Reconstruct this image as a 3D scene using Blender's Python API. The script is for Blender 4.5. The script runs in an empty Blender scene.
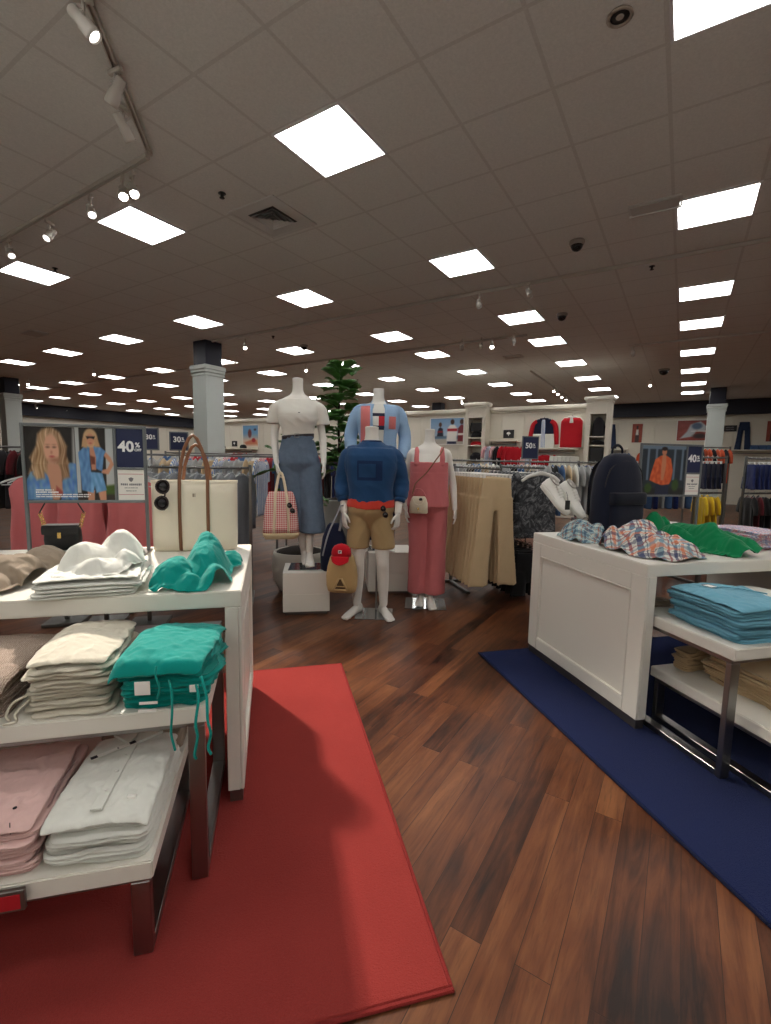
import bpy, bmesh, math, random
import numpy as np
from mathutils import Vector, Matrix, noise as mnoise

random.seed(7)
SC = bpy.context.scene
COL = SC.collection
PI = math.pi

# ------------------------------------------------------------------ camera geometry
FPX, PITCH, ROLL, CAMH = 468.283, math.radians(6.36), math.radians(1.0532), 1.35
_F = Vector((0, math.cos(PITCH), -math.sin(PITCH)))
_R0 = Vector((1, 0, 0)); _U0 = _R0.cross(_F)
_R = _R0 * math.cos(ROLL) + _U0 * math.sin(ROLL)
_U = -_R0 * math.sin(ROLL) + _U0 * math.cos(ROLL)
EYE = Vector((0, 0, CAMH))
def ray(x, y): return _F + _R * ((x - 385.5) / FPX) - _U * ((y - 512) / FPX)
def P(x, y, z=0.0):                      # point of the level z seen at a place of the photograph
    d = ray(x, y); return EYE + d * ((z - CAMH) / d.z)
def D(x, y, Y):                          # point at distance Y into the room
    d = ray(x, y); return EYE + d * (Y / d.y)
def Pxy(x, y, z=0.0):
    p = P(x, y, z); return (p.x, p.y)

# furniture axes (tables, rugs, racks) and store axes (ceiling grid, walls)
TA = math.radians(13.8)                  # rotation about z of the furniture
EF = Vector((-math.sin(TA), math.cos(TA), 0)); ER = Vector((math.cos(TA), math.sin(TA), 0))
SA = math.radians(-32.21)
SAv = Vector((math.sin(-SA), math.cos(-SA), 0)); SBv = Vector((math.cos(SA), math.sin(SA), 0))
def AB(a, b, z=0.0): return SAv * a + SBv * b + Vector((0, 0, z))

# ------------------------------------------------------------------ materials
def lin(c):
    c = c / 255.0
    return c / 12.92 if c <= 0.04045 else ((c + 0.055) / 1.055) ** 2.4
def rgb(r, g, b): return (lin(r), lin(g), lin(b), 1.0)
class NT:
    def __init__(s, name):
        s.m = bpy.data.materials.new(name); s.m.use_nodes = True
        s.t = s.m.node_tree; s.t.nodes.clear()
        s.out = s.n('ShaderNodeOutputMaterial'); s.b = s.n('ShaderNodeBsdfPrincipled')
        s.l(s.b.outputs[0], s.out.inputs[0])
    def n(s, typ, **kw):
        nd = s.t.nodes.new(typ)
        for k, v in kw.items():
            if k.startswith('i_'): nd.inputs[k[2:].replace('_', ' ')].default_value = v
            else: setattr(nd, k, v)
        return nd
    def l(s, a, b): s.t.links.new(a, b)
    def math(s, op, a, b=None, clamp=False):
        nd = s.n('ShaderNodeMath', operation=op); nd.use_clamp = clamp
        for i, v in enumerate((a, b)):
            if v is None: continue
            if isinstance(v, (int, float)): nd.inputs[i].default_value = v
            else: s.l(v, nd.inputs[i])
        return nd.outputs[0]
    def mix(s, f, a, b, typ='MIX'):
        nd = s.n('ShaderNodeMix', data_type='RGBA', blend_type=typ)
        for i, v in ((0, f), (6, a), (7, b)):
            if isinstance(v, (int, float)): nd.inputs[i].default_value = v
            elif isinstance(v, tuple): nd.inputs[i].default_value = v
            else: s.l(v, nd.inputs[i])
        return nd.outputs[2]
    def noise(s, vec, scale, detail=3, rough=.5, dist=0.0):
        nd = s.n('ShaderNodeTexNoise'); nd.inputs['Scale'].default_value = scale
        nd.inputs['Detail'].default_value = detail; nd.inputs['Roughness'].default_value = rough
        nd.inputs['Distortion'].default_value = dist
        if vec is not None: s.l(vec, nd.inputs['Vector'])
        return nd.outputs['Fac']
    def ramp(s, fac, stops):
        nd = s.n('ShaderNodeValToRGB'); s.l(fac, nd.inputs[0]); e = nd.color_ramp.elements
        e[0].position, e[0].color = stops[0]; e[1].position, e[1].color = stops[-1]
        for p, c in stops[1:-1]:
            q = e.new(p); q.color = c
        return nd.outputs[0]
    def bump(s, h, strength=.3, dist=.002):
        nd = s.n('ShaderNodeBump'); nd.inputs['Strength'].default_value = strength; nd.inputs['Distance'].default_value = dist
        s.l(h, nd.inputs['Height']); s.l(nd.outputs[0], s.b.inputs['Normal'])
    def obj(s): return s.n('ShaderNodeTexCoord').outputs['Object']
    def base(s, c):
        i = s.b.inputs['Base Color']
        if isinstance(c, tuple): i.default_value = c
        else: s.l(c, i)
    def set(s, rough=.5, metal=0.0, spec=.5, **kw):
        s.b.inputs['Roughness'].default_value = rough; s.b.inputs['Metallic'].default_value = metal
        s.b.inputs['Specular IOR Level'].default_value = spec
        for k, v in kw.items(): s.b.inputs[k.replace('_', ' ')].default_value = v
        return s.m
def plain(name, c, rough=.5, metal=0.0, var=.06, scale=6.0, bump=0.0, bscale=60.0, spec=.5, **kw):
    t = NT(name); o = t.obj()
    nz = t.noise(o, scale, 3)
    dark = tuple(x * (1 - var * 2) for x in c[:3]) + (1,)
    t.base(t.mix(nz, dark, c) if var > 0 else c)
    if bump > 0: t.bump(t.noise(o, bscale, 2), bump)
    return t.set(rough, metal, spec, **kw)
def fabric(name, c, var=.12, scale=9.0, weave=700.0, bump=.25, rough=.9, sheen=.15):
    t = NT(name); o = t.obj()
    nz = t.noise(o, scale, 4, .6)
    dark = tuple(x * (1 - var * 2) for x in c[:3]) + (1,)
    col = t.mix(nz, dark, c)
    fine = t.noise(o, weave, 1, .5)
    t.base(t.mix(t.math('MULTIPLY', fine, .25), col, tuple(min(1, x * .7) for x in c[:3]) + (1,)))
    h = t.math('ADD', t.math('MULTIPLY', t.noise(o, 38, 4, .65), .8), t.math('MULTIPLY', fine, .25))
    t.bump(h, bump, .004)
    t.b.inputs['Sheen Weight'].default_value = sheen
    t.b.inputs['Sheen Roughness'].default_value = .5
    return t.set(rough, 0, .2)
def emis(name, c, strength):
    t = NT(name); t.base((0.8, 0.8, 0.8, 1)); t.b.inputs['Emission Color'].default_value = c
    t.b.inputs['Emission Strength'].default_value = strength
    return t.set(.5)
def stripes(name, c1, c2, per, axis='X', duty=.5, wob=.02, rough=.9):
    t = NT(name); o = t.obj(); sx = t.n('ShaderNodeSeparateXYZ'); t.l(o, sx.inputs[0])
    v = t.math('ADD', sx.outputs[axis], t.math('MULTIPLY', t.noise(o, 5, 2), wob))
    f = t.math('FRACT', t.math('DIVIDE', v, per)); f = t.math('LESS_THAN', f, duty)
    t.base(t.mix(f, c2, c1)); t.bump(t.noise(o, 40, 3, .6), .2, .004)
    return t.set(rough, 0, .2)
def plaid(name, basec, bands, per, rot=0.0, wob=.05):
    """bands: (position 0..1, width, colour) crossed in both directions"""
    t = NT(name); o = t.obj()
    mp = t.n('ShaderNodeMapping'); mp.inputs['Rotation'].default_value = (0, 0, rot); t.l(o, mp.inputs[0])
    sx = t.n('ShaderNodeSeparateXYZ'); t.l(mp.outputs[0], sx.inputs[0])
    w1 = t.math('MULTIPLY', t.math('SUBTRACT', t.noise(o, 7, 3, .6), .5), wob * 2)
    w2 = t.math('MULTIPLY', t.math('SUBTRACT', t.noise(o, 9, 3, .6, .4), .5), wob * 2)
    us = t.math('FRACT', t.math('DIVIDE', t.math('ADD', sx.outputs['X'], w1), per))
    z = t.math('MULTIPLY', sx.outputs['Z'], .8)
    vs = t.math('FRACT', t.math('DIVIDE', t.math('ADD', t.math('ADD', sx.outputs['Y'], w2), z), per))
    col = basec
    for src, op in ((us, .75), (vs, .6)):
        for p, w, c in bands:
            f = t.math('LESS_THAN', t.math('ABSOLUTE', t.math('SUBTRACT', src, p)), w / 2)
            col = t.mix(t.math('MULTIPLY', f, op), col, c)
    t.base(col); t.bump(t.noise(o, 45, 4, .65), .25, .004)
    return t.set(.9, 0, .2)

# ------------------------------------------------------------------ mesh builder
class MB:
    def __init__(s): s.v = []; s.f = []; s.mi = []; s.sm = []
    def add(s, verts, faces, mi=0, smooth=True, M=None):
        b = len(s.v)
        s.v.extend([tuple(M @ Vector(p)) if M is not None else tuple(p) for p in verts])
        for f in faces:
            s.f.append(tuple(b + i for i in f)); s.mi.append(mi); s.sm.append(smooth)
        return s
    def bm(s, bm, mi=0, smooth=False, M=None):
        bm.verts.index_update()
        s.add([v.co for v in bm.verts], [[v.index for v in f.verts] for f in bm.faces], mi, smooth, M); bm.free(); return s
    def box(s, x0, x1, y0, y1, z0, z1, bev=.004, mi=0, M=None, seg=1):
        bm = bmesh.new(); bmesh.ops.create_cube(bm, size=1)
        for v in bm.verts:
            v.co = ((x0 + x1) / 2 + v.co.x * (x1 - x0), (y0 + y1) / 2 + v.co.y * (y1 - y0), (z0 + z1) / 2 + v.co.z * (z1 - z0))
        bev = min(bev, .45 * min(abs(x1 - x0), abs(y1 - y0), abs(z1 - z0)))
        if bev > 0: bmesh.ops.bevel(bm, geom=bm.edges[:], offset=bev, segments=seg, affect='EDGES')
        return s.bm(bm, mi, False, M)
    def loft(s, rings, mi=0, smooth=True, M=None, cap=True, closed=True):
        n = len(rings[0]); v = [p for r in rings for p in r]; f = []
        for i in range(len(rings) - 1):
            for j in range(n if closed else n - 1):
                k = (j + 1) % n
                f.append((i * n + j, i * n + k, (i + 1) * n + k, (i + 1) * n + j))
        if cap and closed:
            f.append(tuple(range(n - 1, -1, -1))); f.append(tuple((len(rings) - 1) * n + j for j in range(n)))
        return s.add(v, f, mi, smooth, M)
    def tube(s, pts, r, n=8, mi=0, M=None, flat=1.0, up=None):
        pts = [Vector(p) for p in pts]; rr = r if isinstance(r, (list, tuple)) else [r] * len(pts)
        rings = []; prev = None
        for i, p in enumerate(pts):
            t = (pts[min(i + 1, len(pts) - 1)] - pts[max(i - 1, 0)])
            if t.length < 1e-9: t = Vector((0, 0, 1))
            t.normalize()
            if prev is None:
                a = Vector(up) if up is not None else (Vector((0, 0, 1)) if abs(t.z) < .9 else Vector((1, 0, 0)))
            else: a = prev
            a = (a - t * a.dot(t))
            if a.length < 1e-6: a = t.orthogonal()
            a.normalize(); b = t.cross(a); prev = a
            rings.append([p + a * (math.cos(2 * PI * k / n) * rr[i]) + b * (math.sin(2 * PI * k / n) * rr[i] * flat) for k in range(n)])
        return s.loft(rings, mi, True, M)
    def lathe(s, prof, n=24, mi=0, M=None, smooth=True):
        return s.loft([[(r * math.cos(2 * PI * k / n), r * math.sin(2 * PI * k / n), z) for k in range(n)] for r, z in prof], mi, smooth, M)
    def prism(s, poly, z0, z1, mi=0, M=None, smooth=False):
        n = len(poly); v = [(x, y, z0) for x, y in poly] + [(x, y, z1) for x, y in poly]
        f = [tuple(range(n - 1, -1, -1)), tuple(range(n, 2 * n))] + [(i, (i + 1) % n, n + (i + 1) % n, n + i) for i in range(n)]
        return s.add(v, f, mi, smooth, M)
    def grid(s, fn, nu, nv, mi=0, smooth=True, M=None):
        v = [fn(i / nu, j / nv) for i in range(nu + 1) for j in range(nv + 1)]
        f = [(i * (nv + 1) + j, (i + 1) * (nv + 1) + j, (i + 1) * (nv + 1) + j + 1, i * (nv + 1) + j + 1) for i in range(nu) for j in range(nv)]
        return s.add(v, f, mi, smooth, M)
    def mesh(s, name, mats):
        me = bpy.data.meshes.new(name); me.from_pydata(s.v, [], s.f)
        for m in (mats if isinstance(mats, (list, tuple)) else [mats]): me.materials.append(m)
        me.polygons.foreach_set('material_index', s.mi); me.polygons.foreach_set('use_smooth', s.sm); me.update(); return me
    def build(s, name, mats, parent=None, loc=None, rz=None):
        o = bpy.data.objects.new(name, s.mesh(name, mats)); COL.objects.link(o)
        if parent is not None: o.parent = parent
        if loc is not None: o.location = loc
        if rz is not None: o.rotation_euler = (0, 0, rz)
        return o
def empty(name, loc=(0, 0, 0), rz=0.0):
    o = bpy.data.objects.new(name, None); COL.objects.link(o); o.location = loc; o.rotation_euler = (0, 0, rz)
    o.empty_display_size = .1; return o
def tag(o, label, cat, group=None):
    o['label'] = label; o['category'] = cat
    if group: o['group'] = group
    return o
def struct(o): o['kind'] = 'structure'; return o
KIDS = {}
def copy_tree(o, parent=None):
    c = o.copy(); COL.objects.link(c)
    if parent is not None: c.parent = parent; c.matrix_parent_inverse = o.matrix_parent_inverse.copy()
    for ch in list(o.children): copy_tree(ch, c)
    return c
ORD = 'first second third fourth fifth sixth seventh eighth ninth tenth eleventh twelfth thirteenth fourteenth fifteenth sixteenth'.split()
def Rz(a): return Matrix.Rotation(a, 4, 'Z')
def Rx(a): return Matrix.Rotation(a, 4, 'X')
def Ry(a): return Matrix.Rotation(a, 4, 'Y')
def T(x, y, z): return Matrix.Translation((x, y, z))
def nz3(x, y, z): return mnoise.noise(Vector((x, y, z)))
def ell(cx, cy, z, a, b, n=28, p=2.0, rot=0.0, fold=0.0, fn=7, ph=0.0):
    """a (super)elliptic ring with optional folds"""
    out = []
    for k in range(n):
        t = 2 * PI * k / n; c, s_ = math.cos(t), math.sin(t)
        x = a * math.copysign(abs(c) ** (2 / p), c); y = b * math.copysign(abs(s_) ** (2 / p), s_)
        if fold:
            m = 1 + fold * math.sin(fn * t + ph); x *= (1 + (m - 1) * .35); y *= m
        if rot: x, y = x * math.cos(rot) - y * math.sin(rot), x * math.sin(rot) + y * math.cos(rot)
        out.append((cx + x, cy + y, z))
    return out
def bake(o, voxel=None, smooth=0, subsurf=0):
    """apply a voxel join and smoothing, so that a body or garment is one continuous surface"""
    if voxel:
        m = o.modifiers.new('join', 'REMESH'); m.mode = 'VOXEL'; m.voxel_size = voxel; m.use_smooth_shade = True
    if smooth:
        m = o.modifiers.new('soft', 'SMOOTH'); m.iterations = smooth; m.factor = .5
    dg = bpy.context.evaluated_depsgraph_get(); dg.update()
    me = bpy.data.meshes.new_from_object(o.evaluated_get(dg)); old = o.data
    o.modifiers.clear(); o.data = me; me.name = old.name
    mats = list(old.materials)
    me.materials.clear()
    for mm in mats: me.materials.append(mm)
    me.polygons.foreach_set('use_smooth', [True] * len(me.polygons)); me.update()
    return o
def wrinkle(o, fn):
    """move each vertex along its normal by fn(x, y, z)"""
    me = o.data
    co = [v.co.copy() for v in me.vertices]; no = [v.normal.copy() for v in me.vertices]
    for v, c, n in zip(me.vertices, co, no): v.co = c + n * fn(c.x, c.y, c.z)
    me.update()
def scribble(name, w, h, mat, parent, M, seed, th=.0004):
    """a line of lettering too small to read in the photograph: a row of letter-sized marks"""
    rd = random.Random(seed); mb = MB(); x = -w / 2
    while x < w / 2 - h * .4:
        for _ in range(rd.randint(3, 7)):
            q = h * rd.uniform(.45, .75); e = min(x + q, w / 2)
            if e - x > h * .2: mb.box(x, e, -h * rd.uniform(.36, .5), h * rd.uniform(.36, .5), 0, th, 0, 0, M)
            x += q + h * .16
        x += h * .4
    return mb.build(name, mat, parent)
def word(txt, name, mat, parent, M, size=.05, bold=0.0, ext=.0006, align='CENTER', sx=1.0):
    cu = bpy.data.curves.new(name, 'FONT'); cu.body = txt; cu.size = size; cu.align_x = align; cu.align_y = 'CENTER'
    cu.extrude = ext; cu.offset = bold; cu.resolution_u = 3
    tmp = bpy.data.objects.new('tmp', cu); COL.objects.link(tmp)
    dg = bpy.context.evaluated_depsgraph_get(); dg.update()
    me = bpy.data.meshes.new_from_object(tmp.evaluated_get(dg)); bpy.data.objects.remove(tmp); bpy.data.curves.remove(cu)
    me.transform(M @ Matrix.Diagonal((sx, 1, 1, 1))); me.materials.clear(); me.materials.append(mat); me.name = name
    o = bpy.data.objects.new(name, me); COL.objects.link(o); o.parent = parent; return o
# ------------------------------------------------------------------ draped cloth: an outline filled with a mesh wider than its footprint, let down on a table
def tri_fill(poly, sp):
    def inside(x, y):
        r = False; n = len(poly)
        for i in range(n):
            x1, y1 = poly[i]; x2, y2 = poly[(i + 1) % n]
            if (y1 > y) != (y2 > y) and x < (x2 - x1) * (y - y1) / (y2 - y1) + x1: r = not r
        return r
    x0 = min(p[0] for p in poly); y0 = min(p[1] for p in poly); idx = {}; pts = []; F = []
    nx = int((max(p[0] for p in poly) - x0) / sp) + 3; ny = int((max(p[1] for p in poly) - y0) / (sp * .866)) + 3
    def get(i, j):
        if (i, j) not in idx:
            x = x0 + (i + .5 * (j % 2)) * sp; y = y0 + j * sp * .866
            if inside(x, y): idx[(i, j)] = len(pts); pts.append((x, y))
            else: idx[(i, j)] = -1
        return idx[(i, j)]
    for j in range(ny):
        for i in range(-1, nx):
            a, b = get(i, j), get(i + 1, j)
            c = get(i, j + 1) if j % 2 == 0 else get(i + 1, j + 1); c2 = get(i - 1, j + 1) if j % 2 == 0 else get(i, j + 1)
            if min(a, b, c) >= 0: F.append((a, b, c))
            if min(a, c, c2) >= 0: F.append((a, c, c2))
    used = sorted({v for f in F for v in f}); mp = {v: i for i, v in enumerate(used)}
    pts = [pts[v] for v in used]; F = [tuple(mp[v] for v in f) for f in F]
    # even out the saw-tooth outline
    ed = {}
    for f in F:
        for a, b in ((f[0], f[1]), (f[1], f[2]), (f[2], f[0])): ed[tuple(sorted((a, b)))] = ed.get(tuple(sorted((a, b))), 0) + 1
    nb = {}
    for (a, b), n_ in ed.items():
        if n_ == 1: nb.setdefault(a, []).append(b); nb.setdefault(b, []).append(a)
    for _ in range(3):
        q = list(pts)
        for v, l in nb.items():
            if len(l) == 2: q[v] = tuple(.5 * pts[v][c] + .25 * (pts[l[0]][c] + pts[l[1]][c]) for c in (0, 1))
        pts = q
    return pts, F
def drape(nm, poly, k, seed, mat, humps=(), sp=.0095, frames=50, h=.06, wav=(0, 0), ground=None, thick=.0028, bend=.05, hfn=None):
    pts, F = tri_fill(poly, sp); me = bpy.data.meshes.new(nm)
    def hz_(x, y):
        z = hfn(x, y) if hfn else 0
        for hx, hy, rx, ry, hh in humps:
            q = ((x - hx) / rx) ** 2 + ((y - hy) / ry) ** 2
            if q < 1: z = max(z, hh * (1 - q) ** .85)
        return z
    me.from_pydata([(x, y, .012 + hz_(x, y) + h * (.5 + .5 * nz3(x * 9 + seed, y * 9, seed)) + .012 * math.sin(x * wav[0] + y * wav[1]) + .006 * nz3(x * 55, y * 55, seed)) for x, y in pts], [], F); me.update()
    o = bpy.data.objects.new(nm, me); COL.objects.link(o)
    o.shape_key_add(name='Basis'); r = o.shape_key_add(name='rest')
    kx, ky = k if isinstance(k, tuple) else (k, k)
    for i, (x, y) in enumerate(pts): r.data[i].co = (x * kx, y * ky, 0)
    m = o.modifiers.new('drape', 'CLOTH'); s = m.settings
    s.quality = 6; s.mass = .15; s.tension_stiffness = 20; s.compression_stiffness = 20; s.shear_stiffness = 8; s.bending_stiffness = bend
    s.air_damping = 3; s.tension_damping = 10; s.compression_damping = 10; s.rest_shape_key = o.data.shape_keys.key_blocks['rest']
    c = m.collision_settings; c.use_self_collision = True; c.self_distance_min = .0045; c.distance_min = .003; c.collision_quality = 3; c.self_friction = 20
    g = MB(); N = 60
    if ground is None: ground = (min(p[0] for p in poly) - .3, max(p[0] for p in poly) + .3, min(p[1] for p in poly) - .3, max(p[1] for p in poly) + .3)
    gx0, gx1, gy0, gy1 = ground
    g.grid(lambda u, v: (gx0 + (gx1 - gx0) * u, gy0 + (gy1 - gy0) * v, hz_(gx0 + (gx1 - gx0) * u, gy0 + (gy1 - gy0) * v)), N, N)
    go = g.build('drape_ground', mat); go.modifiers.new('hit', 'COLLISION'); go.collision.cloth_friction = 60; go.collision.thickness_outer = .004
    m.point_cache.frame_start = 1; m.point_cache.frame_end = frames
    for f in range(1, frames + 1): SC.frame_set(f)
    dg = bpy.context.evaluated_depsgraph_get(); out = bpy.data.meshes.new_from_object(o.evaluated_get(dg))
    gm = go.data; bpy.data.objects.remove(o); bpy.data.objects.remove(go); bpy.data.meshes.remove(gm); SC.frame_set(1)
    t = bpy.data.objects.new(nm, out); COL.objects.link(t)
    m = t.modifiers.new('thick', 'SOLIDIFY'); m.thickness = thick; m.offset = 0
    m = t.modifiers.new('round', 'SUBSURF'); m.levels = 1; m.render_levels = 1
    bake(t); t.data.materials.clear(); t.data.materials.append(mat)
    # never below the surface it lies on (except where it hangs over an edge)
    if not hfn:
        lo = min(v.co.z for v in t.data.vertices)
        for v in t.data.vertices: v.co.z -= lo - .0008
    return t
def zat(o, x, y, r=.012):
    z = [v.co.z for v in o.data.vertices if abs(v.co.x - x) < r and abs(v.co.y - y) < r]; return max(z) if z else 0
# ================================================================== the room
CEIL = 3.65
def store_vec(t):
    g = t.n('ShaderNodeNewGeometry')
    def dot(v):
        nd = t.n('ShaderNodeVectorMath', operation='DOT_PRODUCT'); t.l(g.outputs['Position'], nd.inputs[0]); nd.inputs[1].default_value = v; return nd.outputs['Value']
    return dot(tuple(SAv)), dot(tuple(SBv)), g.outputs['Position']
def m_floor():
    t = NT('wood_planks'); a, b, pos = store_vec(t)
    c = t.n('ShaderNodeCombineXYZ'); t.l(a, c.inputs[0]); t.l(b, c.inputs[1])
    br = t.n('ShaderNodeTexBrick'); t.l(c.outputs[0], br.inputs['Vector'])
    br.offset = .37; br.inputs['Scale'].default_value = 1; br.inputs['Brick Width'].default_value = 1.15; br.inputs['Row Height'].default_value = .095
    br.inputs['Mortar Size'].default_value = .0012; br.inputs['Mortar Smooth'].default_value = .3
    br.inputs['Color1'].default_value = (0, 0, 0, 1); br.inputs['Color2'].default_value = (1, 1, 1, 1); br.inputs['Mortar'].default_value = (.3, .3, .3, 1)
    sc = t.n('ShaderNodeCombineXYZ'); t.l(t.math('MULTIPLY', a, 1.6), sc.inputs[0]); t.l(t.math('MULTIPLY', b, 16), sc.inputs[1])
    t.l(t.math('MULTIPLY', br.outputs['Color'], 13), sc.inputs[2])
    g1 = t.noise(sc.outputs[0], 1.3, 5, .62, .6); g2 = t.noise(sc.outputs[0], 6, 4, .6, .3); g3 = t.noise(pos, 3.5, 2, .5, .3)
    f = t.math('ADD', t.math('ADD', t.math('MULTIPLY', g1, .8), t.math('MULTIPLY', br.outputs['Color'], .26)), t.math('MULTIPLY', t.math('SUBTRACT', g3, .5), .4))
    col = t.ramp(f, [(.28, rgb(30, 16, 10)), (.42, rgb(66, 36, 21)), (.58, rgb(92, 53, 31)), (.8, rgb(116, 74, 45))])
    col = t.mix(t.math('MULTIPLY', t.math('MULTIPLY', t.math('SUBTRACT', g2, .52), 5.0, True), .4), col, rgb(46, 26, 16))
    col = t.mix(t.math('MULTIPLY', br.outputs['Fac'], .75), col, rgb(24, 13, 8))
    t.base(col)
    t.l(t.math('ADD', .29, t.math('MULTIPLY', g3, .14)), t.b.inputs['Roughness'])
    t.bump(t.math('ADD', t.math('MULTIPLY', g2, .4), t.math('MULTIPLY', br.outputs['Fac'], -1.2)), .22, .003)
    t.b.inputs['Specular IOR Level'].default_value = .3
    return t.m
def m_ceiling():
    t = NT('acoustic_ceiling_tile'); a, b, pos = store_vec(t)
    def line(v, off):
        f = t.math('FRACT', t.math('ADD', t.math('DIVIDE', v, .61), off)); return t.math('LESS_THAN', t.math('MINIMUM', f, t.math('SUBTRACT', 1.0, f)), .02)
    l = t.math('MAXIMUM', line(a, -.26), line(b, .4))
    sp = t.noise(pos, 70, 3, .75); big = t.noise(pos, .7, 2)
    c = t.mix(sp, rgb(204, 206, 204), rgb(246, 246, 242))
    c = t.mix(t.math('MULTIPLY', big, .25), c, rgb(220, 222, 220))
    t.base(t.mix(t.math('MULTIPLY', l, .2), c, rgb(140, 130, 122)))
    t.bump(t.math('ADD', t.math('MULTIPLY', sp, .6), t.math('MULTIPLY', l, -.8)), .5, .006)
    return t.set(.95, 0, .1)
A0, A1, B0, B1 = -6.5, 20.8, -26.2, 7.2
M_floor, M_ceil = m_floor(), m_ceiling()
def quad(a0, a1, b0, b1, z): return [AB(a0, b0, z), AB(a0, b1, z), AB(a1, b1, z), AB(a1, b0, z)]
AF = -.7
M_bounce = plain('pale_bounce_floor', rgb(214, 210, 202), .4, var=.04)  # unseen pale floor behind the camera, added to bounce light up to the ceiling
mb = MB(); mb.add(quad(A0, AF, B0, B1, 0) + quad(A0, AF, B0, B1, -.08), [(3, 2, 1, 0), (4, 5, 6, 7), (0, 1, 5, 4), (1, 2, 6, 5), (2, 3, 7, 6), (3, 0, 4, 7)], 0, False)
struct(mb.build('floor_bounce', M_bounce))
mb = MB(); mb.add(quad(AF, A1, B0, B1, 0) + quad(AF, A1, B0, B1, -.08), [(3, 2, 1, 0), (4, 5, 6, 7), (0, 1, 5, 4), (1, 2, 6, 5), (2, 3, 7, 6), (3, 0, 4, 7)], 0, False)
struct(mb.build('floor', M_floor))
mb = MB(); mb.add(quad(A0, A1, B0, B1, CEIL) + quad(A0, A1, B0, B1, CEIL + .1), [(0, 1, 2, 3), (7, 6, 5, 4), (0, 4, 5, 1), (1, 5, 6, 2), (2, 6, 7, 3), (3, 7, 4, 0)], 0, False)
struct(mb.build('ceiling', M_ceil))
M_cream = plain('cream_wall_panel', rgb(226, 220, 205), .6, var=.03)
M_navyp = plain('navy_paint', rgb(22, 25, 44), .55, var=.05)
M_greyw = plain('pale_wall_paint', rgb(205, 203, 196), .7, var=.03)
M_frost = plain('pale_green_grey_column_paint', rgb(196, 203, 199), .5, var=.03)
MS = Matrix.Rotation(SA + PI / 2, 4, 'Z')      # local x -> A axis, local y -> -B
def storebox(mb, a0, a1, b0, b1, z0, z1, bev=.004, mi=0):   # local x = along A, local y = -B
    return mb.box(a0, a1, -b1, -b0, z0, z1, bev, mi, MS)
# back wall: cream panels with joints, navy band above
mb = MB(); storebox(mb, 20.62, 20.8, B0, B1, 0, CEIL, 0)
b = B0
while b < B1: storebox(mb, 20.59, 20.63, b + .012, b + 1.188, .12, 3.0, .008); b += 1.2
struct(mb.build('wall_back', M_cream))
mb = MB(); storebox(mb, 20.3, 20.588, B0 + .32, B1, 3.14, CEIL - .002, .01); struct(mb.build('trim_1', M_navyp))
mb = MB(); storebox(mb, A0, 20.6, B0, B0 + .16, 0, CEIL, 0)
a = 0.0
while a < 20: storebox(mb, a + .012, a + 1.188, B0 + .15, B0 + .19, .12, 3.0, .008); a += 1.2
struct(mb.build('wall_left', M_cream))
mb = MB(); storebox(mb, A0, 20.58, B0 + .195, B0 + .5, 3.08, CEIL - .002, .01); struct(mb.build('trim_2', M_navyp))
mb = MB(); storebox(mb, A0, 20.6, B1 - .16, B1, 0, CEIL, 0); struct(mb.build('wall_right', M_greyw))
mb = MB(); storebox(mb, A0, A0 + .16, B0 + .2, B1 - .2, 0, CEIL, 0); struct(mb.build('wall_front', M_greyw))
# columns
def column(a, b, nm):
    s = .215; mb = MB()
    storebox(mb, a - s, a + s, b - s, b + s, 0, 3.05, .006)
    storebox(mb, a - s - .03, a + s + .03, b - s - .03, b + s + .03, 0, .16, .008)
    storebox(mb, a - s - .022, a + s + .022, b - s - .022, b + s + .022, 2.96, 3.0, .006)
    storebox(mb, a - s - .04, a + s + .04, b - s - .04, b + s + .04, 3.08, 3.17, .012)
    storebox(mb, a - s - .028, a + s + .028, b - s - .028, b + s + .028, 3.02, 3.08, .012)
    storebox(mb, a - s + .02, a + s - .02, b - s + .02, b + s - .02, 3.17, CEIL - .001, .004, 1)
    struct(mb.build(nm, [M_frost, M_navyp]))
column(6.35, -8.35, 'column_1'); column(6.3, -17.85, 'column_2'); column(17.35, .72, 'column_3'); column(17.35, -8.5, 'column_4')

# ---------------------------------------------------------------- ceiling light panels
M_lightframe = plain('white_metal_light_frame', rgb(225, 225, 228), .4, var=0)
M_light = emis('lit_diffuser', (1.0, .985, .95, 1), 9.0)
mb = MB()
for x0, x1, y0, y1 in ((-.304, .304, -.304, -.284), (-.304, .304, .284, .304), (-.304, -.284, -.284, .284), (.284, .304, -.284, .284)):
    mb.box(x0, x1, y0, y1, -.014, -.001, .003)
me_f = mb.mesh('light_frame', M_lightframe)
mb = MB(); mb.box(-.2835, .2835, -.2835, .2835, -.011, -.003, 0); me_d = mb.mesh('light_diffuser', M_light)
ROWS = [-7.2, -3.2, .78, 4.76, 8.74, 12.65, 15.42, 19.12, 22.77, 26.3, 29.5]
def inframe(p, m=12):
    d = p - EYE; z = d.dot(_F)
    if z < .2: return False
    x = 385.5 + FPX * d.dot(_R) / z; y = 512 - FPX * d.dot(_U) / z
    return -m < x < 771 + m and -m < y < 1024 + m
FILE = ['file at the picture edge beyond the navy rug', 'file beyond the navy rug', 'file over the navy rug side'] + [f'{ORD[k]} file from the navy rug side' for k in range(1, 13)]
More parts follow.
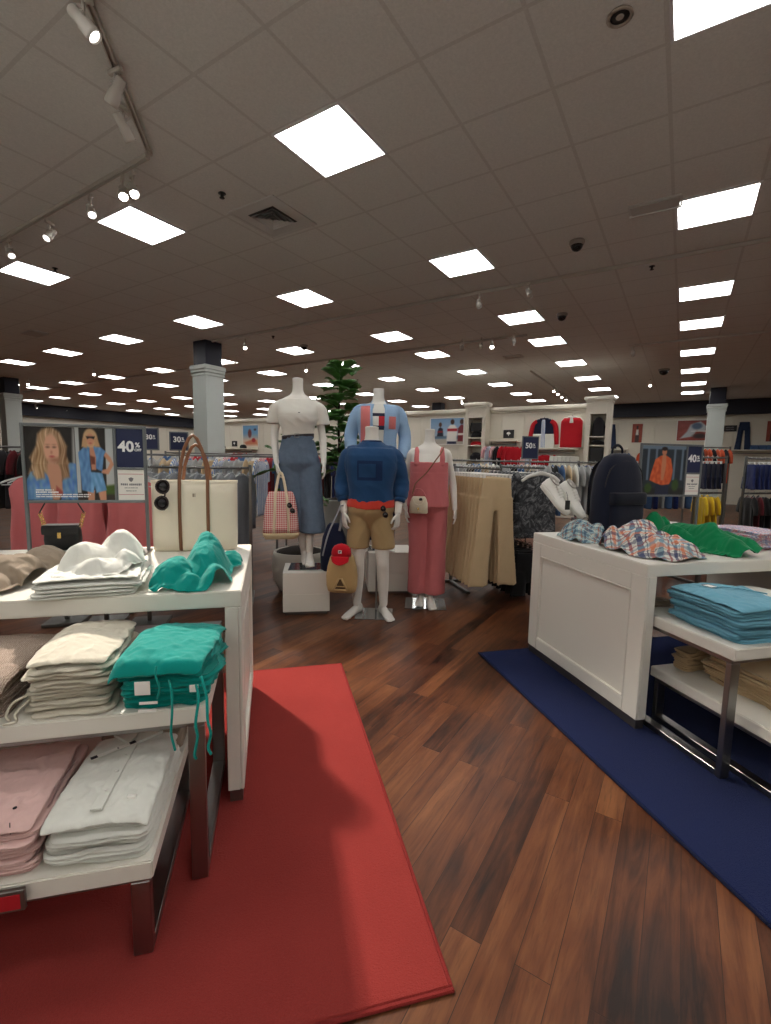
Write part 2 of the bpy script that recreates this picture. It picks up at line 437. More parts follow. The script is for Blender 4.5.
for k in range(-2, 12):
    n = 0
    for i, ra in enumerate(ROWS):
        a_, b_ = ra * .61, (.12 - 3.99 * k) * .61
        c = AB(a_, b_, CEIL)
        if b_ < B0 + .9 or b_ > B1 - .5: continue
        vis = any(inframe(c + SAv * (.29 * sa) + SBv * (.29 * sb), 0) for sa in (-1, 1) for sb in (-1, 1))
        if not vis and not (i < 4 and k < 4) and not (k < 0 and i < 7): continue
        t = empty('ceiling_light', c, SA)
        for nm, me in (('frame', me_f), ('diffuser', me_d)):
            o = bpy.data.objects.new(nm, me); COL.objects.link(o); o.parent = t
        if vis:
            tag(t, f'square lit ceiling panel, {ORD[n]} nearest in the {FILE[k + 2]}', 'ceiling light', 'square lit panels in the ceiling'); n += 1
        else:
            tag(t, 'square lit ceiling panel above the camera, outside the picture', 'ceiling light', 'ceiling panels above the camera')

# ---------------------------------------------------------------- track rails and heads
M_trackw = plain('white_track_metal', rgb(196, 190, 182), .45, var=0)
M_lens = emis('lit_lamp_lens', (1.0, .93, .84, 1), 30.0)
M_lens2 = emis('dim_lamp_lens', (1.0, .96, .9, 1), 2.2)
M_black = plain('black_plastic', rgb(20, 20, 21), .45, var=0)
def track(p0, p1, label):
    p0, p1 = Vector(p0), Vector(p1); L = (p1 - p0).length; mid = (p0 + p1) / 2
    mb = MB(); mb.box(-L / 2, L / 2, -.018, -.008, -.034, 0, .002); mb.box(-L / 2, L / 2, .008, .018, -.034, 0, .002); mb.box(-L / 2, L / 2, -.018, .018, -.008, 0, .002)
    o = mb.build('ceiling_track', M_trackw, None, (mid.x, mid.y, CEIL - .001), math.atan2(p1.y - p0.y, p1.x - p0.x))
    mb = MB(); mb.box(-L / 2 - .02, -L / 2, -.02, .02, -.036, 0, .002); mb.build('end_cap', M_trackw, o)
    return tag(o, label, 'track rail')
tk = P(150, 155, 3.63); d1 = (P(92, 10, 3.63) - tk)
t1 = track(tk + d1.normalized() * .03, tk + d1 * 1.6, 'white ceiling track rail running towards the camera above the red rug')
t2 = track(tk - SBv * .05, tk - SBv * 3.6, 'white ceiling track rail crossing behind the first lit panels, starting at the near rail corner')
def across(px0, px1, label):
    p0 = P(*px0, CEIL - .01); p1 = P(*px1, CEIL - .01); a_ = (p0.dot(SAv) + p1.dot(SAv)) / 2
    return track(AB(a_, p0.dot(SBv)), AB(a_, p1.dot(SBv)), label)
across((214, 341), (790, 234), 'long thin ceiling rail crossing from the nearest column past the dome cameras')
across((0, 404), (184, 350), 'thin ceiling rail running from the nearest column to the far wall side')
across((218, 376), (523, 331), 'second ceiling rail further back, ending above the pink mannequin')
across((631, 346), (790, 328), 'short ceiling rail above the orange shirt poster')
p0, p1 = P(531, 371, 3.64), P(578, 404, 3.64)
track(p0, p1, 'short ceiling rail with four bright spots in front of the hung jackets')
# a track head (built once, then copied): local +x is where it aims
def head(lit, nm='track_spotlight'):
    t = empty(nm)
    mb = MB(); mb.box(-.05, .05, -.014, .014, -.026, 0, .003); mb.build('adapter', M_trackw, t)
    mb = MB(); mb.tube([(0, 0, -.026), (0, 0, -.085)], .009, 8); mb.tube([(0, -.03, -.085), (0, .03, -.085)], .008, 8); mb.build('stem', M_trackw, t)
    mb = MB(); Mx = T(0, 0, -.125) @ Ry(math.radians(48))
    prof = [(.0, -.08), (.026, -.08), (.03, -.072), (.03, -.01), (.036, .0), (.038, .055), (.038, .075), (.033, .075), (.032, .06), (.0, .06)]
    mb.lathe(prof, 20, 0, Mx @ Ry(PI / 2)); mb.build('lamp_can', M_trackw, t)
    mb = MB(); mb.lathe([(.0, .062), (.031, .062), (.031, .066), (0, .067)], 20, 0, Mx @ Ry(PI / 2)); mb.build('lens', {2: M_lens, 1: M_lens2, 0: M_trackw}[lit], t)
    return t
protos = {k: head(k) for k in (0, 1, 2)}; used = {0: 0, 1: 0, 2: 0}
def put_head(px, z, lit, aim, label, up=.0):
    """lamp can centre seen at px; aim = world xy it turns to"""
    p = P(px[0], px[1], z); t = protos[lit] if not used[lit] else copy_tree(protos[lit]); used[lit] += 1
    t.location = (p.x, p.y, CEIL - .036)
    t.rotation_euler = (0, 0, math.atan2(aim[1] - p.y, aim[0] - p.x)); tag(t, label, 'spotlight'); return t
ZH = CEIL - .036 - .125
hd = [((84, 24), 1, (.2, 2.9), 'white track spotlight nearest the camera on the rail above the red rug'),
      ((116, 92), 1, (-3, 3.6), 'white track spotlight second along the near rail, turned away from the navy rug'),
      ((124, 128), 0, (-1, 5), 'unlit white track spotlight by the corner of the near rails'),
      ((123, 193), 2, (-.45, 1.2), 'glowing track spotlight in a close pair by the rail corner, the one nearer the column'),
      ((133, 190), 2, (-.1, 1.6), 'glowing track spotlight in a close pair by the rail corner, the one nearer the corner'),
      ((91, 211), 1, (-.6, 2.0), 'white track spotlight third from the corner on the crossing rail'),
      ((50, 235), 1, (-3.6, 3.0), 'white track spotlight fourth from the corner on the crossing rail'),
      ((10, 252), 1, (-1, 3.0), 'white track spotlight furthest from the corner on the crossing rail'),
      ((245, 346), 2, (-.5, 3), 'bright spotlight just past the nearest column'),
      ((306, 369), 2, (-.4, 3), 'bright spotlight above the shoulder of the white tee mannequin'),
      ((479, 303), 0, (1, 2), 'unlit spotlight on the long rail, nearer the white tee mannequin'),
      ((529, 293), 0, (2, 2), 'unlit spotlight on the long rail, nearer the dome camera'),
      ((462, 347), 0, (.4, 4), 'unlit spotlight at the end of the second rail, furthest from the jackets'),
      ((481, 345), 0, (.9, 4), 'unlit spotlight second on the end of the second rail'),
      ((492, 345), 2, (.9, 4), 'bright spotlight third on the end of the second rail'),
      ((514, 341), 0, (1.3, 4), 'unlit spotlight last on the end of the second rail'),
      ((633, 353), 0, (2.5, 4), 'unlit spotlight at the start of the short rail above the orange poster'),
      ((650, 384), 2, (2.5, 3.5), 'single bright spotlight above the orange shirt poster'),
      ((94, 373), 2, (-1.6, 3), 'bright spotlight between the two white columns'),
      ((18, 384), 2, (-2.6, 3), 'bright far spotlight beside the second column, nearer the column'),
      ((28, 383), 2, (-2.4, 3), 'bright far spotlight beside the second column, nearer the rail'),
      ((554, 390), 2, (1.6, 6), 'bright spotlight of the string before the jackets, topmost of four'),
      ((558, 393), 2, (1.8, 6), 'bright spotlight of the string before the jackets, second of four'),
      ((562, 396), 2, (2.0, 6), 'bright spotlight of the string before the jackets, third of four'),
      ((566, 399), 2, (2.2, 6), 'bright spotlight of the string before the jackets, lowest of four'),
      ]
for px, lit, aim, lb in hd: put_head(px, ZH, lit, aim, lb)
for k, px in enumerate([(36, 407), (52, 409), (66, 410), (79, 412), (94, 414), (118, 416), (140, 419), (158, 421)]):
    put_head(px, ZH, 1, (-6, 22), f'small far spotlight before the navy band of the side wall, {ORD[k]} from the second column')
for k, px in enumerate([(462, 402), (469, 404), (476, 405), (484, 407)]):
    put_head(px, ZH, 2, (2.5, 12), f'small far spotlight above the shelf pillar, {ORD[k]} from the poster of two men')

# ---------------------------------------------------------------- ceiling fittings
M_ventw = plain('beige_vent_metal', rgb(208, 208, 206), .5, var=0)
t = empty('ceiling_vent', P(273, 218, CEIL), SA)
mb = MB()
for x0, x1, y0, y1 in ((-.3, .3, -.3, -.27), (-.3, .3, .27, .3), (-.3, -.27, -.27, .27), (.27, .3, -.27, .27)): mb.box(x0, x1, y0, y1, -.012, -.001, .003)
mb.build('frame', M_ventw, t)
mb = MB()
for r in (.03, .065, .1, .135):
    sq = lambda q, z: [(-q, -q, z), (q, -q, z), (q, q, z), (-q, q, z)]
    mb.loft([sq(r, -.006), sq(r + .009, -.02), sq(r + .012, -.02), sq(r + .003, -.006)], 0, False)
mb.build('louvre', M_ventw, t)
mb = MB(); mb.box(-.165, .165, -.165, .165, -.004, -.001, 0); mb.build('dark_duct', M_black, t)
mb = MB()
for x0, x1, y0, y1 in ((-.27, .27, -.27, -.166), (-.27, .27, .166, .27), (-.27, -.166, -.166, .166), (.166, .27, -.166, .166)): mb.box(x0, x1, y0, y1, -.006, -.001, .001)
mb.build('face_plate', M_ventw, t)
tag(t, 'square louvred air vent in the ceiling in front of the nearest column', 'air vent')
def slot(px, w, d, label):
    t = empty('slot_vent', P(px[0], px[1], CEIL), SA)
    mb = MB(); mb.box(-w / 2, w / 2, -d / 2, -d / 2 + .02, -.01, -.001, .002); mb.box(-w / 2, w / 2, d / 2 - .02, d / 2, -.03, -.001, .002)
    mb.box(-w / 2, -w / 2 + .02, -d / 2, d / 2, -.012, -.001, .002); mb.box(w / 2 - .02, w / 2, -d / 2, d / 2, -.012, -.001, .002); mb.build('frame', M_ventw, t)
    mb = MB(); mb.box(-w / 2 + .02, w / 2 - .02, -d / 2 + .02, d / 2 - .02, -.02, -.002, .001); mb.build('cover', plain('vent_cover', rgb(200, 198, 194), .6, var=0), t)
    tag(t, label, 'air vent')
slot((655, 205), .42, .2, 'small rectangular vent in the ceiling before the second large panel'); slot((34, 333), .5, .3, 'flat ceiling vent behind the crossing rail'); slot((513, 356), .4, .25, 'flat far ceiling vent under the long rail')
def dome(px, r, label, nm='dome_camera'):
    t = empty(nm, P(px[0], px[1], CEIL - .02))
    t.location.z = CEIL
    mb = MB(); mb.lathe([(0, -.001), (r * 1.25, -.001), (r * 1.3, -.02), (r * 1.1, -.045), (0, -.045)], 20); mb.build('housing', plain('camera_housing', rgb(150, 142, 136), .5, var=0), t)
    mb = MB(); mb.lathe([(r, -.045)] + [(r * math.cos(q), -.045 - r * math.sin(q)) for q in (.3, .6, .9, 1.2, 1.5)], 20); mb.build('dome', plain('smoked_dome', rgb(14, 14, 16), .12, var=0), t)
    tag(t, label, 'security camera')
dome((577, 243), .06, 'black dome security camera on the ceiling above the long rail'); dome((562, 315), .065, 'small black dome camera behind the long rail'); dome((664, 370), .1, 'far dark dome camera over the orange shirt poster')
dome((304, 349 - 3), .06, 'small dark camera by a panel above the white tee mannequin')
t = empty('recessed_downlight', P(620, 16, CEIL))
mb = MB(); mb.lathe([(.05, -.001), (.062, -.001), (.064, -.008), (.05, -.012), (.046, -.006), (.046, -.001)], 24); mb.build('trim_ring', plain('downlight_chrome', rgb(190, 180, 170), .3, 1, var=0), t)
mb = MB(); mb.lathe([(0, -.004), (.046, -.004), (.046, -.002), (0, -.002)], 24); mb.build('baffle', M_black, t)
mb = MB(); mb.lathe([(0, -.005), (.016, -.009), (.02, -.005)], 16); mb.build('bulb', M_trackw, t)
tag(t, 'round recessed downlight near the top edge of the ceiling', 'downlight')
def sprinkler(px, label):
    t = empty('sprinkler_head', P(px[0], px[1], CEIL))
    mb = MB(); mb.lathe([(0, -.001), (.03, -.001), (.034, -.006), (.012, -.01), (.01, -.03), (0, -.03)], 14); mb.build('escutcheon', M_black, t)
    mb = MB(); mb.lathe([(0, -.04), (.022, -.04), (.022, -.043), (0, -.043)], 12); mb.tube([(.012, 0, -.01), (.012, 0, -.04)], .003, 6); mb.tube([(-.012, 0, -.01), (-.012, 0, -.04)], .003, 6); mb.build('deflector', M_black, t)
    tag(t, label, 'sprinkler')
for px, lb in (((222, 193), 'dark sprinkler head in front of the louvred vent'), ((55, 268), 'dark sprinkler head behind the crossing rail'), ((652, 266), 'dark sprinkler head under the long rail'), ((273, 336), 'small sprinkler head past the nearest column')): sprinkler(px, lb)
# real lamps in the pair of glowing heads: they throw the table's shadow on the red rug
def spot(px, aim, watts, size, name='spot_lamp'):
    p = P(px[0], px[1], ZH); l = bpy.data.lights.new(name, 'SPOT'); l.energy = watts; l.spot_size = math.radians(size); l.spot_blend = .6; l.shadow_soft_size = .035; l.color = (1, .9, .78)
    o = bpy.data.objects.new(name, l); COL.objects.link(o); a = Vector(aim); q = Vector((p.x, p.y, ZH - .03)); o.location = q + (a - q).normalized() * .09
    o.rotation_euler = (a - q).to_track_quat('-Z', 'Y').to_euler()
spot((123, 193), (-.25, 1.75, .0), 360, 42); spot((133, 190), (-.1, 1.6, 0), 260, 42)
# ---------------------------------------------------------------- world and camera
w = bpy.data.worlds.new('store_air'); SC.world = w; w.use_nodes = True
w.node_tree.nodes['Background'].inputs[0].default_value = (.05, .05, .05, 1)
w.node_tree.nodes['Background'].inputs[1].default_value = .1
cam = bpy.data.cameras.new('camera'); co = bpy.data.objects.new('camera', cam); COL.objects.link(co)
cam.sensor_width = 36; cam.lens = FPX / 1024 * 36; cam.clip_start = .05; cam.clip_end = 200
co.matrix_world = Matrix(((_R.x, _U.x, -_F.x, 0), (_R.y, _U.y, -_F.y, 0), (_R.z, _U.z, -_F.z, CAMH), (0, 0, 0, 1)))
SC.camera = co
SC.view_settings.view_transform = 'Standard'; SC.view_settings.look = 'None'; SC.view_settings.exposure = 0.56; SC.view_settings.gamma = 1
SC.view_settings.use_curve_mapping = False
SC.cycles.max_bounces = 8; SC.cycles.diffuse_bounces = 5; SC.cycles.glossy_bounces = 4; SC.cycles.use_denoising = True
SC.cycles.sample_clamp_indirect = 6.0; SC.cycles.caustics_reflective = False; SC.cycles.caustics_refractive = False
# ================================================================== rugs
def m_carpet(name, c, c2):
    t = NT(name); o = t.obj(); n1 = t.noise(o, 420, 2, .7); n2 = t.noise(o, 3, 3); n3 = t.noise(o, 160, 2, .7)
    t.base(t.mix(t.math('ADD', t.math('MULTIPLY', n1, .6), t.math('MULTIPLY', n2, .4)), c2, c))
    t.bump(t.math('ADD', n1, t.math('MULTIPLY', n3, .8)), .8, .006); t.b.inputs['Sheen Weight'].default_value = .04
    return t.set(1.0, 0, .05)
M_redrug = m_carpet('red_carpet', rgb(176, 68, 62), rgb(122, 40, 38)); M_bluerug = m_carpet('navy_carpet', rgb(28, 40, 84), rgb(16, 24, 56))
M_redbind = m_carpet('red_binding', rgb(158, 56, 52), rgb(116, 36, 36)); M_bluebind = m_carpet('navy_binding', rgb(20, 26, 56), rgb(14, 18, 40))
def rug(nm, corner, x0, x1, y0, y1, mat, bind, label):
    """corner = world xy of local origin, extents along the furniture axes"""
    o = empty(nm, (corner[0], corner[1], 0), TA)
    mb = MB(); mb.box(x0 + .012, x1 - .012, y0 + .012, y1 - .012, .0005, .011, .003); mb.build('pile', mat, o)
    mb = MB()
    for a in ((x0, x1, y0, y0 + .0125), (x0, x1, y1 - .0125, y1), (x0, x0 + .0125, y0 + .0125, y1 - .0125), (x1 - .0125, x1, y0 + .0125, y1 - .0125)): mb.box(a[0], a[1], a[2], a[3], .0005, .0095, .003)
    mb.build('bound_edge', bind, o); return tag(o, label, 'rug')
rug('red_rug', (.2, 1.051), -2.6, 0, 0, 1.976, M_redrug, M_redbind, 'red carpet runner under the display table with teal clothes')
rug('navy_rug', (1.151, 1.229), 0, 2.4, 0, 2.014, M_bluerug, M_bluebind, 'navy blue carpet runner under the display table with plaid clothes')

# ================================================================== display tables
M_white = plain('white_lacquer', rgb(226, 222, 212), .35, var=.015, scale=2)
M_steel = plain('brushed_steel', rgb(150, 148, 146), .32, 1.0, var=.08, scale=14)
M_darksteel = plain('dark_toe_metal', rgb(128, 122, 118), .4, .9, var=.05)
def side_panel(mb, x0, x1, depth, z0, z1, outer):
    """end wall; its outer face carries a raised frame round a sunk field"""
    f = .014
    if outer > 0: core = (x0, x1 - f); fr = (x1 - f, x1)
    else: core = (x0 + f, x1); fr = (x0, x0 + f)
    mb.box(core[0], core[1], 0, depth, z0, z1, .002)
    b = .1
    mb.box(fr[0], fr[1], 0, b, z0, z1, .004); mb.box(fr[0], fr[1], depth - b, depth, z0, z1, .004)
    mb.box(fr[0], fr[1], b + .0015, depth - b - .0015, z0, z0 + .075, .004); mb.box(fr[0], fr[1], b + .0015, depth - b - .0015, z1 - .085, z1, .004)
    q0, q1 = (core[1] - .001, core[1] + .0165) if outer > 0 else (core[0] - .0165, core[0] + .001)      # bead round the sunk field
    for a in ((b, b + .009, z0 + .075, z1 - .085), (depth - b - .009, depth - b, z0 + .075, z1 - .085), (b + .009, depth - b - .009, z0 + .075, z0 + .084), (b + .009, depth - b - .009, z1 - .094, z1 - .085)): mb.box(q0, q1, a[0], a[1], a[2], a[3], .003)
def big_table(O, x0, x1, depth, top, label, outer_side):
    o = empty('display_table', (O[0], O[1], .0115), TA); th = .062; z = top - .0115
    mb = MB(); mb.box(x0, x1, 0, depth, z - th, z, .004, seg=2); mb.build('tabletop', M_white, o)
    for a, b, s in ((x0, x0 + .06, -1), (x1 - .06, x1, 1)):
        mb = MB(); side_panel(mb, a, b, depth, .05, z - th - .0005, s); q = mb.build('side_panel', M_white, o)
        mb = MB(); mb.box(a + .006, b - .006, .006, depth - .006, 0.0005, .0495, .002); mb.build('toe_kick', M_darksteel, q)
    mb = MB(); mb.box(x0 + .06, x1 - .06, depth - .03, depth - .012, z - th - .06, z - th - .0005, .002); mb.build('back_rail', M_white, o)
    return tag(o, label, 'table')
def nest_table(O, x0, x1, y0, y1, top, label, cat='table'):
    o = empty('nesting_table', (O[0], O[1], .0115), TA); z = top - .0115; s = .048
    mb = MB(); mb.box(x0, x1, y0, y1, z - .052, z, .004, seg=2); mb.build('tabletop', M_white, o)
    for xa in (x0 + .012, x1 - .012 - s):
        mb = MB()
        mb.box(xa, xa + s, y0 + .02, y0 + .02 + .026, .0005, z - .0735, .002); mb.box(xa, xa + s, y1 - .02 - .026, y1 - .02, .0005, z - .0735, .002)
        mb.box(xa, xa + s, y0 + .046, y1 - .046, .0005, .03, .002); mb.box(xa, xa + s, y0 + .02, y1 - .02, z - .073, z - .0535, .002)
        mb.build('leg_frame', M_steel, o)
    mb = MB()
    mb.box(x0 + .012 + s, x1 - .012 - s, y0 + .02, y0 + .046, z - .073, z - .0535, .002); mb.box(x0 + .012 + s, x1 - .012 - s, y1 - .046, y1 - .02, z - .073, z - .0535, .002)
    mb.build('apron_rail', M_steel, o)
    return tag(o, label, cat)
O1 = (-.531, 1.697); O2 = (1.283, 2.239); TOP = .857
big_table(O1, -1.55, 0, .97, TOP, 'tall white display table on the red rug', 1)
nest_table(O1, -1.42, -.083, -.345, .28, .60, 'middle white nesting table with steel frame on the red rug')
nest_table(O1, -1.3, -.198, -.555, .12, .30, 'lowest white nesting table with steel frame on the red rug')
big_table(O2, 0, 1.6, 1.03, TOP + .008, 'tall white display table on the navy rug', -1)
nest_table(O2, .07, 1.5, -.415, .25, .60, 'middle white nesting table on the navy rug, holding blue shirts')
nest_table(O2, .163, 1.4, -.62, .10, .295, 'lowest white nesting table on the navy rug, holding khaki trousers')
def W(O, x, y, z=0):
    p = Vector((O[0], O[1], 0)) + ER * x + EF * y; return (p.x, p.y, z)

# ================================================================== folded clothes
def rrect(w, d, r, n=64):
    """points of a rounded rectangle, evenly along its outline, starting at front middle"""
    r = min(r, .49 * w, .49 * d); segs = []; hw, hd = w / 2, d / 2
    def arc(cx, cy, a0):
        return [(cx + r * math.cos(a0 + PI / 2 * i / 4), cy + r * math.sin(a0 + PI / 2 * i / 4)) for i in range(5)]
    pts = [(0, -hd)] + arc(hw - r, -hd + r, -PI / 2) + arc(hw - r, hd - r, 0) + arc(-hw + r, hd - r, PI / 2) + arc(-hw + r, -hd + r, PI)
    L = [0]
    for i in range(len(pts)): a, b = pts[i], pts[(i + 1) % len(pts)]; L.append(L[-1] + math.hypot(b[0] - a[0], b[1] - a[1]))
    out = []; j = 0
    for k in range(n):
        q = L[-1] * k / n
        while L[j + 1] < q: j += 1
        f = (q - L[j]) / max(1e-9, L[j + 1] - L[j]); a, b = pts[j % len(pts)], pts[(j + 1) % len(pts)]
        out.append((a[0] + (b[0] - a[0]) * f, a[1] + (b[1] - a[1]) * f))
    return out
def folded(w, d, t, z0, seed, lips=2, wob=.006, warp=None, crumple=.0, r=.03, n=72):
    base = rrect(w, d, r, n); rings = []; m = 5 * lips
    def ring(sc, ins, z, k, j):
        out = []
        for i, (x, y) in enumerate(base):
            L = math.hypot(x, y); nx, ny = x / L, y / L
            q = ins + wob * nz3(x * 9 + seed * 3.1, y * 9 + seed * 1.7, z * 30 + seed) + .45 * wob * nz3(x * 30 + seed * 5, y * 30, z * 70 + k)
            px, py = (x - nx * q) * sc, (y - ny * q) * sc; pz = z
            if warp: px, py, pz = warp(px, py, z)
            out.append((px, py, pz))
        return out
    for sc in (.04, .2, .35, .5, .65, .8, .9, .96): rings.append(ring(sc, .012, z0, 0, 0))
    for j in range(m + 1):
        f = j / m; ph = (f * lips) % 1.0 if j < m else 1.0
        ins = .013 * (1 - math.sin(PI * ph) ** .55)
        rings.append(ring(1, ins + .004 * (random.Random(seed * 50 + int(f * lips)).random()), z0 + t * f, j, j))
    for sc in (.985, .96, .9, .8, .65, .5, .35, .2, .04):
        rr = ring(sc, .012, z0 + t, m, 0)
        if crumple:
            rr = [(x, y, z - crumple * (1 - sc) ** .3 * max(0, .5 + nz3(x * 14 + seed, y * 10 - seed, 3.3))) for x, y, z in rr]
        rings.append(rr)
    mb = MB(); mb.loft(rings); return mb
def stack(O, cx, cy, zb, w, d, ts, mat, seed, names, label_fn, group, lips=2, wob=.006, rot=0.0, jit=.008, dome=.12, lean=(0, 0), crumple=.004, wave=.0, cover=None):
    """a pile: every garment is its own object; one smooth bend of the pile keeps them clear of each other.
    cover = (overhang left, right, front, back, fullness): the topmost garment is a cloth laid over the pile"""
    rd = random.Random(seed); z = .0008; out = []; N = len(ts)
    H = sum(ts); p = W(O, cx, cy, zb + .0004)
    def gfn(X, Y): return 1 - dome * ((abs(X) / (w / 2)) ** 2.5 + (abs(Y) / (d / 2)) ** 2.5) * .5 + wave * math.sin(X * 22 + seed) * math.cos(Y * 9)
    for k, t in enumerate(ts):                                   # bottom first
        nm = names; lb = label_fn(N - 1 - k, N); m_ = mat[k % len(mat)] if isinstance(mat, list) else mat
        jx, jy, jr = rd.uniform(-jit, jit), rd.uniform(-jit, jit), rd.uniform(-.03, .03)
        ww, dd = w * rd.uniform(.95, 1.02), d * rd.uniform(.95, 1.02); c, s_ = math.cos(jr), math.sin(jr)
        if cover and k == N - 1:
            ol, orr, of, ob, full = cover; hw, hd = w / 2 + .012, d / 2 + .012
            def hfn(x, y):
                x -= lean[0]; y -= lean[1]
                e = max(abs(x) - hw + .02, abs(y) - hd + .02, 0) / .035
                cr = math.hypot(max(0, abs(x) - hw + .045), max(0, abs(y) - hd + .045)) / .05
                e = max(e, cr - .45)
                return max(0, (z + .004) * max(.7, gfn(x, y)) * math.sqrt(max(0, 1 - min(1, e) ** 2)))
            hw2, hd2 = w / 2, d / 2; q = random.Random(seed + 5).uniform
            pl = [(-hw2 - ol + q(-.008, .008), -hd2 - of + q(-.008, .008)), (q(-.04, .04), -hd2 - of + q(-.006, .006)), (hw2 + orr + q(-.008, .008), -hd2 - of + q(-.008, .008)), (hw2 + orr + q(-.01, .01), q(-.05, .05)),
                  (hw2 + orr + q(-.008, .008), hd2 + ob), (q(-.04, .04), hd2 + ob + q(-.006, .006)), (-hw2 - ol + q(-.008, .008), hd2 + ob), (-hw2 - ol + q(-.01, .01), q(-.05, .05))]
            o = drape(nm, pl, full, seed, m_, sp=.0115, frames=40, h=.035, hfn=hfn, thick=.005, bend=.12)
            o.location = p; o.rotation_euler = (0, 0, TA + rot); tag(o, lb, 'folded clothing', group); out.append(o); continue
        def warp(x, y, zz):
            X, Y = x * c - y * s_ + jx, x * s_ + y * c + jy; fr = zz / H
            return X + lean[0] * fr, Y + lean[1] * fr, zz * gfn(X, Y)
        mb = folded(ww, dd, t - .0026, z, seed * 10 + k, lips, wob, warp, crumple if k == N - 1 else 0)
        o = mb.build(nm, m_, None, p, TA + rot); tag(o, lb, 'folded clothing', group); out.append(o); z += t
    return out
def topmost(what, where):
    def fn(k, N):
        if k == 0: return f'{what}, topmost of {where}'
        if k == N - 1: return f'{what}, at the bottom of {where}'
        return f'{what}, {ORD[k]} from the top of {where}'
    return fn
M_pink = fabric('pink_cotton', rgb(226, 188, 182), .05); M_wht = fabric('white_cotton', rgb(226, 226, 218), .03, bump=.2)
M_cream = M_cream
M_crm = fabric('cream_gauze', rgb(222, 214, 196), .1, bump=.6); M_teal = fabric('teal_cotton', rgb(0, 150, 140), .1, bump=.5)
def m_seer(name, c1, c2):
    t = NT(name); o = t.obj(); wv = t.n('ShaderNodeTexWave', wave_type='BANDS', bands_direction='X'); t.l(o, wv.inputs[0]); wv.inputs['Scale'].default_value = 70; wv.inputs['Distortion'].default_value = 5; wv.inputs['Detail Scale'].default_value = 3
    t.base(t.mix(wv.outputs['Fac'], c1, c2)); t.bump(t.math('ADD', t.math('MULTIPLY', wv.outputs['Fac'], .5), t.noise(o, 60, 4, .7)), .6, .004); return t.set(.95, 0, .1)
M_taupe = m_seer('taupe_seersucker', rgb(140, 120, 108), rgb(190, 174, 160)); M_beige = fabric('taupe_cotton', rgb(158, 142, 124), .1, bump=.35)
M_blue = fabric('sky_blue_cotton', rgb(112, 172, 194), .07, bump=.3); M_khaki = fabric('khaki_cotton', rgb(208, 182, 144), .06, bump=.35)
M_paper = plain('white_tag_paper', rgb(238, 236, 230), .6, var=0); M_ink = plain('black_ink', rgb(24, 24, 30), .6, var=0); M_grn = plain('olive_tag', rgb(96, 100, 92), .6, var=0)
def rnd_ts(n, t, s, f=.2):
    r = random.Random(s); return [t * r.uniform(1 - f, 1 + f) for _ in range(n)]
# lowest table: pink pile, white pile, and a pale pile behind
pk = stack(O1, -.622, -.34, .30, .29, .40, rnd_ts(8, .0175, 3), M_pink, 11, 'folded_trousers', topmost('folded pale pink trousers', 'the pink pile'), 'pink folded trousers', lips=2, wob=.008, rot=.03, lean=(.012, .0), dome=.1, cover=(.0, .004, .006, .0, 1.03))
wh = stack(O1, -.328, -.345, .30, .255, .40, rnd_ts(6, .022, 5), M_wht, 12, 'folded_shirt', topmost('folded white shirt', 'the white pile on the lowest table'), 'white folded shirts', lips=2, wob=.012, rot=-.05, lean=(.0, .01), dome=.22, wave=.04, jit=.007, cover=(.003, .006, .004, .0, 1.08))
stack(O1, -.34, .0, .30, .27, .16, rnd_ts(4, .02, 6), M_beige, 13, 'folded_trousers', topmost('folded taupe trousers', 'the pile behind the lowest white shirts'), 'taupe folded trousers', lips=2, wob=.008)
# details of the top white shirt: collar, button placket, size tag, sticker
tw = wh[-1]; tz = zat(tw, 0, .05) / .955 + .001
mb = MB()
for s in (-1, 1):
    pts = [(s * .012, .115), (s * .05, .15), (s * .075, .17), (s * .02, .185), (0, .185), (s * .004, .14)]
    mb.prism([(x, y) for x, y in (pts if s > 0 else pts[::-1])], tz * .95 - .002, tz * .95 + .006)
mb.build('collar', M_wht, tw)
mb = MB(); mb.box(-.014, .014, -.17, .12, tz * .955 - .004, tz * .955 + .0022, .001); mb.build('button_placket', M_wht, tw)
for y in (-.1, -.02, .06):
    mb = MB(); mb.lathe([(0, 0), (.0045, 0), (.005, .001), (.003, .0022), (0, .0018)], 10, 0, T(.0, y, tz * .955 + .0022)); mb.build('button', M_paper, tw)
mb = MB(); Mt = T(-.045, .085, tz * .95 + .004) @ Rz(.62); mb.box(-.062, .062, -.008, .008, 0, .0012, .0003, 0, Mt); s_ = mb.build('size_tag', M_paper, tw); s_['label'] = 'long white paper size tag with black ends'
for x in (-.054, .054):
    mb = MB(); mb.box(x - .009, x + .009, -.0075, .0075, .0012, .0016, 0, 0, Mt); mb.build('black_end', M_ink, s_)
word('S', 'size_letter', M_ink, s_, Mt @ T(.012, 0, .0013), .011, .0003, .0002)
mb = MB(); mb.box(.062, .084, -.135, -.123, tz * .9 + .0, tz * .93 + .0035, .001); mb.build('size_sticker', M_paper, tw)
pz = zat(pk[-1], .075, -.12) / .955
mb = MB(); mb.lathe([(0, 0), (.005, 0), (.005, .0015), (0, .002)], 8, 0, T(.075, -.12, pz * .955)); q = mb.build('rivet', M_ink, pk[-1]); q['label'] = 'small dark metal rivet'
mb = MB(); mb.tube([(.085, -.17, pz * .93), (.09, -.182, pz * .9), (.093, -.188, pz * .8)], .0012, 6); mb.build('thread_loop', M_ink, pk[-1])
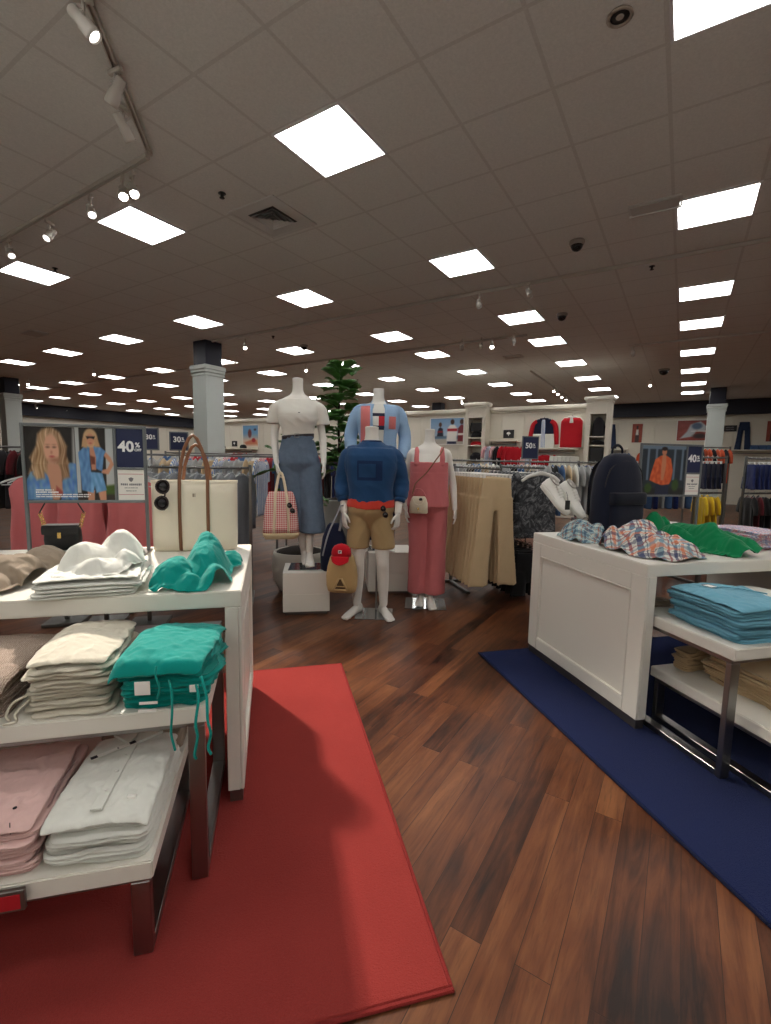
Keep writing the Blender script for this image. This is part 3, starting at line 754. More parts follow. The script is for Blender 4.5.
# red promotional holder on the front edge of the lowest table
t = empty('sign_clip', W(O1, -.545, -.5655, .242), TA)
mb = MB(); mb.box(-.065, .065, -.008, .004, 0, .056, .002); mb.build('holder', M_darksteel, t)
mb = MB(); mb.box(-.06, .056, -.0095, -.0082, .008, .046, 0); q = mb.build('card', plain('red_card', rgb(176, 24, 36), .5, var=0), t); q['label'] = 'red printed card strip'
tag(t, 'grey card holder with a red strip on the front edge of the lowest nesting table', 'sign holder')
# middle table: taupe, cream, teal piles
stack(O1, -.76, -.13, .60, .27, .38, rnd_ts(6, .026, 7), M_taupe, 14, 'folded_shorts', topmost('folded taupe striped shorts', 'the striped taupe pile'), 'taupe striped shorts', lips=2, wob=.018, crumple=.012, wave=.05, dome=.2, cover=(.02, .02, .03, .0, 1.18))
cr = stack(O1, -.468, -.135, .60, .22, .36, rnd_ts(11, .0145, 8) + [.026], M_crm, 15, 'folded_trousers', topmost('folded cream gauze trousers', 'the cream pile'), 'cream gauze trousers', lips=1, wob=.022, rot=.02, crumple=.014, dome=.16, wave=.05, jit=.01, cover=(.006, .0, .012, .0, 1.28))
tl = stack(O1, -.192, -.176, .60, .25, .325, rnd_ts(6, .027, 9) + [.05], M_teal, 16, 'folded_shorts', topmost('folded teal drawstring shorts', 'the teal pile'), 'teal drawstring shorts', lips=2, wob=.03, rot=-.1, crumple=.012, dome=.2, wave=.05, jit=.01, lean=(.0, -.01), cover=(.02, .006, .035, .0, 1.14))
# drawstrings and tags hang from the teal shorts
def cord(pts, r, mat, parent, nm='drawstring'):
    P_ = [Vector(p) for p in pts]; Q = []
    for i in range(len(P_) - 1):
        a, b, c, d = P_[max(i - 1, 0)], P_[i], P_[i + 1], P_[min(i + 2, len(P_) - 1)]
        for k in range(5):
            f = k / 5; Q.append(.5 * ((2 * b) + (c - a) * f + (2 * a - 5 * b + 4 * c - d) * f * f + (3 * b - a - 3 * c + d) * f ** 3))
    Q.append(P_[-1]); mb = MB(); mb.tube(Q, r, 7); return mb.build(nm, mat, parent)
cord([(.03, -.19, .10), (.045, -.222, .085), (.05, -.238, .03), (.046, -.24, -.03), (.052, -.239, -.07), (.055, -.239, -.085)], .0035, M_teal, tl[2])
cord([(.105, -.192, .085), (.12, -.23, .06), (.116, -.252, .0), (.121, -.254, -.04), (.112, -.255, -.09), (.116, -.255, -.105)], .0042, M_teal, tl[3])
cord([(.118, -.19, .11), (.142, -.23, .07), (.15, -.256, .01), (.158, -.258, -.03), (.15, -.258, -.07), (.158, -.258, -.092)], .0042, M_teal, tl[4])
cord([(.0, -.2, .15), (.0, -.212, .13), (.01, -.214, .09), (.002, -.214, .06)], .003, M_teal, tl[-1])
mb = MB(); mb.box(-.06, -.018, -.206, -.2035, .068, .108, .0005); q = mb.build('care_label', M_paper, tl[4]); q['label'] = 'white square care label'
mb = MB(); mb.box(-.055, -.005, -.2, -.198, .012, .021, .0005); q = mb.build('care_label', M_paper, tl[0]); q['label'] = 'white label strip'
mb = MB(); mb.box(-.05, -.0, -.2035, -.2015, .038, .046, .0005); mb.build('care_label', M_paper, tl[1])
mb = MB(); mb.box(.083, .108, -.182, -.179, .058, .08, .0005, 0); q = mb.build('care_label', M_paper, tl[2]); q['label'] = 'white folded care label'
cord([(-.105, -.16, .06), (-.135, -.175, .05), (-.15, -.185, .02), (-.14, -.19, .004)], .0035, M_crm, cr[3]); cord([(-.1, -.165, .05), (-.13, -.18, .02), (-.12, -.2, .006), (-.15, -.205, .003)], .0035, M_crm, cr[2])
# the table on the navy rug: sky blue pile, khaki pile and smaller ones
bl = stack(O2, .292, -.19, .60, .31, .40, rnd_ts(7, .0225, 21) + [.026], M_blue, 22, 'folded_shirt', topmost('folded sky blue shirt', 'the blue pile'), 'sky blue folded shirts', lips=2, wob=.012, rot=-.05, jit=.014, dome=.18, wave=.04, lean=(-.01, 0), crumple=.006, cover=(.012, .012, .01, .0, 1.06))
bz = zat(bl[-1], -.055, .06) / .985 + .001
mb = MB(); Mt = T(-.055, .06, bz * .985) @ Rz(.15); mb.box(-.024, .024, -.03, .03, 0, .0012, .0003, 0, Mt); s_ = mb.build('neck_label', M_paper, bl[-1]); s_['label'] = 'white neck label with a dark border'
mb = MB(); mb.box(-.019, .019, -.03, -.024, .0012, .0016, 0, 0, Mt); mb.box(-.019, .019, .024, .03, .0012, .0016, 0, 0, Mt); mb.box(-.024, -.019, -.03, .03, .0012, .0016, 0, 0, Mt); mb.box(.019, .024, -.03, .03, .0012, .0016, 0, 0, Mt); mb.build('label_border', M_ink, s_)
mb = MB(); mb.tube([(-.1, .075, bz * .95), (-.05, .03, bz * .99), (.0, .045, bz * .985), (.06, .0, bz * .98), (.12, -.07, bz * .95)], .003, 8); mb.build('neckline_rib', M_blue, bl[-1])
stack(O2, .61, -.16, .60, .26, .42, rnd_ts(6, .02, 23), [M_wht, M_pink, M_wht], 23, 'folded_shirt', topmost('folded pale shirt', 'the pale pile next to the blue shirts'), 'pale shirts by the blue pile', lips=2, wob=.01)
stack(O2, .2, .16, .60, .17, .1, rnd_ts(2, .02, 24), M_beige, 24, 'folded_shirt', topmost('small folded taupe shirt', 'the pair behind the blue pile'), 'taupe shirts behind the blue pile', wob=.008)
kh = stack(O2, .48, -.3, .295, .33, .5, rnd_ts(6, .0215, 25), M_khaki, 26, 'folded_trousers', topmost('folded khaki trousers', 'the front khaki pile'), 'khaki folded trousers', lips=2, wob=.022, jit=.014, dome=.15, wave=.03, crumple=.01)
stack(O2, .36, .03, .295, .2, .1, rnd_ts(6, .018, 27), M_khaki, 27, 'folded_trousers', topmost('small folded khaki trousers', 'the back khaki pile'), 'khaki trousers at the back', lips=2, wob=.008)
# ================================================================== garments thrown on the table tops
def heap(O, nm, poly, k, seed, mat, label, humps, cat='clothing', z=TOP, **kw):
    o = drape(nm, poly, k, seed, mat, humps, **kw); o.location = W(O, 0, 0, z + .0006); o.rotation_euler = (0, 0, TA); return tag(o, label, cat)
# teal shirt
heap(O1, 'crumpled_shirt', [(-.335, .06), (-.32, .01), (-.23, .006), (-.17, .01), (-.15, .003), (-.1, .003), (-.085, .07), (-.045, .1), (-.035, .3), (-.01, .46), (-.015, .54), (-.08, .52), (-.13, .46), (-.19, .44), (-.27, .3), (-.31, .17)], 2.3, 4, M_teal,
     'crumpled teal shirt thrown on the table corner in front of the canvas tote', [(-.15, .26, .09, .19, .15), (-.25, .13, .1, .09, .1), (-.1, .1, .05, .1, .075), (-.07, .42, .06, .06, .06), (-.19, .06, .05, .05, .05)], h=.1, bend=.03)
# white shirts: a low folded pile with one thrown over it, and its bunched collar
ws = stack(O1, -.53, .155, TOP, .335, .32, [.013, .013, .014, .016, .022], M_wht, 31, 'folded_shirt', topmost('folded white shirt', 'the white pile on the table top'), 'white shirts on the table top', lips=1, wob=.011, rot=.12, jit=.012, dome=.2, cover=(.0, .0, .004, .0, 1.2))
q = drape('loose_layer', [(-.12, -.12), (.0, -.14), (.13, -.12), (.16, .05), (.15, .19), (.05, .2), (-.06, .15), (-.13, .0)], 1.8, 33, M_wht, [(.07, .11, .09, .1, .12), (-.02, .05, .14, .07, .08), (.04, -.06, .1, .05, .04), (.1, .02, .04, .09, .06)], h=.07, bend=.03)
q.parent = ws[-1]; q.location = (0, 0, .062)
# taupe shirts at the edge of the picture
heap(O1, 'crumpled_shirt', [(-1.12, .02), (-.9, .01), (-.8, .07), (-.745, .22), (-.7, .36), (-.69, .5), (-.8, .52), (-1.0, .5), (-1.12, .3)], 2.0, 47, M_beige, 'crumpled taupe shirt beside the white pile on the table top', [(-.9, .25, .2, .1, .11), (-.78, .4, .1, .14, .1), (-1.0, .12, .1, .06, .08), (-.86, .12, .05, .1, .07)], h=.09, bend=.03)
# plaid shirts and green ones on the other table
WB = rgb(212, 212, 205)
M_plaid = plaid('plaid_madras', WB, [(.12, .16, rgb(30, 46, 96)), (.42, .12, rgb(214, 118, 76)), (.62, .14, rgb(110, 150, 168)), (.86, .08, rgb(150, 56, 60)), (.3, .03, rgb(34, 38, 60))], .15, .5)
M_plaid2 = plaid('plaid_blue_check', rgb(150, 178, 184), [(.15, .2, rgb(60, 84, 110)), (.5, .14, rgb(196, 200, 190)), (.78, .12, rgb(150, 90, 70)), (.9, .04, rgb(30, 36, 60))], .07, .9)
M_plaid3 = plaid('plaid_pink_check', rgb(222, 214, 216), [(.2, .2, rgb(120, 132, 180)), (.55, .16, rgb(206, 120, 130)), (.85, .06, rgb(60, 70, 120))], .05, .2)
M_green = fabric('green_cotton', rgb(0, 124, 74), .08, bump=.45)
T2 = TOP + .0085
heap(O2, 'crumpled_shirt', [(.03, .66), (.08, .55), (.17, .55), (.27, .64), (.3, .78), (.26, .88), (.15, .93), (.05, .88)], 2.0, 51, M_plaid2, 'crumpled blue checked shirt at the far end of the plaid heap', [(.17, .76, .11, .14, .12), (.1, .65, .06, .06, .1), (.24, .68, .05, .08, .1)], h=.09, z=T2, bend=.03)
heap(O2, 'crumpled_shirt', [(.14, .02), (.2, .004), (.27, .004), (.33, .03), (.43, .03), (.44, .12), (.5, .3), (.5, .5), (.42, .62), (.3, .6), (.2, .52), (.1, .5), (.06, .38), (.07, .25), (.1, .12)], 1.9, 52, M_plaid, 'crumpled multicoloured plaid shirt spread over the table corner above the blue pile', [(.3, .42, .2, .11, .14), (.2, .25, .1, .22, .12), (.37, .18, .06, .12, .085), (.25, .08, .08, .05, .07), (.13, .42, .06, .07, .11), (.44, .36, .05, .12, .08)], h=.09, z=T2, bend=.03)
heap(O2, 'crumpled_shirt', [(.6, .03), (.78, .04), (.84, .2), (.85, .45), (.84, .66), (.72, .7), (.6, .66), (.55, .45), (.54, .2)], 1.9, 53, M_green, 'crumpled green shirt stretched out beside the plaid shirt', [(.68, .35, .08, .36, .13), (.77, .3, .07, .32, .1), (.61, .45, .04, .18, .1)], h=.08, z=T2, bend=.03)
heap(O2, 'crumpled_shirt', [(.71, .73), (.78, .73), (.88, .73), (.92, .8), (.88, .845), (.78, .85), (.71, .83)], 1.9, 54, M_green, 'small green shirt bundle by the feet of the poster stand', [(.78, .8, .09, .07, .16), (.86, .8, .06, .07, .12)], h=.07, z=T2)
stack(O2, 1.08, .38, TOP + .0085, .26, .36, rnd_ts(6, .018, 55), M_plaid3, 55, 'folded_shirt', topmost('folded pink plaid shirt', 'the pile beyond the green shirt'), 'pink and blue plaid shirts', lips=2, wob=.014, crumple=.008)

# ================================================================== printed posters
def printed(nm, w, h, paint, parent, M, nx=64, ny=80, th=.0035, edge=None):
    """a flat printed board: the picture is printed as colours on its front face (local x right, z up, front = -y)"""
    v = []; f = []; cols = []
    for j in range(ny + 1):
        for i in range(nx + 1):
            u, t = i / nx, j / ny; v.append((-w / 2 + w * u, 0, h * t)); cols.append(paint(u, t))
    for j in range(ny):
        for i in range(nx):
            a = j * (nx + 1) + i; f.append((a, a + 1, a + nx + 2, a + nx + 1))
    b = len(v); v += [(-w / 2, th, 0), (w / 2, th, 0), (w / 2, th, h), (-w / 2, th, h)]; cols += [(.5, .5, .5)] * 4
    f += [(b + 1, b, b + 3, b + 2)]
    c00, c10, c11, c01 = 0, nx, ny * (nx + 1) + nx, ny * (nx + 1)
    f += [(c00, b, b + 1, c10), (c10, b + 1, b + 2, c11), (c11, b + 2, b + 3, c01), (c01, b + 3, b, c00)]
    me = bpy.data.meshes.new(nm); me.from_pydata([tuple(M @ Vector(p)) for p in v], [], f)
    at = me.color_attributes.new('print', 'FLOAT_COLOR', 'POINT')
    for i, c in enumerate(cols): at.data[i].color = (lin(c[0]), lin(c[1]), lin(c[2]), 1)
    me.materials.append(M_print); me.update()
    o = bpy.data.objects.new(nm, me); COL.objects.link(o); o.parent = parent; return o
_t = NT('printed_paper'); _a = _t.n('ShaderNodeVertexColor', layer_name='print'); _t.base(_a.outputs[0]); M_print = _t.set(.35, 0, .4)
def mixc(a, b, f): f = max(0, min(1, f)); return tuple(a[i] + (b[i] - a[i]) * f for i in range(3))
def soft(d, s=.012): return max(0.0, min(1.0, .5 - d / s))       # 1 inside (d<0)
def el(u, t, cx, cy, a, b, rot=0):
    x, y = u - cx, t - cy
    if rot: x, y = x * math.cos(rot) + y * math.sin(rot), -x * math.sin(rot) + y * math.cos(rot)
    q = math.hypot(x / a, y / b); return (q - 1) * min(a, b)
def pg(u, t, pts):
    """signed distance to a polygon"""
    d = 1e9; ins = False; n = len(pts)
    for i in range(n):
        x1, y1 = pts[i]; x2, y2 = pts[(i + 1) % n]; ex, ey = x2 - x1, y2 - y1
        k = max(0, min(1, ((u - x1) * ex + (t - y1) * ey) / (ex * ex + ey * ey + 1e-12))); d = min(d, math.hypot(u - x1 - ex * k, t - y1 - ey * k))
        if (y1 > t) != (y2 > t) and u < (x2 - x1) * (t - y1) / (y2 - y1) + x1: ins = not ins
    return -d if ins else d
def lay(c, col, d, s=.014): return mixc(c, col, soft(d, s))
def paint_blond(u, t):
    """woman with long blond hair in an open blue denim shirt before a dark doorway"""
    n = nz3(u * 9, t * 9, 2) * 10; c = (34 + n, 31 + n, 30 + n)
    c = lay(c, (150, 148, 146), pg(u, t, [(.9, 0), (1, 0), (1, 1), (.95, 1)]), .05)
    hs = nz3((u + .025 * math.sin(t * 16)) * 30, t * 4, 5) * 66 - 10 * (t < .5)
    den = (92 + nz3(u * 16, t * 10, 8) * 36, 132 + nz3(u * 16, t * 10, 8) * 32, 178 + nz3(u * 14, t * 8, 8) * 26)
    c = lay(c, (158 + hs, 128 + hs, 98 + hs), pg(u, t, [(.36, .97), (.54, 1.0), (.7, .93), (.84, .74), (.8, .6), (.92, .46), (.86, .34), (.72, .28), (.3, .28), (.04, .36), (.12, .5), (.08, .58), (.22, .74), (.26, .9)]), .05)
    c = lay(c, den, pg(u, t, [(-.02, 0), (-.02, .26), (.08, .38), (.3, .44), (.46, .3), (.5, 0)]), .03)
    c = lay(c, den, pg(u, t, [(.66, 0), (.7, .26), (.76, .44), (.88, .52), (1.02, .5), (1.02, 0)]), .03)
    sk = (206, 156, 132)
    c = lay(c, (186, 136, 112), pg(u, t, [(.42, .5), (.64, .5), (.7, .4), (.7, .1), (.62, 0), (.5, 0), (.46, .2), (.42, .38)]), .03)
    c = lay(c, (150, 70, 66), pg(u, t, [(.58, .2), (.7, .12), (.7, .06), (.56, .1)]), .03)
    c = lay(c, sk, el(u, t, .52, .7, .155, .2, .08), .04)
    c = lay(c, (150, 104, 84), el(u, t, .59, .55, .1, .03), .06)
    for ex in (.45, .58): c = lay(c, (112, 82, 70), el(u, t, ex, .725, .035, .013), .02); c = lay(c, (158, 118, 96), el(u, t, ex, .76, .036, .007), .014)
    c = lay(c, (176, 118, 98), el(u, t, .52, .655, .02, .02), .03); c = lay(c, (172, 84, 82), el(u, t, .525, .598, .05, .016), .018)
    c = lay(c, (172 + hs, 140 + hs, 106 + hs), pg(u, t, [(.32, .9), (.45, .97), (.4, .84), (.36, .7), (.36, .5), (.36, .3), (.2, .28), (.12, .36), (.2, .5), (.24, .74)]), .05)
    c = lay(c, (146 + hs, 114 + hs, 86 + hs), pg(u, t, [(.5, .97), (.66, .92), (.8, .74), (.84, .5), (.86, .32), (.7, .28), (.7, .5), (.68, .7), (.64, .84)]), .05)
    return c
def paint_blond2(u, t):
    """woman in sunglasses, open blue shirt and blue shorts, hand on hip, white door frames"""
    n = nz3(u * 9, t * 9, 4) * 8; c = (40 + n, 36 + n, 34 + n)
    c = lay(c, (176, 180, 180), pg(u, t, [(-.02, .1), (.1, .1), (.1, 1.02), (-.02, 1.02)]), .02)
    c = lay(c, (176, 180, 182), pg(u, t, [(.78, .1), (1.02, .1), (1.02, 1.02), (.8, 1.02)]), .02)
    c = lay(c, (70, 92, 40), pg(u, t, [(.72, .06), (1.02, .06), (1.02, .22), (.72, .2)]), .04); c = lay(c, (60, 52, 48), pg(u, t, [(-.02, -.02), (1.02, -.02), (1.02, .08), (-.02, .08)]), .04)
    sk = (196, 140, 112); dn = nz3(u * 14, t * 9, 9) * 28; den = (90 + dn, 132 + dn, 180 + dn)
    c = lay(c, sk, pg(u, t, [(.78, .68), (.92, .6), (1.0, .5), (.84, .36), (.66, .38), (.66, .42), (.82, .44), (.9, .52), (.74, .62)]), .02)
    c = lay(c, sk, pg(u, t, [(.26, .16), (.27, -.02), (.44, -.02), (.46, .14)]), .02); c = lay(c, sk, pg(u, t, [(.54, .14), (.6, -.02), (.76, -.02), (.76, .14)]), .02)
    c = lay(c, (188, 132, 106), pg(u, t, [(.34, .76), (.5, .76), (.54, .6), (.52, .42), (.4, .42), (.38, .6)]), .02)
    c = lay(c, (110, 58, 44), pg(u, t, [(.38, .62), (.5, .6), (.5, .5), (.4, .5)]), .02)
    c = lay(c, (104 + dn, 152 + dn, 196 + dn), pg(u, t, [(.3, .4), (.68, .38), (.78, .14), (.5, .1), (.46, .2), (.42, .1), (.14, .14)]), .02)
    c = lay(c, den, pg(u, t, [(.3, .78), (.18, .72), (.06, .66), (.1, .4), (.12, .14), (.34, .13), (.38, .4), (.36, .62), (.38, .76)]), .02)
    c = lay(c, den, pg(u, t, [(.46, .76), (.66, .74), (.8, .68), (.74, .62), (.68, .4), (.52, .44), (.53, .6)]), .02)
    c = lay(c, (196, 160, 122), el(u, t, .4, .86, .19, .13), .03); c = lay(c, (184, 146, 108), pg(u, t, [(.2, .86), (.16, .74), (.3, .72), (.32, .86)]), .03); c = lay(c, (184, 146, 108), pg(u, t, [(.5, .84), (.52, .74), (.66, .74), (.58, .88)]), .03)
    c = lay(c, sk, el(u, t, .4, .84, .1, .085), .02); c = lay(c, (40, 34, 34), pg(u, t, [(.28, .885), (.53, .885), (.5, .845), (.42, .86), (.38, .86), (.32, .845)]), .015)
    c = lay(c, (170, 90, 84), el(u, t, .4, .79, .035, .009), .012)
    return c
def paint_orange(u, t):
    """man in an orange shirt before dark glass doors"""
    n = nz3(u * 8, t * 8, 6) * 10; c = (44 + n, 52 + n, 62 + n)
    for x in (.12, .3, .72, .9): c = lay(c, (104, 120, 138), pg(u, t, [(x, .3), (x + .05, .3), (x + .05, 1.02), (x, 1.02)]), .02)
    c = lay(c, (112, 130, 150), pg(u, t, [(-.02, .93), (1.02, .93), (1.02, 1.02), (-.02, 1.02)]), .02)
    c = lay(c, (40, 40, 42), pg(u, t, [(-.02, -.02), (1.02, -.02), (1.02, .14), (-.02, .14)]), .05); c = lay(c, (60, 84, 40), el(u, t, .8, .2, .08, .12), .04); c = lay(c, (60, 84, 40), el(u, t, .18, .14, .08, .1), .04)
    o = nz3(u * 18, t * 12, 3) * 26; ora = (204 + o, 92 + o, 54 + o * .6)
    c = lay(c, (40, 44, 66), pg(u, t, [(.36, .3), (.64, .3), (.66, -.02), (.34, -.02)]), .02)
    c = lay(c, ora, pg(u, t, [(.42, .8), (.3, .72), (.22, .42), (.2, .3), (.34, .24), (.48, .2), (.52, .2), (.66, .22), (.7, .3), (.72, .5), (.66, .74), (.56, .8)]), .02)
    c = lay(c, (196, 128, 96), pg(u, t, [(.46, .82), (.54, .82), (.56, .6), (.52, .3), (.46, .3), (.45, .6)]), .02)
    c = lay(c, (190, 124, 94), el(u, t, .5, .88, .055, .07), .02); c = lay(c, (40, 28, 24), el(u, t, .5, .94, .065, .04), .02)
    return c
M_signgrey = plain('sign_frame_grey', rgb(112, 116, 118), .4, .35, var=.03); M_navycard = plain('navy_print', rgb(24, 34, 72), .5, var=0); M_whitecard = plain('white_print', rgb(232, 228, 222), .5, var=0); M_wtxt = plain('white_lettering', rgb(238, 238, 238), .5, var=0); M_gtxt = plain('grey_lettering', rgb(120, 120, 124), .5, var=0); M_pinkline = plain('pink_rule', rgb(196, 130, 136), .5, var=0)
def front(x, z): return T(x, -.006, z) @ Rx(PI / 2)           # text plane facing -y
def percent(parent, x, z, s, num='40', mat=None, y=-.006):
    M0 = T(0, y + .006, 0)
    word(num, 'numerals', mat or M_wtxt, parent, M0 @ front(x - .18 * s, z), s, .022 * s * 1.4, .0006)
    word('%', 'percent_mark', mat or M_wtxt, parent, M0 @ front(x + .55 * s, z + .13 * s), s * .46, .012 * s, .0006)
    word('OFF', 'off_word', mat or M_wtxt, parent, M0 @ front(x + .56 * s, z - .2 * s), s * .25, .008 * s, .0006)
def sign_stand(O, x0, x1, y, zb, boards, label, num, deco=0):
    o = empty('poster_stand', W(O, (x0 + x1) / 2, y, zb), TA); w = x1 - x0; hw = w / 2; b = .014; z1, z2 = .255, .635
    mb = MB(); mb.box(-hw, hw, -.085, .07, .0, .01, .003); q = mb.build('base_plate', M_steel, o)
    mb = MB()
    mb.box(-hw, -hw + b, -.009, .009, .0105, z2, .002); mb.box(hw - b, hw, -.009, .009, .0105, z2, .002)
    mb.box(-hw + b, hw - b, -.009, .009, z2 - b, z2, .002); mb.box(-hw + b, hw - b, -.009, .009, z1, z1 + b, .002)
    xs = hw - .135; mb.box(xs - b, xs, -.009, .009, z1 + b, z2 - b, .002); mb.box(xs, hw - b, -.009, .009, z1 + .165, z1 + .165 + .011, .002)
    mb.build('frame', M_signgrey, o)
    n = len(boards); x = -hw + b; W_ = (xs - b + hw - b); hh = z2 - z1 - 2 * b
    for nm, share, fn, lb in boards:
        ww = W_ * share; q = printed(nm, ww - .001, hh - .001, fn, o, T(x + ww / 2, -.003, z1 + b), int(70 * share * 2), 90); q['label'] = lb; x += ww
    cx = (xs + hw - b) / 2; cw = hw - b - xs
    mb = MB(); mb.box(xs + .0005, hw - b - .0005, -.004, .004, z1 + .1765, z2 - b - .0005, .0005); c = mb.build('discount_card', M_navycard, o); c['label'] = 'navy card with white discount figures'
    percent(c, cx - .004, z1 + .1765 + (z2 - b - z1 - .1765) * .53, .072, num, y=-.0045)
    mb = MB(); mb.box(xs + .0005, hw - b - .0005, -.004, .004, z1 + b + .0005, z1 + .1645, .0005); c = mb.build('notice_card', M_whitecard, o); c['label'] = 'white notice card with small grey lettering'
    mb = MB(); mb.box(xs + .004, hw - b - .004, -.0045, -.0041, z1 + .142, z1 + .145, 0); mb.box(xs + .004, hw - b - .004, -.0045, -.0041, z1 + .04, z1 + .043, 0); mb.build('rule_line', M_pinkline, c)
    mb = MB(); mb.prism([(cx - .012, 0), (cx - .007, -.012), (cx, -.018), (cx + .007, -.012), (cx + .012, 0), (cx, .006)], 0, .0004, 0, T(0, -.0041, z1 + .122) @ Rx(PI / 2)); mb.build('crest_mark', M_gtxt, c)
    mt = lambda x, z: T(0, .0018, 0) @ front(x, z)
    scribble('notice_line', cw * .78, .011, M_gtxt, c, mt(cx, z1 + .092), 3); scribble('notice_line', cw * .5, .005, M_gtxt, c, mt(cx, z1 + .075), 4); scribble('notice_line', cw * .4, .005, M_gtxt, c, mt(cx, z1 + .06), 5)
    return o
st = sign_stand(O1, -1.033, -.492, .80, TOP + .0005, [('poster', .565, paint_blond, 'poster of a person with long blond hair and a blue shirt'), ('poster', .435, paint_blond2, 'poster of a person in sunglasses, blue shirt and blue shorts')], '', '40')
tag(st, 'grey poster stand with two blond person posters and a 40% card', 'sign')
for wd, z, hh in ((.075, .3185, .007), (.095, .308, .009), (.235, .2965, .006), (.225, .2865, .006)):
    scribble('caption', wd, hh, M_wtxt, st, T(0, .002, 0) @ front(-.22 + wd / 2, z), int(wd * 1000))
st = sign_stand(O2, .762, 1.303, .95, TOP + .009, [('poster', 1.0, paint_orange, 'poster of a person in an orange shirt')], '', '40')
tag(st, 'grey poster stand with an orange shirt poster and a 40% card', 'sign')

# ================================================================== canvas tote, sunglasses, handbag
M_canvas = fabric('cream_canvas', rgb(234, 224, 204), .03, weave=500, bump=.25); M_tan = plain('tan_leather', rgb(126, 82, 54), .5, var=.08, bump=.15); M_gold = plain('gold_metal', rgb(214, 180, 110), .25, 1, var=0)
t = empty('canvas_tote', W(O1, -.276, .86, TOP + .0005), TA)
mb = MB(); rings = []
for z, w_, d_, p in ((0, .40, .10, 5), (.012, .412, .125, 6), (.08, .415, .14, 6), (.2, .418, .145, 5), (.3, .42, .13, 4.5), (.366, .422, .11, 4)): rings.append([(x, y + .004 * nz3(x * 8, z * 9, 1), zz) for x, y, zz in ell(0, 0, z, w_ / 2, d_ / 2, 48, p)])
inner = [[(x * .985, y * .93, z) for x, y, z in rings[k]] for k in (5, 4, 3)]
mb.loft(rings + inner); mb.build('body', M_canvas, t)
mb = MB(); mb.loft([ell(0, 0, .354, .2125, .0575, 48, 4), ell(0, 0, .368, .2135, .0585, 48, 4), ell(0, 0, .3685, .209, .054, 48, 4)], cap=False); mb.build('rim_binding', M_canvas, t)
for sy, nm in ((-1, 'front_strap'), (1, 'rear_strap')):
    mb = MB()
    xs = .068
    pts = [(-xs, sy * .0505, .004), (-xs, sy * .0655, .012), (-xs, sy * .0735, .08), (-xs, sy * .076, .2), (-xs, sy * .069, .3), (-xs, sy * .059, .37), (-.06, sy * .056, .45), (-.042, sy * .05, .53), (-.02, sy * .045, .582), (0, sy * .043, .6)]
    if sy > 0: pts = [(x, y, z if z < .38 else .37 + (z - .37) * .8) for x, y, z in pts]
    pts = pts + [(-x, y, z) for x, y, z in pts[-2::-1]]
    mb.tube(pts, .0085, 8, flat=.3, up=(1, 0, 0)); mb.build(nm, M_tan, t)
mb = MB(); mb.box(-.004, .004, -.0785, -.0768, .285, .303, .0004); mb.box(.006, .01, -.0785, -.0768, .285, .303, .0004); q = mb.build('monogram', M_beige, t); q['label'] = 'small stitched monogram'
tag(t, 'large cream canvas tote with tan leather straps on the table top', 'bag')
def sunglasses(name, loc, rz, frame_c, lens_c, label, M=Matrix()):
    o = empty(name, loc, rz)
    for s in (-1, 1):
        ring = [(s * .034 + .027 * math.cos(a) * (1 + .12 * math.sin(a)), 0, .024 * math.sin(a)) for a in [2 * PI * k / 20 for k in range(20)]]
        mb = MB(); mb.tube(ring + ring[:1], .0042, 8, 0, M); mb.build('rim', frame_c, o)
        mb = MB(); mb.loft([[(s * .034 + (x - s * .034) * .9, -.0012, z * .9) for x, y, z in ring], [(s * .034 + (x - s * .034) * .9, .0012, z * .9) for x, y, z in ring]], 0, True, M); mb.build('lens', lens_c, o)
        mb = MB(); mb.tube([(s * .06, .0, .01), (s * .064, .02, .01), (s * .052, .028, .004), (s * .005, .03, -.004)], .0035, 6, 0, M); mb.build('temple_arm', frame_c, o)
    mb = MB(); mb.tube([(-.009, 0, .008), (0, -.002, .012), (.009, 0, .008)], .0036, 6, 0, M); mb.build('bridge', frame_c, o)
    return tag(o, label, 'sunglasses')
M_tort = plain('tortoiseshell', rgb(44, 26, 22), .25, var=.2, scale=40); M_lensd = plain('dark_lens', rgb(26, 22, 26), .08, var=0)
def Wv(O, x, y, z): return Vector(W(O, x, y, z))
sunglasses('hanging_sunglasses', W(O1, -.415, .86 - .122, TOP + .3), TA + .1, M_tort, M_lensd, 'dark sunglasses hanging on the rim of the canvas tote', Ry(PI / 2 + .08) @ Matrix.Scale(1.2, 4))
M_blkl = plain('black_leather', rgb(26, 25, 27), .35, var=.05, bump=.1, bscale=150)
t = empty('black_handbag', W(O1, -.925, .918, TOP + .0005), TA)
mb = MB(); mb.loft([ell(0, 0, z, w_, d_, 36, 4) for z, w_, d_ in ((0, .07, .03), (.008, .078, .036), (.06, .082, .04), (.1, .08, .034), (.128, .077, .026), (.13, .07, .02))]); mb.build('body', M_blkl, t)
mb = MB(); mb.grid(lambda u, v: ((u - .5) * .158, -.0445 - .003 * math.sin(v * PI) + .03 * max(0, v - .8) * 5 * .3, .135 - .06 * (1 - v) * (1 - .5 * abs(u - .5)) ), 16, 8); mb.grid(lambda u, v: ((u - .5) * .158, -.0445 + v * .075, .1355), 16, 4); mb.build('flap', M_blkl, t)
mb = MB(); mb.box(-.009, .009, -.0525, -.0478, .07, .1, .002); mb.build('gold_clasp', M_gold, t)
for s in (-1, 1):
    mb = MB()
    for k in range(6):
        p = Vector((s * (.082 + k * .003), 0, .128 + k * .012)); mb.tube([p + Vector((.007 * math.cos(a), .007 * math.sin(a) * (k % 2), .009 * math.sin(a))) for a in [2 * PI * i / 8 for i in range(9)]], .0022, 5)
    mb.build('chain_link', M_gold, t)
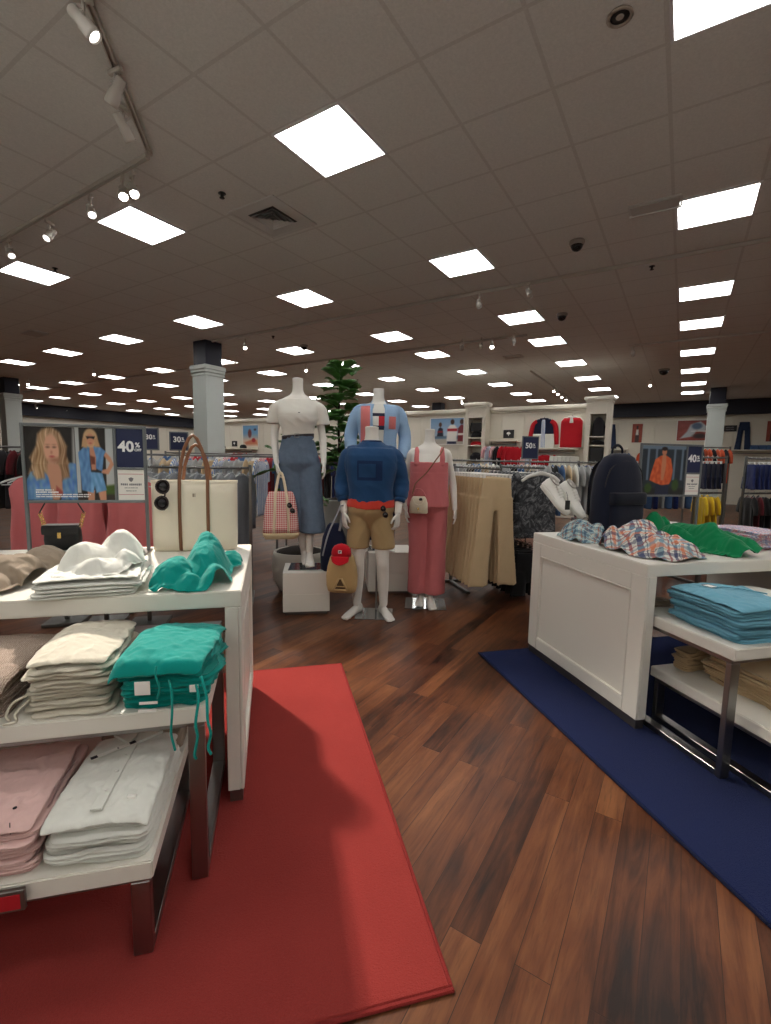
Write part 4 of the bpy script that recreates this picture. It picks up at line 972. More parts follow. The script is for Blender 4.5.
mb = MB(); mb.tube([(-.1, 0, .195), (-.065, 0, .26), (-.03, .004, .32), (0, .006, .34), (.03, .004, .32), (.065, 0, .26), (.1, 0, .195)], .007, 8, flat=.4, up=(0, 1, 0)); mb.build('shoulder_strap', M_blkl, t)
tag(t, 'black handbag with gold clasp behind the two blond posters', 'bag')

# ================================================================== sneakers and backpack on the other table
M_shoe = plain('white_shoe_leather', rgb(228, 226, 220), .5, var=.02, bump=.1); M_sole = plain('white_rubber', rgb(214, 212, 204), .6, var=.02); M_shoein = plain('grey_lining', rgb(176, 172, 164), .9, var=.05)
M_acr = plain('clear_acrylic', rgb(220, 226, 226), .08, var=0); M_acr.node_tree.nodes['Principled BSDF'].inputs['Transmission Weight'].default_value = .85
def sneaker(loc, M, label):
    """toe towards +x"""
    o = empty('white_sneaker', loc, TA)
    sec = [(-.135, .024, .07, 0), (-.125, .033, .088, 0), (-.09, .037, .092, 0), (-.05, .036, .085, 0), (0, .039, .07, 0), (.04, .045, .058, -.002), (.08, .047, .048, -.003), (.11, .042, .04, -.002), (.132, .028, .032, 0), (.14, .012, .024, 0)]
    mb = MB(); rings = []
    for x, hw, h, cy in sec:
        rings.append([(x, cy + hw * math.copysign(abs(math.cos(a)) ** .8, math.cos(a)) * (1 - .35 * max(0, math.sin(a))), .018 + max(0, math.sin(a)) ** .85 * (h - .018)) for a in [2 * PI * k / 24 for k in range(24)]])
    mb.loft(rings, 0, True, M); mb.build('upper', M_shoe, o)
    out = [(-.14, 0), (-.125, -.034), (-.07, -.04), (0, -.042), (.05, -.049), (.1, -.047), (.138, -.025), (.148, 0), (.138, .024), (.1, .043), (.05, .045), (0, .04), (-.07, .038), (-.125, .034)]
    mb = MB(); mb.loft([[(x * .97, y * .95, -.004) for x, y in out], [(x, y, 0) for x, y in out], [(x * 1.01, y * 1.03, .012) for x, y in out], [(x * 1.0, y * 1.0, .026) for x, y in out], [(x * .9, y * .9, .027) for x, y in out]], 0, True, M); mb.build('sole', M_sole, o)
    mb = MB(); mb.loft([ell(-.088, 0, z, a, b, 20, 2.2) for z, a, b in ((.088, .04, .026), (.097, .042, .029), (.0975, .034, .022), (.09, .032, .02))], 0, True, M, cap=True); mb.build('collar_lining', M_shoein, o)
    mb = MB(); mb.grid(lambda u, v: (-.05 + u * .09, (v - .5) * .034, .0925 - u * .03 + .004 * math.cos((v - .5) * 3) - (.01 if u < .05 else 0)), 8, 4, 0, True, M); mb.build('tongue', M_shoe, o)
    mb = MB()
    for k in range(5):
        x = -.042 + k * .019; z = .091 - k * .0062; mb.tube([(x, -.026, z - .012), (x + .004, 0, z + .006), (x, .026, z - .012)], .0025, 6, 0, M)
    mb.build('lace', M_sole, o)
    return tag(o, label, 'shoe')
zr = TOP + .009
rs = empty('shoe_riser', W(O2, .27, 1.005 - .1, zr), TA)
rs.location = W(O2, .44, .955, zr)
mb = MB(); mb.box(-.09, .09, -.05, .05, 0, .006, .002); mb.build('foot', M_acr, rs)
mb = MB(); mb.box(-.06, .06, -.03, .03, .0065, .1, .002); mb.build('riser_block', M_acr, rs); tag(rs, 'clear acrylic riser under the white sneakers', 'display riser')
# ================================================================== mannequins
from mathutils.bvhtree import BVHTree
M_man = plain('white_mannequin', rgb(228, 225, 218), .45, var=.015)
M_glassb = plain('mirror_base', rgb(176, 180, 180), .12, .85, var=0)
def interp(rows, z):
    for i in range(len(rows) - 1):
        a, b = rows[i], rows[i + 1]
        if a[0] <= z <= b[0]:
            f = (z - a[0]) / (b[0] - a[0]); return [a[k] + (b[k] - a[k]) * f for k in range(len(a))]
    return list(rows[0] if z < rows[0][0] else rows[-1])
def smoothpath(pts, n=5):
    P_ = [Vector(p) for p in pts]; Q = []
    for i in range(len(P_) - 1):
        a, b, c, d = P_[max(i - 1, 0)], P_[i], P_[i + 1], P_[min(i + 2, len(P_) - 1)]
        for k in range(n):
            f = k / n; Q.append(.5 * ((2 * b) + (c - a) * f + (2 * a - 5 * b + 4 * c - d) * f * f + (3 * b - a - 3 * c + d) * f ** 3))
    Q.append(P_[-1]); return Q
def limb(mb, pts, rad, n=14):
    """tapering limb through joints; rad = radius at each joint"""
    Q = smoothpath(pts, 5); R = []
    for i in range(len(Q)):
        t = i / 5; k = min(int(t), len(rad) - 2); f = t - k; f = f * f * (3 - 2 * f); R.append(rad[k] + (rad[k + 1] - rad[k]) * f)
    mb.tube(Q, R, n)
def hand(mb, wrist, d, palmn, side, s=1.0, curl=.35):
    """wrist point, direction d of the hand, palm normal, side = direction of the thumb"""
    d = Vector(d).normalized(); pn = Vector(palmn); pn = (pn - d * pn.dot(d)).normalized(); th = Vector(side); th = (th - d * th.dot(d) - pn * th.dot(pn)).normalized(); w = Vector(wrist)
    rings = []
    for q, hw, ht in ((-.02, .024, .02), (.0, .026, .019), (.03, .036, .016), (.06, .041, .015), (.085, .04, .013), (.094, .034, .009)):
        c = w + d * q * s; rings.append([c + th * (hw * s * math.cos(2 * PI * k / 14)) + pn * (ht * s * math.sin(2 * PI * k / 14)) for k in range(14)])
    mb.loft(rings)
    for i, (o, L, sp) in enumerate(((.031, .072, .10), (.0105, .08, .03), (-.0105, .074, -.04), (-.031, .058, -.12))):
        p0 = w + d * (.075 * s) + th * (o * s); dirv = (d + th * sp).normalized(); pts = [p0]; a = 0; p = p0
        for j, seg in enumerate((.5, .3, .24)):
            a += curl * (.5 + .4 * j); v = dirv * math.cos(a) + pn * math.sin(a); p = p + v * (L * seg * s); pts.append(p)
        mb.tube(smoothpath(pts, 3), [.0088 * s - .0002 * k * s for k in range(10)], 8)
    p0 = w + d * (.022 * s) + th * (.026 * s); pts = [p0, p0 + (th * .75 + d * .6 + pn * .2).normalized() * .036 * s, p0 + (th * .75 + d * .6 + pn * .2).normalized() * .036 * s + (th * .25 + d * 1 + pn * .3).normalized() * .03 * s]
    pts.append(pts[-1] + (d + pn * .4).normalized() * .024 * s); mb.tube(smoothpath(pts, 3), [.0125 * s - .00045 * k * s for k in range(10)], 8)
def foot(mb, ankle, yaw, L=.25, W_=.09, tip=0.0):
    """yaw turns the toes away from -y; tip lifts the heel"""
    a = Vector(ankle); c, s_ = math.sin(yaw), -math.cos(yaw); f = Vector((c, s_, 0)); r = Vector((-s_, c, 0))
    prof = [(-.27, .03, .05, 0), (-.24, .3, .085, .0), (-.1, .33, .1, 0), (.05, .33, .085, 0), (.25, .4, .065, 0), (.45, .48, .045, 0), (.6, .45, .032, 0), (.7, .3, .022, 0), (.74, .1, .012, 0)]
    rings = []
    for u, hw, h, _ in prof:
        lift = tip * max(0, (.45 - u) / .7); b = a + f * (u * L); b.z = a.z - .085
        rings.append([b + r * (hw * W_ * math.cos(t)) + Vector((0, 0, lift + h * (.5 + .5 * math.sin(t)))) for t in [2 * PI * k / 16 for k in range(16)]])
    mb.loft(rings)
    for k, (o, L2, rr) in enumerate(((.36, .1, .0135), (.16, .1, .0095), (-.02, .09, .009), (-.2, .075, .0085), (-.36, .055, .008))):
        sg = k and 1; p = a + f * (.58 * L) + r * ((-o) * W_ * foot.side); p.z = a.z - .085 + rr
        q = p + f * (L2 * .62); q.z = p.z - .001; mb.tube([p, (p + q) / 2 + Vector((0, 0, .004)), q, q + f * .004 - Vector((0, 0, .002))], [rr, rr * 1.05, rr, rr * .6], 8)
foot.side = 1
TM = [(.80, .11, .1, .01), (.86, .165, .11, .012), (.93, .178, .122, .015), (1.02, .162, .11, .008), (1.1, .15, .1, 0), (1.2, .165, .112, 0), (1.3, .187, .124, -.004), (1.38, .192, .12, 0), (1.43, .178, .1, .004), (1.465, .13, .082, .008), (1.485, .078, .066, .008), (1.51, .06, .06, .004), (1.56, .055, .056, -.002), (1.62, .056, .057, -.008)]
TF = [(.78, .1, .09, .01), (.85, .155, .105, .014), (.92, .168, .112, .014), (1.02, .142, .096, .004), (1.1, .118, .084, 0), (1.17, .122, .09, -.002), (1.26, .15, .112, -.014), (1.31, .158, .112, -.012), (1.38, .168, .088, .004), (1.42, .15, .075, .008), (1.45, .1, .062, .01), (1.47, .058, .052, .008), (1.5, .047, .048, .004), (1.55, .043, .045, 0), (1.6, .046, .048, -.006)]
def torso_rings(T_, off=0.0, z0=None, z1=None, n=40, step=.02, p=2.3, zf=None, extra=None):
    z0 = T_[0][0] if z0 is None else z0; z1 = T_[-1][0] if z1 is None else z1; out = []; k = max(2, int((z1 - z0) / step))
    for i in range(k + 1):
        z = z0 + (z1 - z0) * i / k; _, a, b, cy = interp(T_, z); e = extra(z) if extra else 0
        r = ell(0, cy, z, a + off + e, b + off + e, n, p)
        if zf: r = [(x, y, zf(x, y, zz)) for x, y, zz in r]
        out.append(r)
    return out
def mannequin(name, loc, rz, T_, legs, arms, label, s=1.0, arm_r=(.05, .045, .04, .029), leg_r=(.088, .074, .054, .054, .036), tip=0.0, bust=0.0, base=None, voxel=.0052, sway=0.0):
    """legs: per side (hip, knee, ankle, toe yaw); arms: per side (shoulder, elbow, wrist, hand dir, palm normal, thumb side)"""
    t = empty(name, loc, rz); mb = MB(); mb.loft(torso_rings(T_, 0, p=2.2, extra=lambda z: -.6 * max(0, (.93 if T_[0][0] < .8 or tip else .92) - z)))
    if bust:
        for sx in (-1, 1): mb.loft([ell(sx * .066, 0, 0, r, r, 14) for r in (.001, .03, .05, .056)], 0, True, T(0, -.125, 1.27) @ Rx(PI / 2) @ Matrix.Diagonal((1, 1, 1, 1)) @ T(0, 0, 0)) if False else None
    for i, (hp, kn, an, yaw) in enumerate(legs):
        hp, kn, an = Vector(hp), Vector(kn), Vector(an); calf = kn.lerp(an, .3) + Vector((0, .012, 0)); mid = hp.lerp(kn, .5) + Vector((0, -.008, 0))
        limb(mb, [hp, mid, kn + Vector((0, -.008, 0)), calf, an], leg_r); foot.side = -1 if i == 0 else 1
        foot(mb, an, yaw, .25 * s, .092 * s, tip)
    for sh, el_, wr, hd, pn, th in arms:
        limb(mb, [(sh[0] * .55, sh[1], sh[2] - .005), (sh[0] * .98, sh[1], sh[2] - .012), Vector(sh).lerp(Vector(el_), .45), el_, wr], (arm_r[0] * .8,) + tuple(arm_r)); hand(mb, wr, hd, pn, th, .95 * s)
    b = mb.build('body', M_man, t); bake(b, voxel, 4)
    if base:
        mb = MB(); mb.box(base[0], base[1], base[2], base[3], 0, .008, .002); q = mb.build('base_plate', M_glassb, t); q['label'] = 'square mirror base plate'
        mb = MB(); mb.tube([(base[4][0], base[4][1], .008), (base[4][0], base[4][1], base[4][2])], .008, 8); mb.build('support_rod', M_steel, t)
    return tag(t, label, 'mannequin')
def garment(nm, mat, parent, build, voxel=.007, smooth=3, wr=None):
    mb = MB(); build(mb); o = mb.build(nm, mat, parent); bake(o, voxel, smooth)
    if wr: wrinkle(o, wr)
    return o
def folds(amp, sx, sz, seed, diag=0.0):
    return lambda x, y, z: amp * (1 - 2 * abs(nz3((x + diag * z) * sx + seed, y * sx, z * sz + seed))) + amp * .5 * nz3(x * 30, y * 30 + seed, z * 22)
def patch(o, nm, mat, x0, x1, z0, z1, parent=None, off=.0015, nx=8, nz_=8, th=None, shape=None, ydir=1):
    """a thin piece of cloth or print that follows the front of garment o"""
    bv = BVHTree.FromObject(o, bpy.context.evaluated_depsgraph_get()); mb = MB()
    def fn(u, v):
        x, z = (shape(u, v) if shape else (x0 + (x1 - x0) * u, z0 + (z1 - z0) * v))
        h = bv.ray_cast(Vector((x, -1.0 * ydir, z)), Vector((0, ydir, 0))); y = h[0].y if h[0] else -.1
        return (x, y - off * ydir, z)
    mb.grid(fn, nx, nz_); return mb.build(nm, mat, parent or o)
def leg_tube(mb, hip, knee, hem, r0, r1, r2, n=28, flat=1.0):
    hip, knee, hem = Vector(hip), Vector(knee), Vector(hem); rings = []
    for i in range(17):
        f = i / 16; p = hip.lerp(knee, f / .5) if f < .5 else knee.lerp(hem, (f - .5) / .5); r = r0 + (r1 - r0) * min(1, f / .5) if f < .5 else r1 + (r2 - r1) * (f - .5) / .5
        rings.append(ell(p.x, p.y, p.z, r, r * flat, n, 2.1))
    mb.loft(rings[::-1])
# ---------------------------------------------------------------- fabrics worn
def m_denim(name, c, light):
    t = NT(name); o = t.obj(); n1 = t.noise(o, 6, 3); sx = t.n('ShaderNodeSeparateXYZ'); t.l(o, sx.inputs[0])
    v = t.noise(o, 240, 2, .7); wv = t.noise(o, 26, 4, .7)
    t.base(t.mix(t.math('ADD', t.math('MULTIPLY', v, .35), t.math('MULTIPLY', t.math('ADD', n1, wv), .35)), c, light)); t.bump(t.math('ADD', wv, t.math('MULTIPLY', v, .4)), .35, .004); return t.set(.9, 0, .2)
M_denim = m_denim('blue_denim', rgb(56, 72, 94), rgb(122, 140, 160)); M_tee = fabric('white_jersey', rgb(226, 224, 216), .03, bump=.25); M_belt = plain('dark_belt_leather', rgb(38, 28, 34), .5, var=.1)
M_sweat = fabric('royal_blue_fleece', rgb(36, 74, 116), .08, bump=.35); M_sweatd = fabric('dark_blue_fleece', rgb(24, 48, 88), .06, bump=.3); M_redtee = fabric('coral_red_jersey', rgb(214, 70, 56), .06); M_shorts = fabric('khaki_twill', rgb(172, 146, 106), .07, bump=.3)
M_rose = fabric('rose_linen', rgb(206, 116, 118), .07, weave=400, bump=.45); M_blueshirt = stripes('blue_stripe_shirt', rgb(128, 164, 206), rgb(170, 196, 222), .008); M_pinkstripe = stripes('red_stripe_shirt', rgb(206, 96, 96), rgb(226, 150, 146), .008); M_navy = fabric('navy_cloth', rgb(26, 32, 58), .08)
M_redc = plain('red_print', rgb(196, 34, 48), .7, var=0); M_whp = plain('white_print_ink', rgb(232, 230, 226), .7, var=0); M_navp = plain('navy_print_ink', rgb(26, 30, 60), .7, var=0)
# ---------------------------------------------------------------- plinths
def plinth(px, w, d, h, rz, label, z=0):
    t = empty('white_plinth', px, rz); mb = MB(); hh = h
    mb.box(-w / 2 + .02, w / 2 - .02, -d / 2 + .02, d / 2 - .02, 0, .029, .003); q = mb.build('recessed_base', M_darksteel, t)
    mb = MB(); mb.box(-w / 2, w / 2, -d / 2, d / 2, .03, hh * .5 - .001, .003); mb.box(-w / 2 + .001, w / 2 - .001, -d / 2 + .001, d / 2 - .001, hh * .5 - .002, hh * .5 + .002, 0); mb.box(-w / 2, w / 2, -d / 2, d / 2, hh * .5 + .001, hh, .003); mb.build('block', M_white, t)
    return tag(t, label, 'plinth')
PF = Vector((-.70, 4.13, 0)); PH = .375
plinth(PF, .40, .40, PH, math.radians(9), 'white block plinth under the mannequin in jeans')
PB = Vector((.045, 4.82, 0)); plinth(PB, .46, .42, .43, math.radians(6), 'white block plinth under the striped shirt mannequin')
# ---------------------------------------------------------------- mannequin in jeans
mj = mannequin('mannequin', (PF.x - .075, PF.y + .0, PH + .0005), math.radians(6), [(z * 1.035, a, b, c) for z, a, b, c in TF],
    [((-.075, .01, .9), (-.01, -.01, .5), (.05, .05, .13), .2), ((.095, .01, .9), (.1, -.03, .5), (.1, -.02, .13), .1)],
    [((-.16, .01, 1.44), (-.205, .03, 1.16), (-.175, -.07, .93), (.12, -.1, -1), (1, .1, 0), (0, -1, 0)), ((.16, .01, 1.44), (.212, .03, 1.15), (.225, -.05, .93), (.1, -.12, -1), (-1, 0, 0), (0, -1, 0))],
    'white headless mannequin in a white tee and cropped blue jeans', s=.95, arm_r=(.044, .037, .034, .024), leg_r=(.08, .066, .046, .047, .03), tip=.045)
TFJ = [(z * 1.035, a, b, c) for z, a, b, c in TF]
mb = MB(); mb.box(-.08, .24, -.13, .15, .0, .008, .002); q = mb.build('base_plate', M_glassb, mj); q['label'] = 'square mirror base plate'
def b_tee(mb):
    mb.loft(torso_rings(TFJ, .012, 1.1, 1.478, zf=lambda x, y, z: z + (max(0, 1.26 - z) / .16) * (.05 * x / .14 - .02)))
    for sx in (-1, 1):
        mb.tube(smoothpath([(sx * .08, .008, 1.435), (sx * .14, .008, 1.425), (sx * .185, .012, 1.395), (sx * .205, .02, 1.33), (sx * .212, .022, 1.27)], 4), [.04 + .019 * min(1, k / 9) for k in range(17)], 18)
te = garment('t_shirt', M_tee, mj, b_tee, .007, 3, lambda x, y, z: .004 * (1 - 2 * abs(nz3((x * .7 - z) * 9, y * 4, (z + x * .8) * 14))) * (1 if z < 1.33 else .4))
q = patch(te, 'chest_flag', M_navp, .012, .028, 1.352, 1.359, te); q['label'] = 'tiny embroidered chest mark'
def b_jeans(mb):
    mb.loft(torso_rings(TFJ, .016, .785, 1.17, extra=lambda z: .012 * max(0, (1.0 - z) / .2) - .55 * max(0, .93 - z)))
    leg_tube(mb, (-.082, .012, .93), (-.045, .0, .62), (-.02, .012, .335), .1, .096, .098, 28, .95); leg_tube(mb, (.092, .012, .93), (.115, -.012, .62), (.13, -.02, .325), .1, .1, .112, 28, .95)
je = garment('jeans', M_denim, mj, b_jeans, .007, 9, lambda x, y, z: .005 * (1 - 2 * abs(nz3(x * 10, y * 8, z * (4 if z < .8 else 10) + abs(x) * 6))) + .0015 * nz3(x * 40, y * 40, z * 30))
mb = MB(); mb.loft([[(x * 1.02, y * 1.02, z + .012 * x / .12) for x, y, z in r] for r in torso_rings(TFJ, .017, 1.146, 1.176, step=.03)]); mb.build('belt', M_belt, je)
mb = MB(); mb.tube([(-.018, -.118, 1.15), (.018, -.118, 1.152), (.018, -.118, 1.182), (-.018, -.118, 1.18), (-.018, -.118, 1.15)], .003, 6); mb.build('belt_buckle', M_steel, je)
patch(je, 'fly_seam', M_denim, .0, .012, 1.02, 1.12, je, .004)
for sx in (-1, 1): patch(je, 'pocket_edge', M_denim, 0, 0, 0, 0, je, .0045, 10, 2, shape=lambda u, v, sx=sx: (sx * (.06 + .07 * u), 1.12 - .085 * u ** 2 - .008 * v))
# ---------------------------------------------------------------- male mannequin
mm = mannequin('mannequin', (-.125, 3.94, .0005), math.radians(-2), TM,
    [((-.088, .01, .9), (-.1, -.01, .5), (-.115, .06, .085), -.5), ((.088, .01, .9), (.108, -.02, .5), (.12, .05, .085), .4)],
    [((-.185, .0, 1.42), (-.235, .05, 1.15), (-.22, -.05, .905), (.05, -.15, -1), (.8, .5, 0), (.5, -.9, 0)), ((.185, 0, 1.42), (.24, .04, 1.15), (.23, -.05, .905), (-.05, -.1, -1), (-.8, .5, 0), (-.4, -.9, 0))],
    'white headless mannequin in a blue sweatshirt and khaki shorts', base=(-.12, .2, -.1, .2, (.05, .16, .5)))
def b_sweat(mb):
    mb.loft(torso_rings(TM, .026, 1.0, 1.44, p=2.5, extra=lambda z: .008 * math.sin((z - 1.0) / .44 * PI)))
    mb.loft([ell(0, .006, z, a, b, 30) for z, a, b in ((1.38, .2, .135), (1.42, .19, .125), (1.45, .15, .108), (1.475, .112, .094), (1.497, .084, .08))])
    for sx, arm in ((-1, [(-.1, 0, 1.4), (-.165, 0, 1.395), (-.205, .012, 1.34), (-.248, .05, 1.16), (-.243, .0, 1.06), (-.238, -.012, 1.03)]), (1, [(.1, 0, 1.4), (.165, 0, 1.395), (.208, .012, 1.34), (.254, .04, 1.16), (.25, .0, 1.06), (.247, -.012, 1.03)])):
        mb.tube(smoothpath(arm, 4), [.06, .062, .064, .065, .066, .067, .068, .068, .067, .066, .065, .064, .063, .063, .062, .061, .06, .057, .053, .05, .048], 20)
sw = garment('sweatshirt', M_sweat, mm, b_sweat, .008, 3, lambda x, y, z: .006 * (1 - 2 * abs(nz3(x * 7, y * 6, z * (16 if abs(x) > .2 else 7) + x * 5))))
mb = MB(); mb.loft([[(x, y, z) for x, y, z in r] for r in torso_rings(TM, .026, .985, 1.03, step=.01, p=2.5)]); mb.build('ribbed_hem', M_sweat, sw)
mb = MB(); mb.tube([(.076 * math.cos(2 * PI * k / 24), .006 + .073 * math.sin(2 * PI * k / 24), 1.497) for k in range(25)], .0105, 8); mb.build('ribbed_collar', M_sweatd, sw)
for px0, px1 in (((-.238, -.012, 1.034), (-.234, -.024, 1.0)), ((.247, -.012, 1.034), (.243, -.024, 1.0))): mb = MB(); mb.tube([px0, px1], [.049, .043], 18); mb.build('ribbed_cuff', M_sweat, sw)
for r in ((-.105, .1, 1.315, 1.34), (-.105, .1, 1.18, 1.205)): patch(sw, 'flag_stripe', M_sweatd, r[0], r[1], r[2], r[3], sw, .002, 14, 3)
patch(sw, 'flag_block', M_sweatd, .045, .1, 1.205, 1.315, sw, .002, 6, 8); patch(sw, 'flag_edge', M_sweatd, -.105, -.093, 1.205, 1.315, sw, .002, 2, 8)
def b_hem(mb): mb.loft(torso_rings(TM, .03, .945, 1.02, zf=lambda x, y, z: z - .012 * math.cos(x * 20)))
garment('red_tee_hem', M_redtee, mm, b_hem, .007, 2, folds(.003, 14, 6, 2))
def b_shorts(mb):
    mb.loft(torso_rings(TM, .018, .775, 1.0, extra=lambda z: .004 - .55 * max(0, .91 - z)))
    leg_tube(mb, (-.09, .012, .91), (-.098, .005, .76), (-.106, .0, .605), .098, .098, .094, 28, 1.02); leg_tube(mb, (.09, .012, .91), (.102, .002, .76), (.112, -.004, .605), .098, .098, .096, 28, 1.02)
so = garment('shorts', M_shorts, mm, b_shorts, .007, 8, lambda x, y, z: .0045 * (1 - 2 * abs(nz3(x * 9, y * 7, z * 8 + abs(x) * 9))))
patch(so, 'fly_seam', M_shorts, .0, .012, .88, .95, so, .004)
for sx in (-1, 1): patch(so, 'pocket_edge', M_shorts, 0, 0, 0, 0, so, .0045, 10, 2, shape=lambda u, v, sx=sx: (sx * (.09 + .06 * u), .95 - .11 * u - .008 * v))
sunglasses('hanging_sunglasses', Vector((-.125 + .115, 3.94 - .165, .93)), .1, M_tort, M_lensd, 'dark sunglasses hanging at the waist of the khaki shorts', Ry(PI / 2 - .35) @ Matrix.Scale(.8, 4))
# ---------------------------------------------------------------- mannequin in pink
mp = mannequin('mannequin', (.39, 4.30, .0005), math.radians(-4), [(z * 1.02, a, b, c) for z, a, b, c in TF],
    [((-.085, .01, .9), (-.06, -.01, .5), (-.04, .05, .1), -.1), ((.085, .01, .9), (.06, -.02, .5), (.04, -.03, .1), .15)],
    [((-.158, .01, 1.425), (-.215, .06, 1.13), (-.2, .0, .9), (.05, -.12, -1), (1, .1, 0), (0, -1, 0)), ((.158, .01, 1.425), (.225, .04, 1.14), (.245, -.03, .91), (.08, -.12, -1), (-1, 0, 0), (0, -1, 0))],
    'white headless mannequin in a pink sleeveless top and wide pink trousers', s=.95, arm_r=(.042, .036, .033, .023), leg_r=(.08, .066, .046, .047, .03), tip=.02, base=(-.19, .19, -.16, .18, (.02, .14, .5)))
TFP = [(z * 1.02, a, b, c) for z, a, b, c in TF]
def b_tank(mb):
    mb.loft([ell(0, -.004, z, a, b, 40, 2.4) for z, a, b in ((.93, .19, .14), (1.0, .184, .132), (1.1, .175, .125), (1.2, .172, .124), (1.28, .172, .128), (1.335, .172, .122))])
    for sx in (-1, 1): mb.tube(smoothpath([(sx * .115, -.105, 1.31), (sx * .115, -.09, 1.38), (sx * .11, -.035, 1.452), (sx * .1, .04, 1.457), (sx * .09, .075, 1.38), (sx * .085, .09, 1.31)], 4), .023, 10, 0, None, .5, up=(1, 0, 0))
tk_ = garment('sleeveless_top', M_rose, mp, b_tank, .0065, 2, lambda x, y, z: .006 * (1 - 2 * abs(nz3(x * 11, y * 9, z * 3))) * (1 if z < 1.24 else .35))
patch(tk_, 'neckline_band', M_rose, -.115, .115, 1.308, 1.33, tk_, .004, 16, 3)
def b_pants(mb):
    mb.loft(torso_rings(TFP, .016, .775, 1.05, extra=lambda z: .006 - .55 * max(0, .92 - z)))
    leg_tube(mb, (-.085, .012, .93), (-.076, .0, .55), (-.076, .01, .12), .1, .088, .094, 28, .95); leg_tube(mb, (.085, .012, .93), (.08, -.012, .55), (.078, -.02, .12), .1, .09, .1, 28, .95)
pp = garment('wide_trousers', M_rose, mp, b_pants, .007, 8, lambda x, y, z: .007 * (1 - 2 * abs(nz3(x * 10, y * 8, z * 1.6))) + .002 * nz3(x * 30, y * 30, z * 14))
# ---------------------------------------------------------------- mannequin in the striped shirt, behind
ms = mannequin('mannequin', (PB.x - .135, PB.y - .05, .4305), math.radians(3), TM,
    [((-.092, .01, .9), (-.1, -.01, .5), (-.1, .03, .085), -.2), ((.092, .01, .9), (.11, -.02, .5), (.12, .03, .085), .2)],
    [((-.195, .0, 1.42), (-.25, .05, 1.14), (-.24, -.04, .915), (.05, -.15, -1), (1, 0, 0), (0, -1, 0)), ((.195, 0, 1.42), (.26, .04, 1.14), (.25, -.04, .915), (-.05, -.1, -1), (-1, 0, 0), (0, -1, 0))],
    'white headless mannequin in an open blue striped shirt, behind the blue sweatshirt', voxel=.007)
def b_inner(mb): mb.loft(torso_rings(TM, .014, 1.0, 1.47, p=2.4))
it = garment('white_tee', M_tee, ms, b_inner, .008, 2)
patch(it, 'print_block', M_redc, .0, .09, 1.25, 1.34, it, .002, 6, 4); patch(it, 'print_block', M_whp, -.09, .0, 1.25, 1.34, it, .002, 6, 4); patch(it, 'print_bar', M_navp, -.09, .09, 1.34, 1.37, it, .002, 8, 3); patch(it, 'print_bar', M_navp, -.09, .09, 1.21, 1.25, it, .002, 8, 3)
def shirt_side(sx):
    def f(mb):
        rings = []
        for i in range(26):
            z = .92 + .54 * i / 25; _, a, b, cy = interp(TM, z); a += .03; b += .03; r1, r2 = [], []
            gap = .46 + .25 * max(0, (1.3 - z)) ; ths = [(-PI / 2 + gap * .5 + (PI - gap * .5) * k / 16) for k in range(17)]
            for t in ths: r1.append((sx * a * math.copysign(abs(math.cos(t)) ** .85, math.cos(t)), cy + b * math.sin(t), z))
            for t in reversed(ths): r2.append((sx * (a - .016) * math.copysign(abs(math.cos(t)) ** .85, math.cos(t)), cy + (b - .016) * math.sin(t), z))
            rings.append(r1 + r2)
        mb.loft(rings)
        arm = [(sx * .1, 0, 1.405), (sx * .17, 0, 1.4), (sx * .215, .015, 1.35), (sx * .275, .045, 1.15), (sx * .262, -.02, .98), (sx * .255, -.04, .93)]
        mb.tube(smoothpath(arm, 4), [.055, .058, .061, .063, .065, .066, .067, .067, .07, .068, .066, .065, .064, .063, .062, .06, .058, .055, .052, .05, .048][:21], 18)
    return f
garment('shirt_half', M_blueshirt, ms, shirt_side(1), .007, 2, folds(.004, 7, 6, 4)); q = garment('shirt_half', M_blueshirt, ms, shirt_side(-1), .007, 2, folds(.004, 7, 6, 5))
patch(q, 'contrast_panel', M_pinkstripe, -.175, -.085, 1.08, 1.44, q, .003, 12, 24)
h_ = [o for o in ms.children if o.name.startswith('shirt_half')][0]; q2 = patch(h_, 'chest_pocket', M_pinkstripe, .1, .17, 1.22, 1.34, h_, .003, 8, 10)
for sx in (-1, 1):
    mb = MB(); mb.grid(lambda u, v, sx=sx: (sx * (.062 + .03 * v * (1 - u) + .012 * u), -.055 + .11 * u - .05 * (1 - u) * v, 1.5 - .045 * v - .01 * u), 10, 5); o = mb.build('collar', M_blueshirt, ms); m = o.modifiers.new('t', 'SOLIDIFY'); m.thickness = .004; bake(o)
def b_trs(mb):
    mb.loft(torso_rings(TM, .016, .82, 1.0))
    for sx in (-1, 1): leg_tube(mb, (sx * .095, .012, .91), (sx * .105, .0, .5), (sx * .11, .02, .1), .1, .082, .075)
garment('trousers', M_navy, ms, b_trs, .009, 2, folds(.004, 8, 4, 9))
mb = MB(); mb.box(-.16, .16, -.1, .16, 0, .008, .002); mb.build('base_plate', M_glassb, ms)

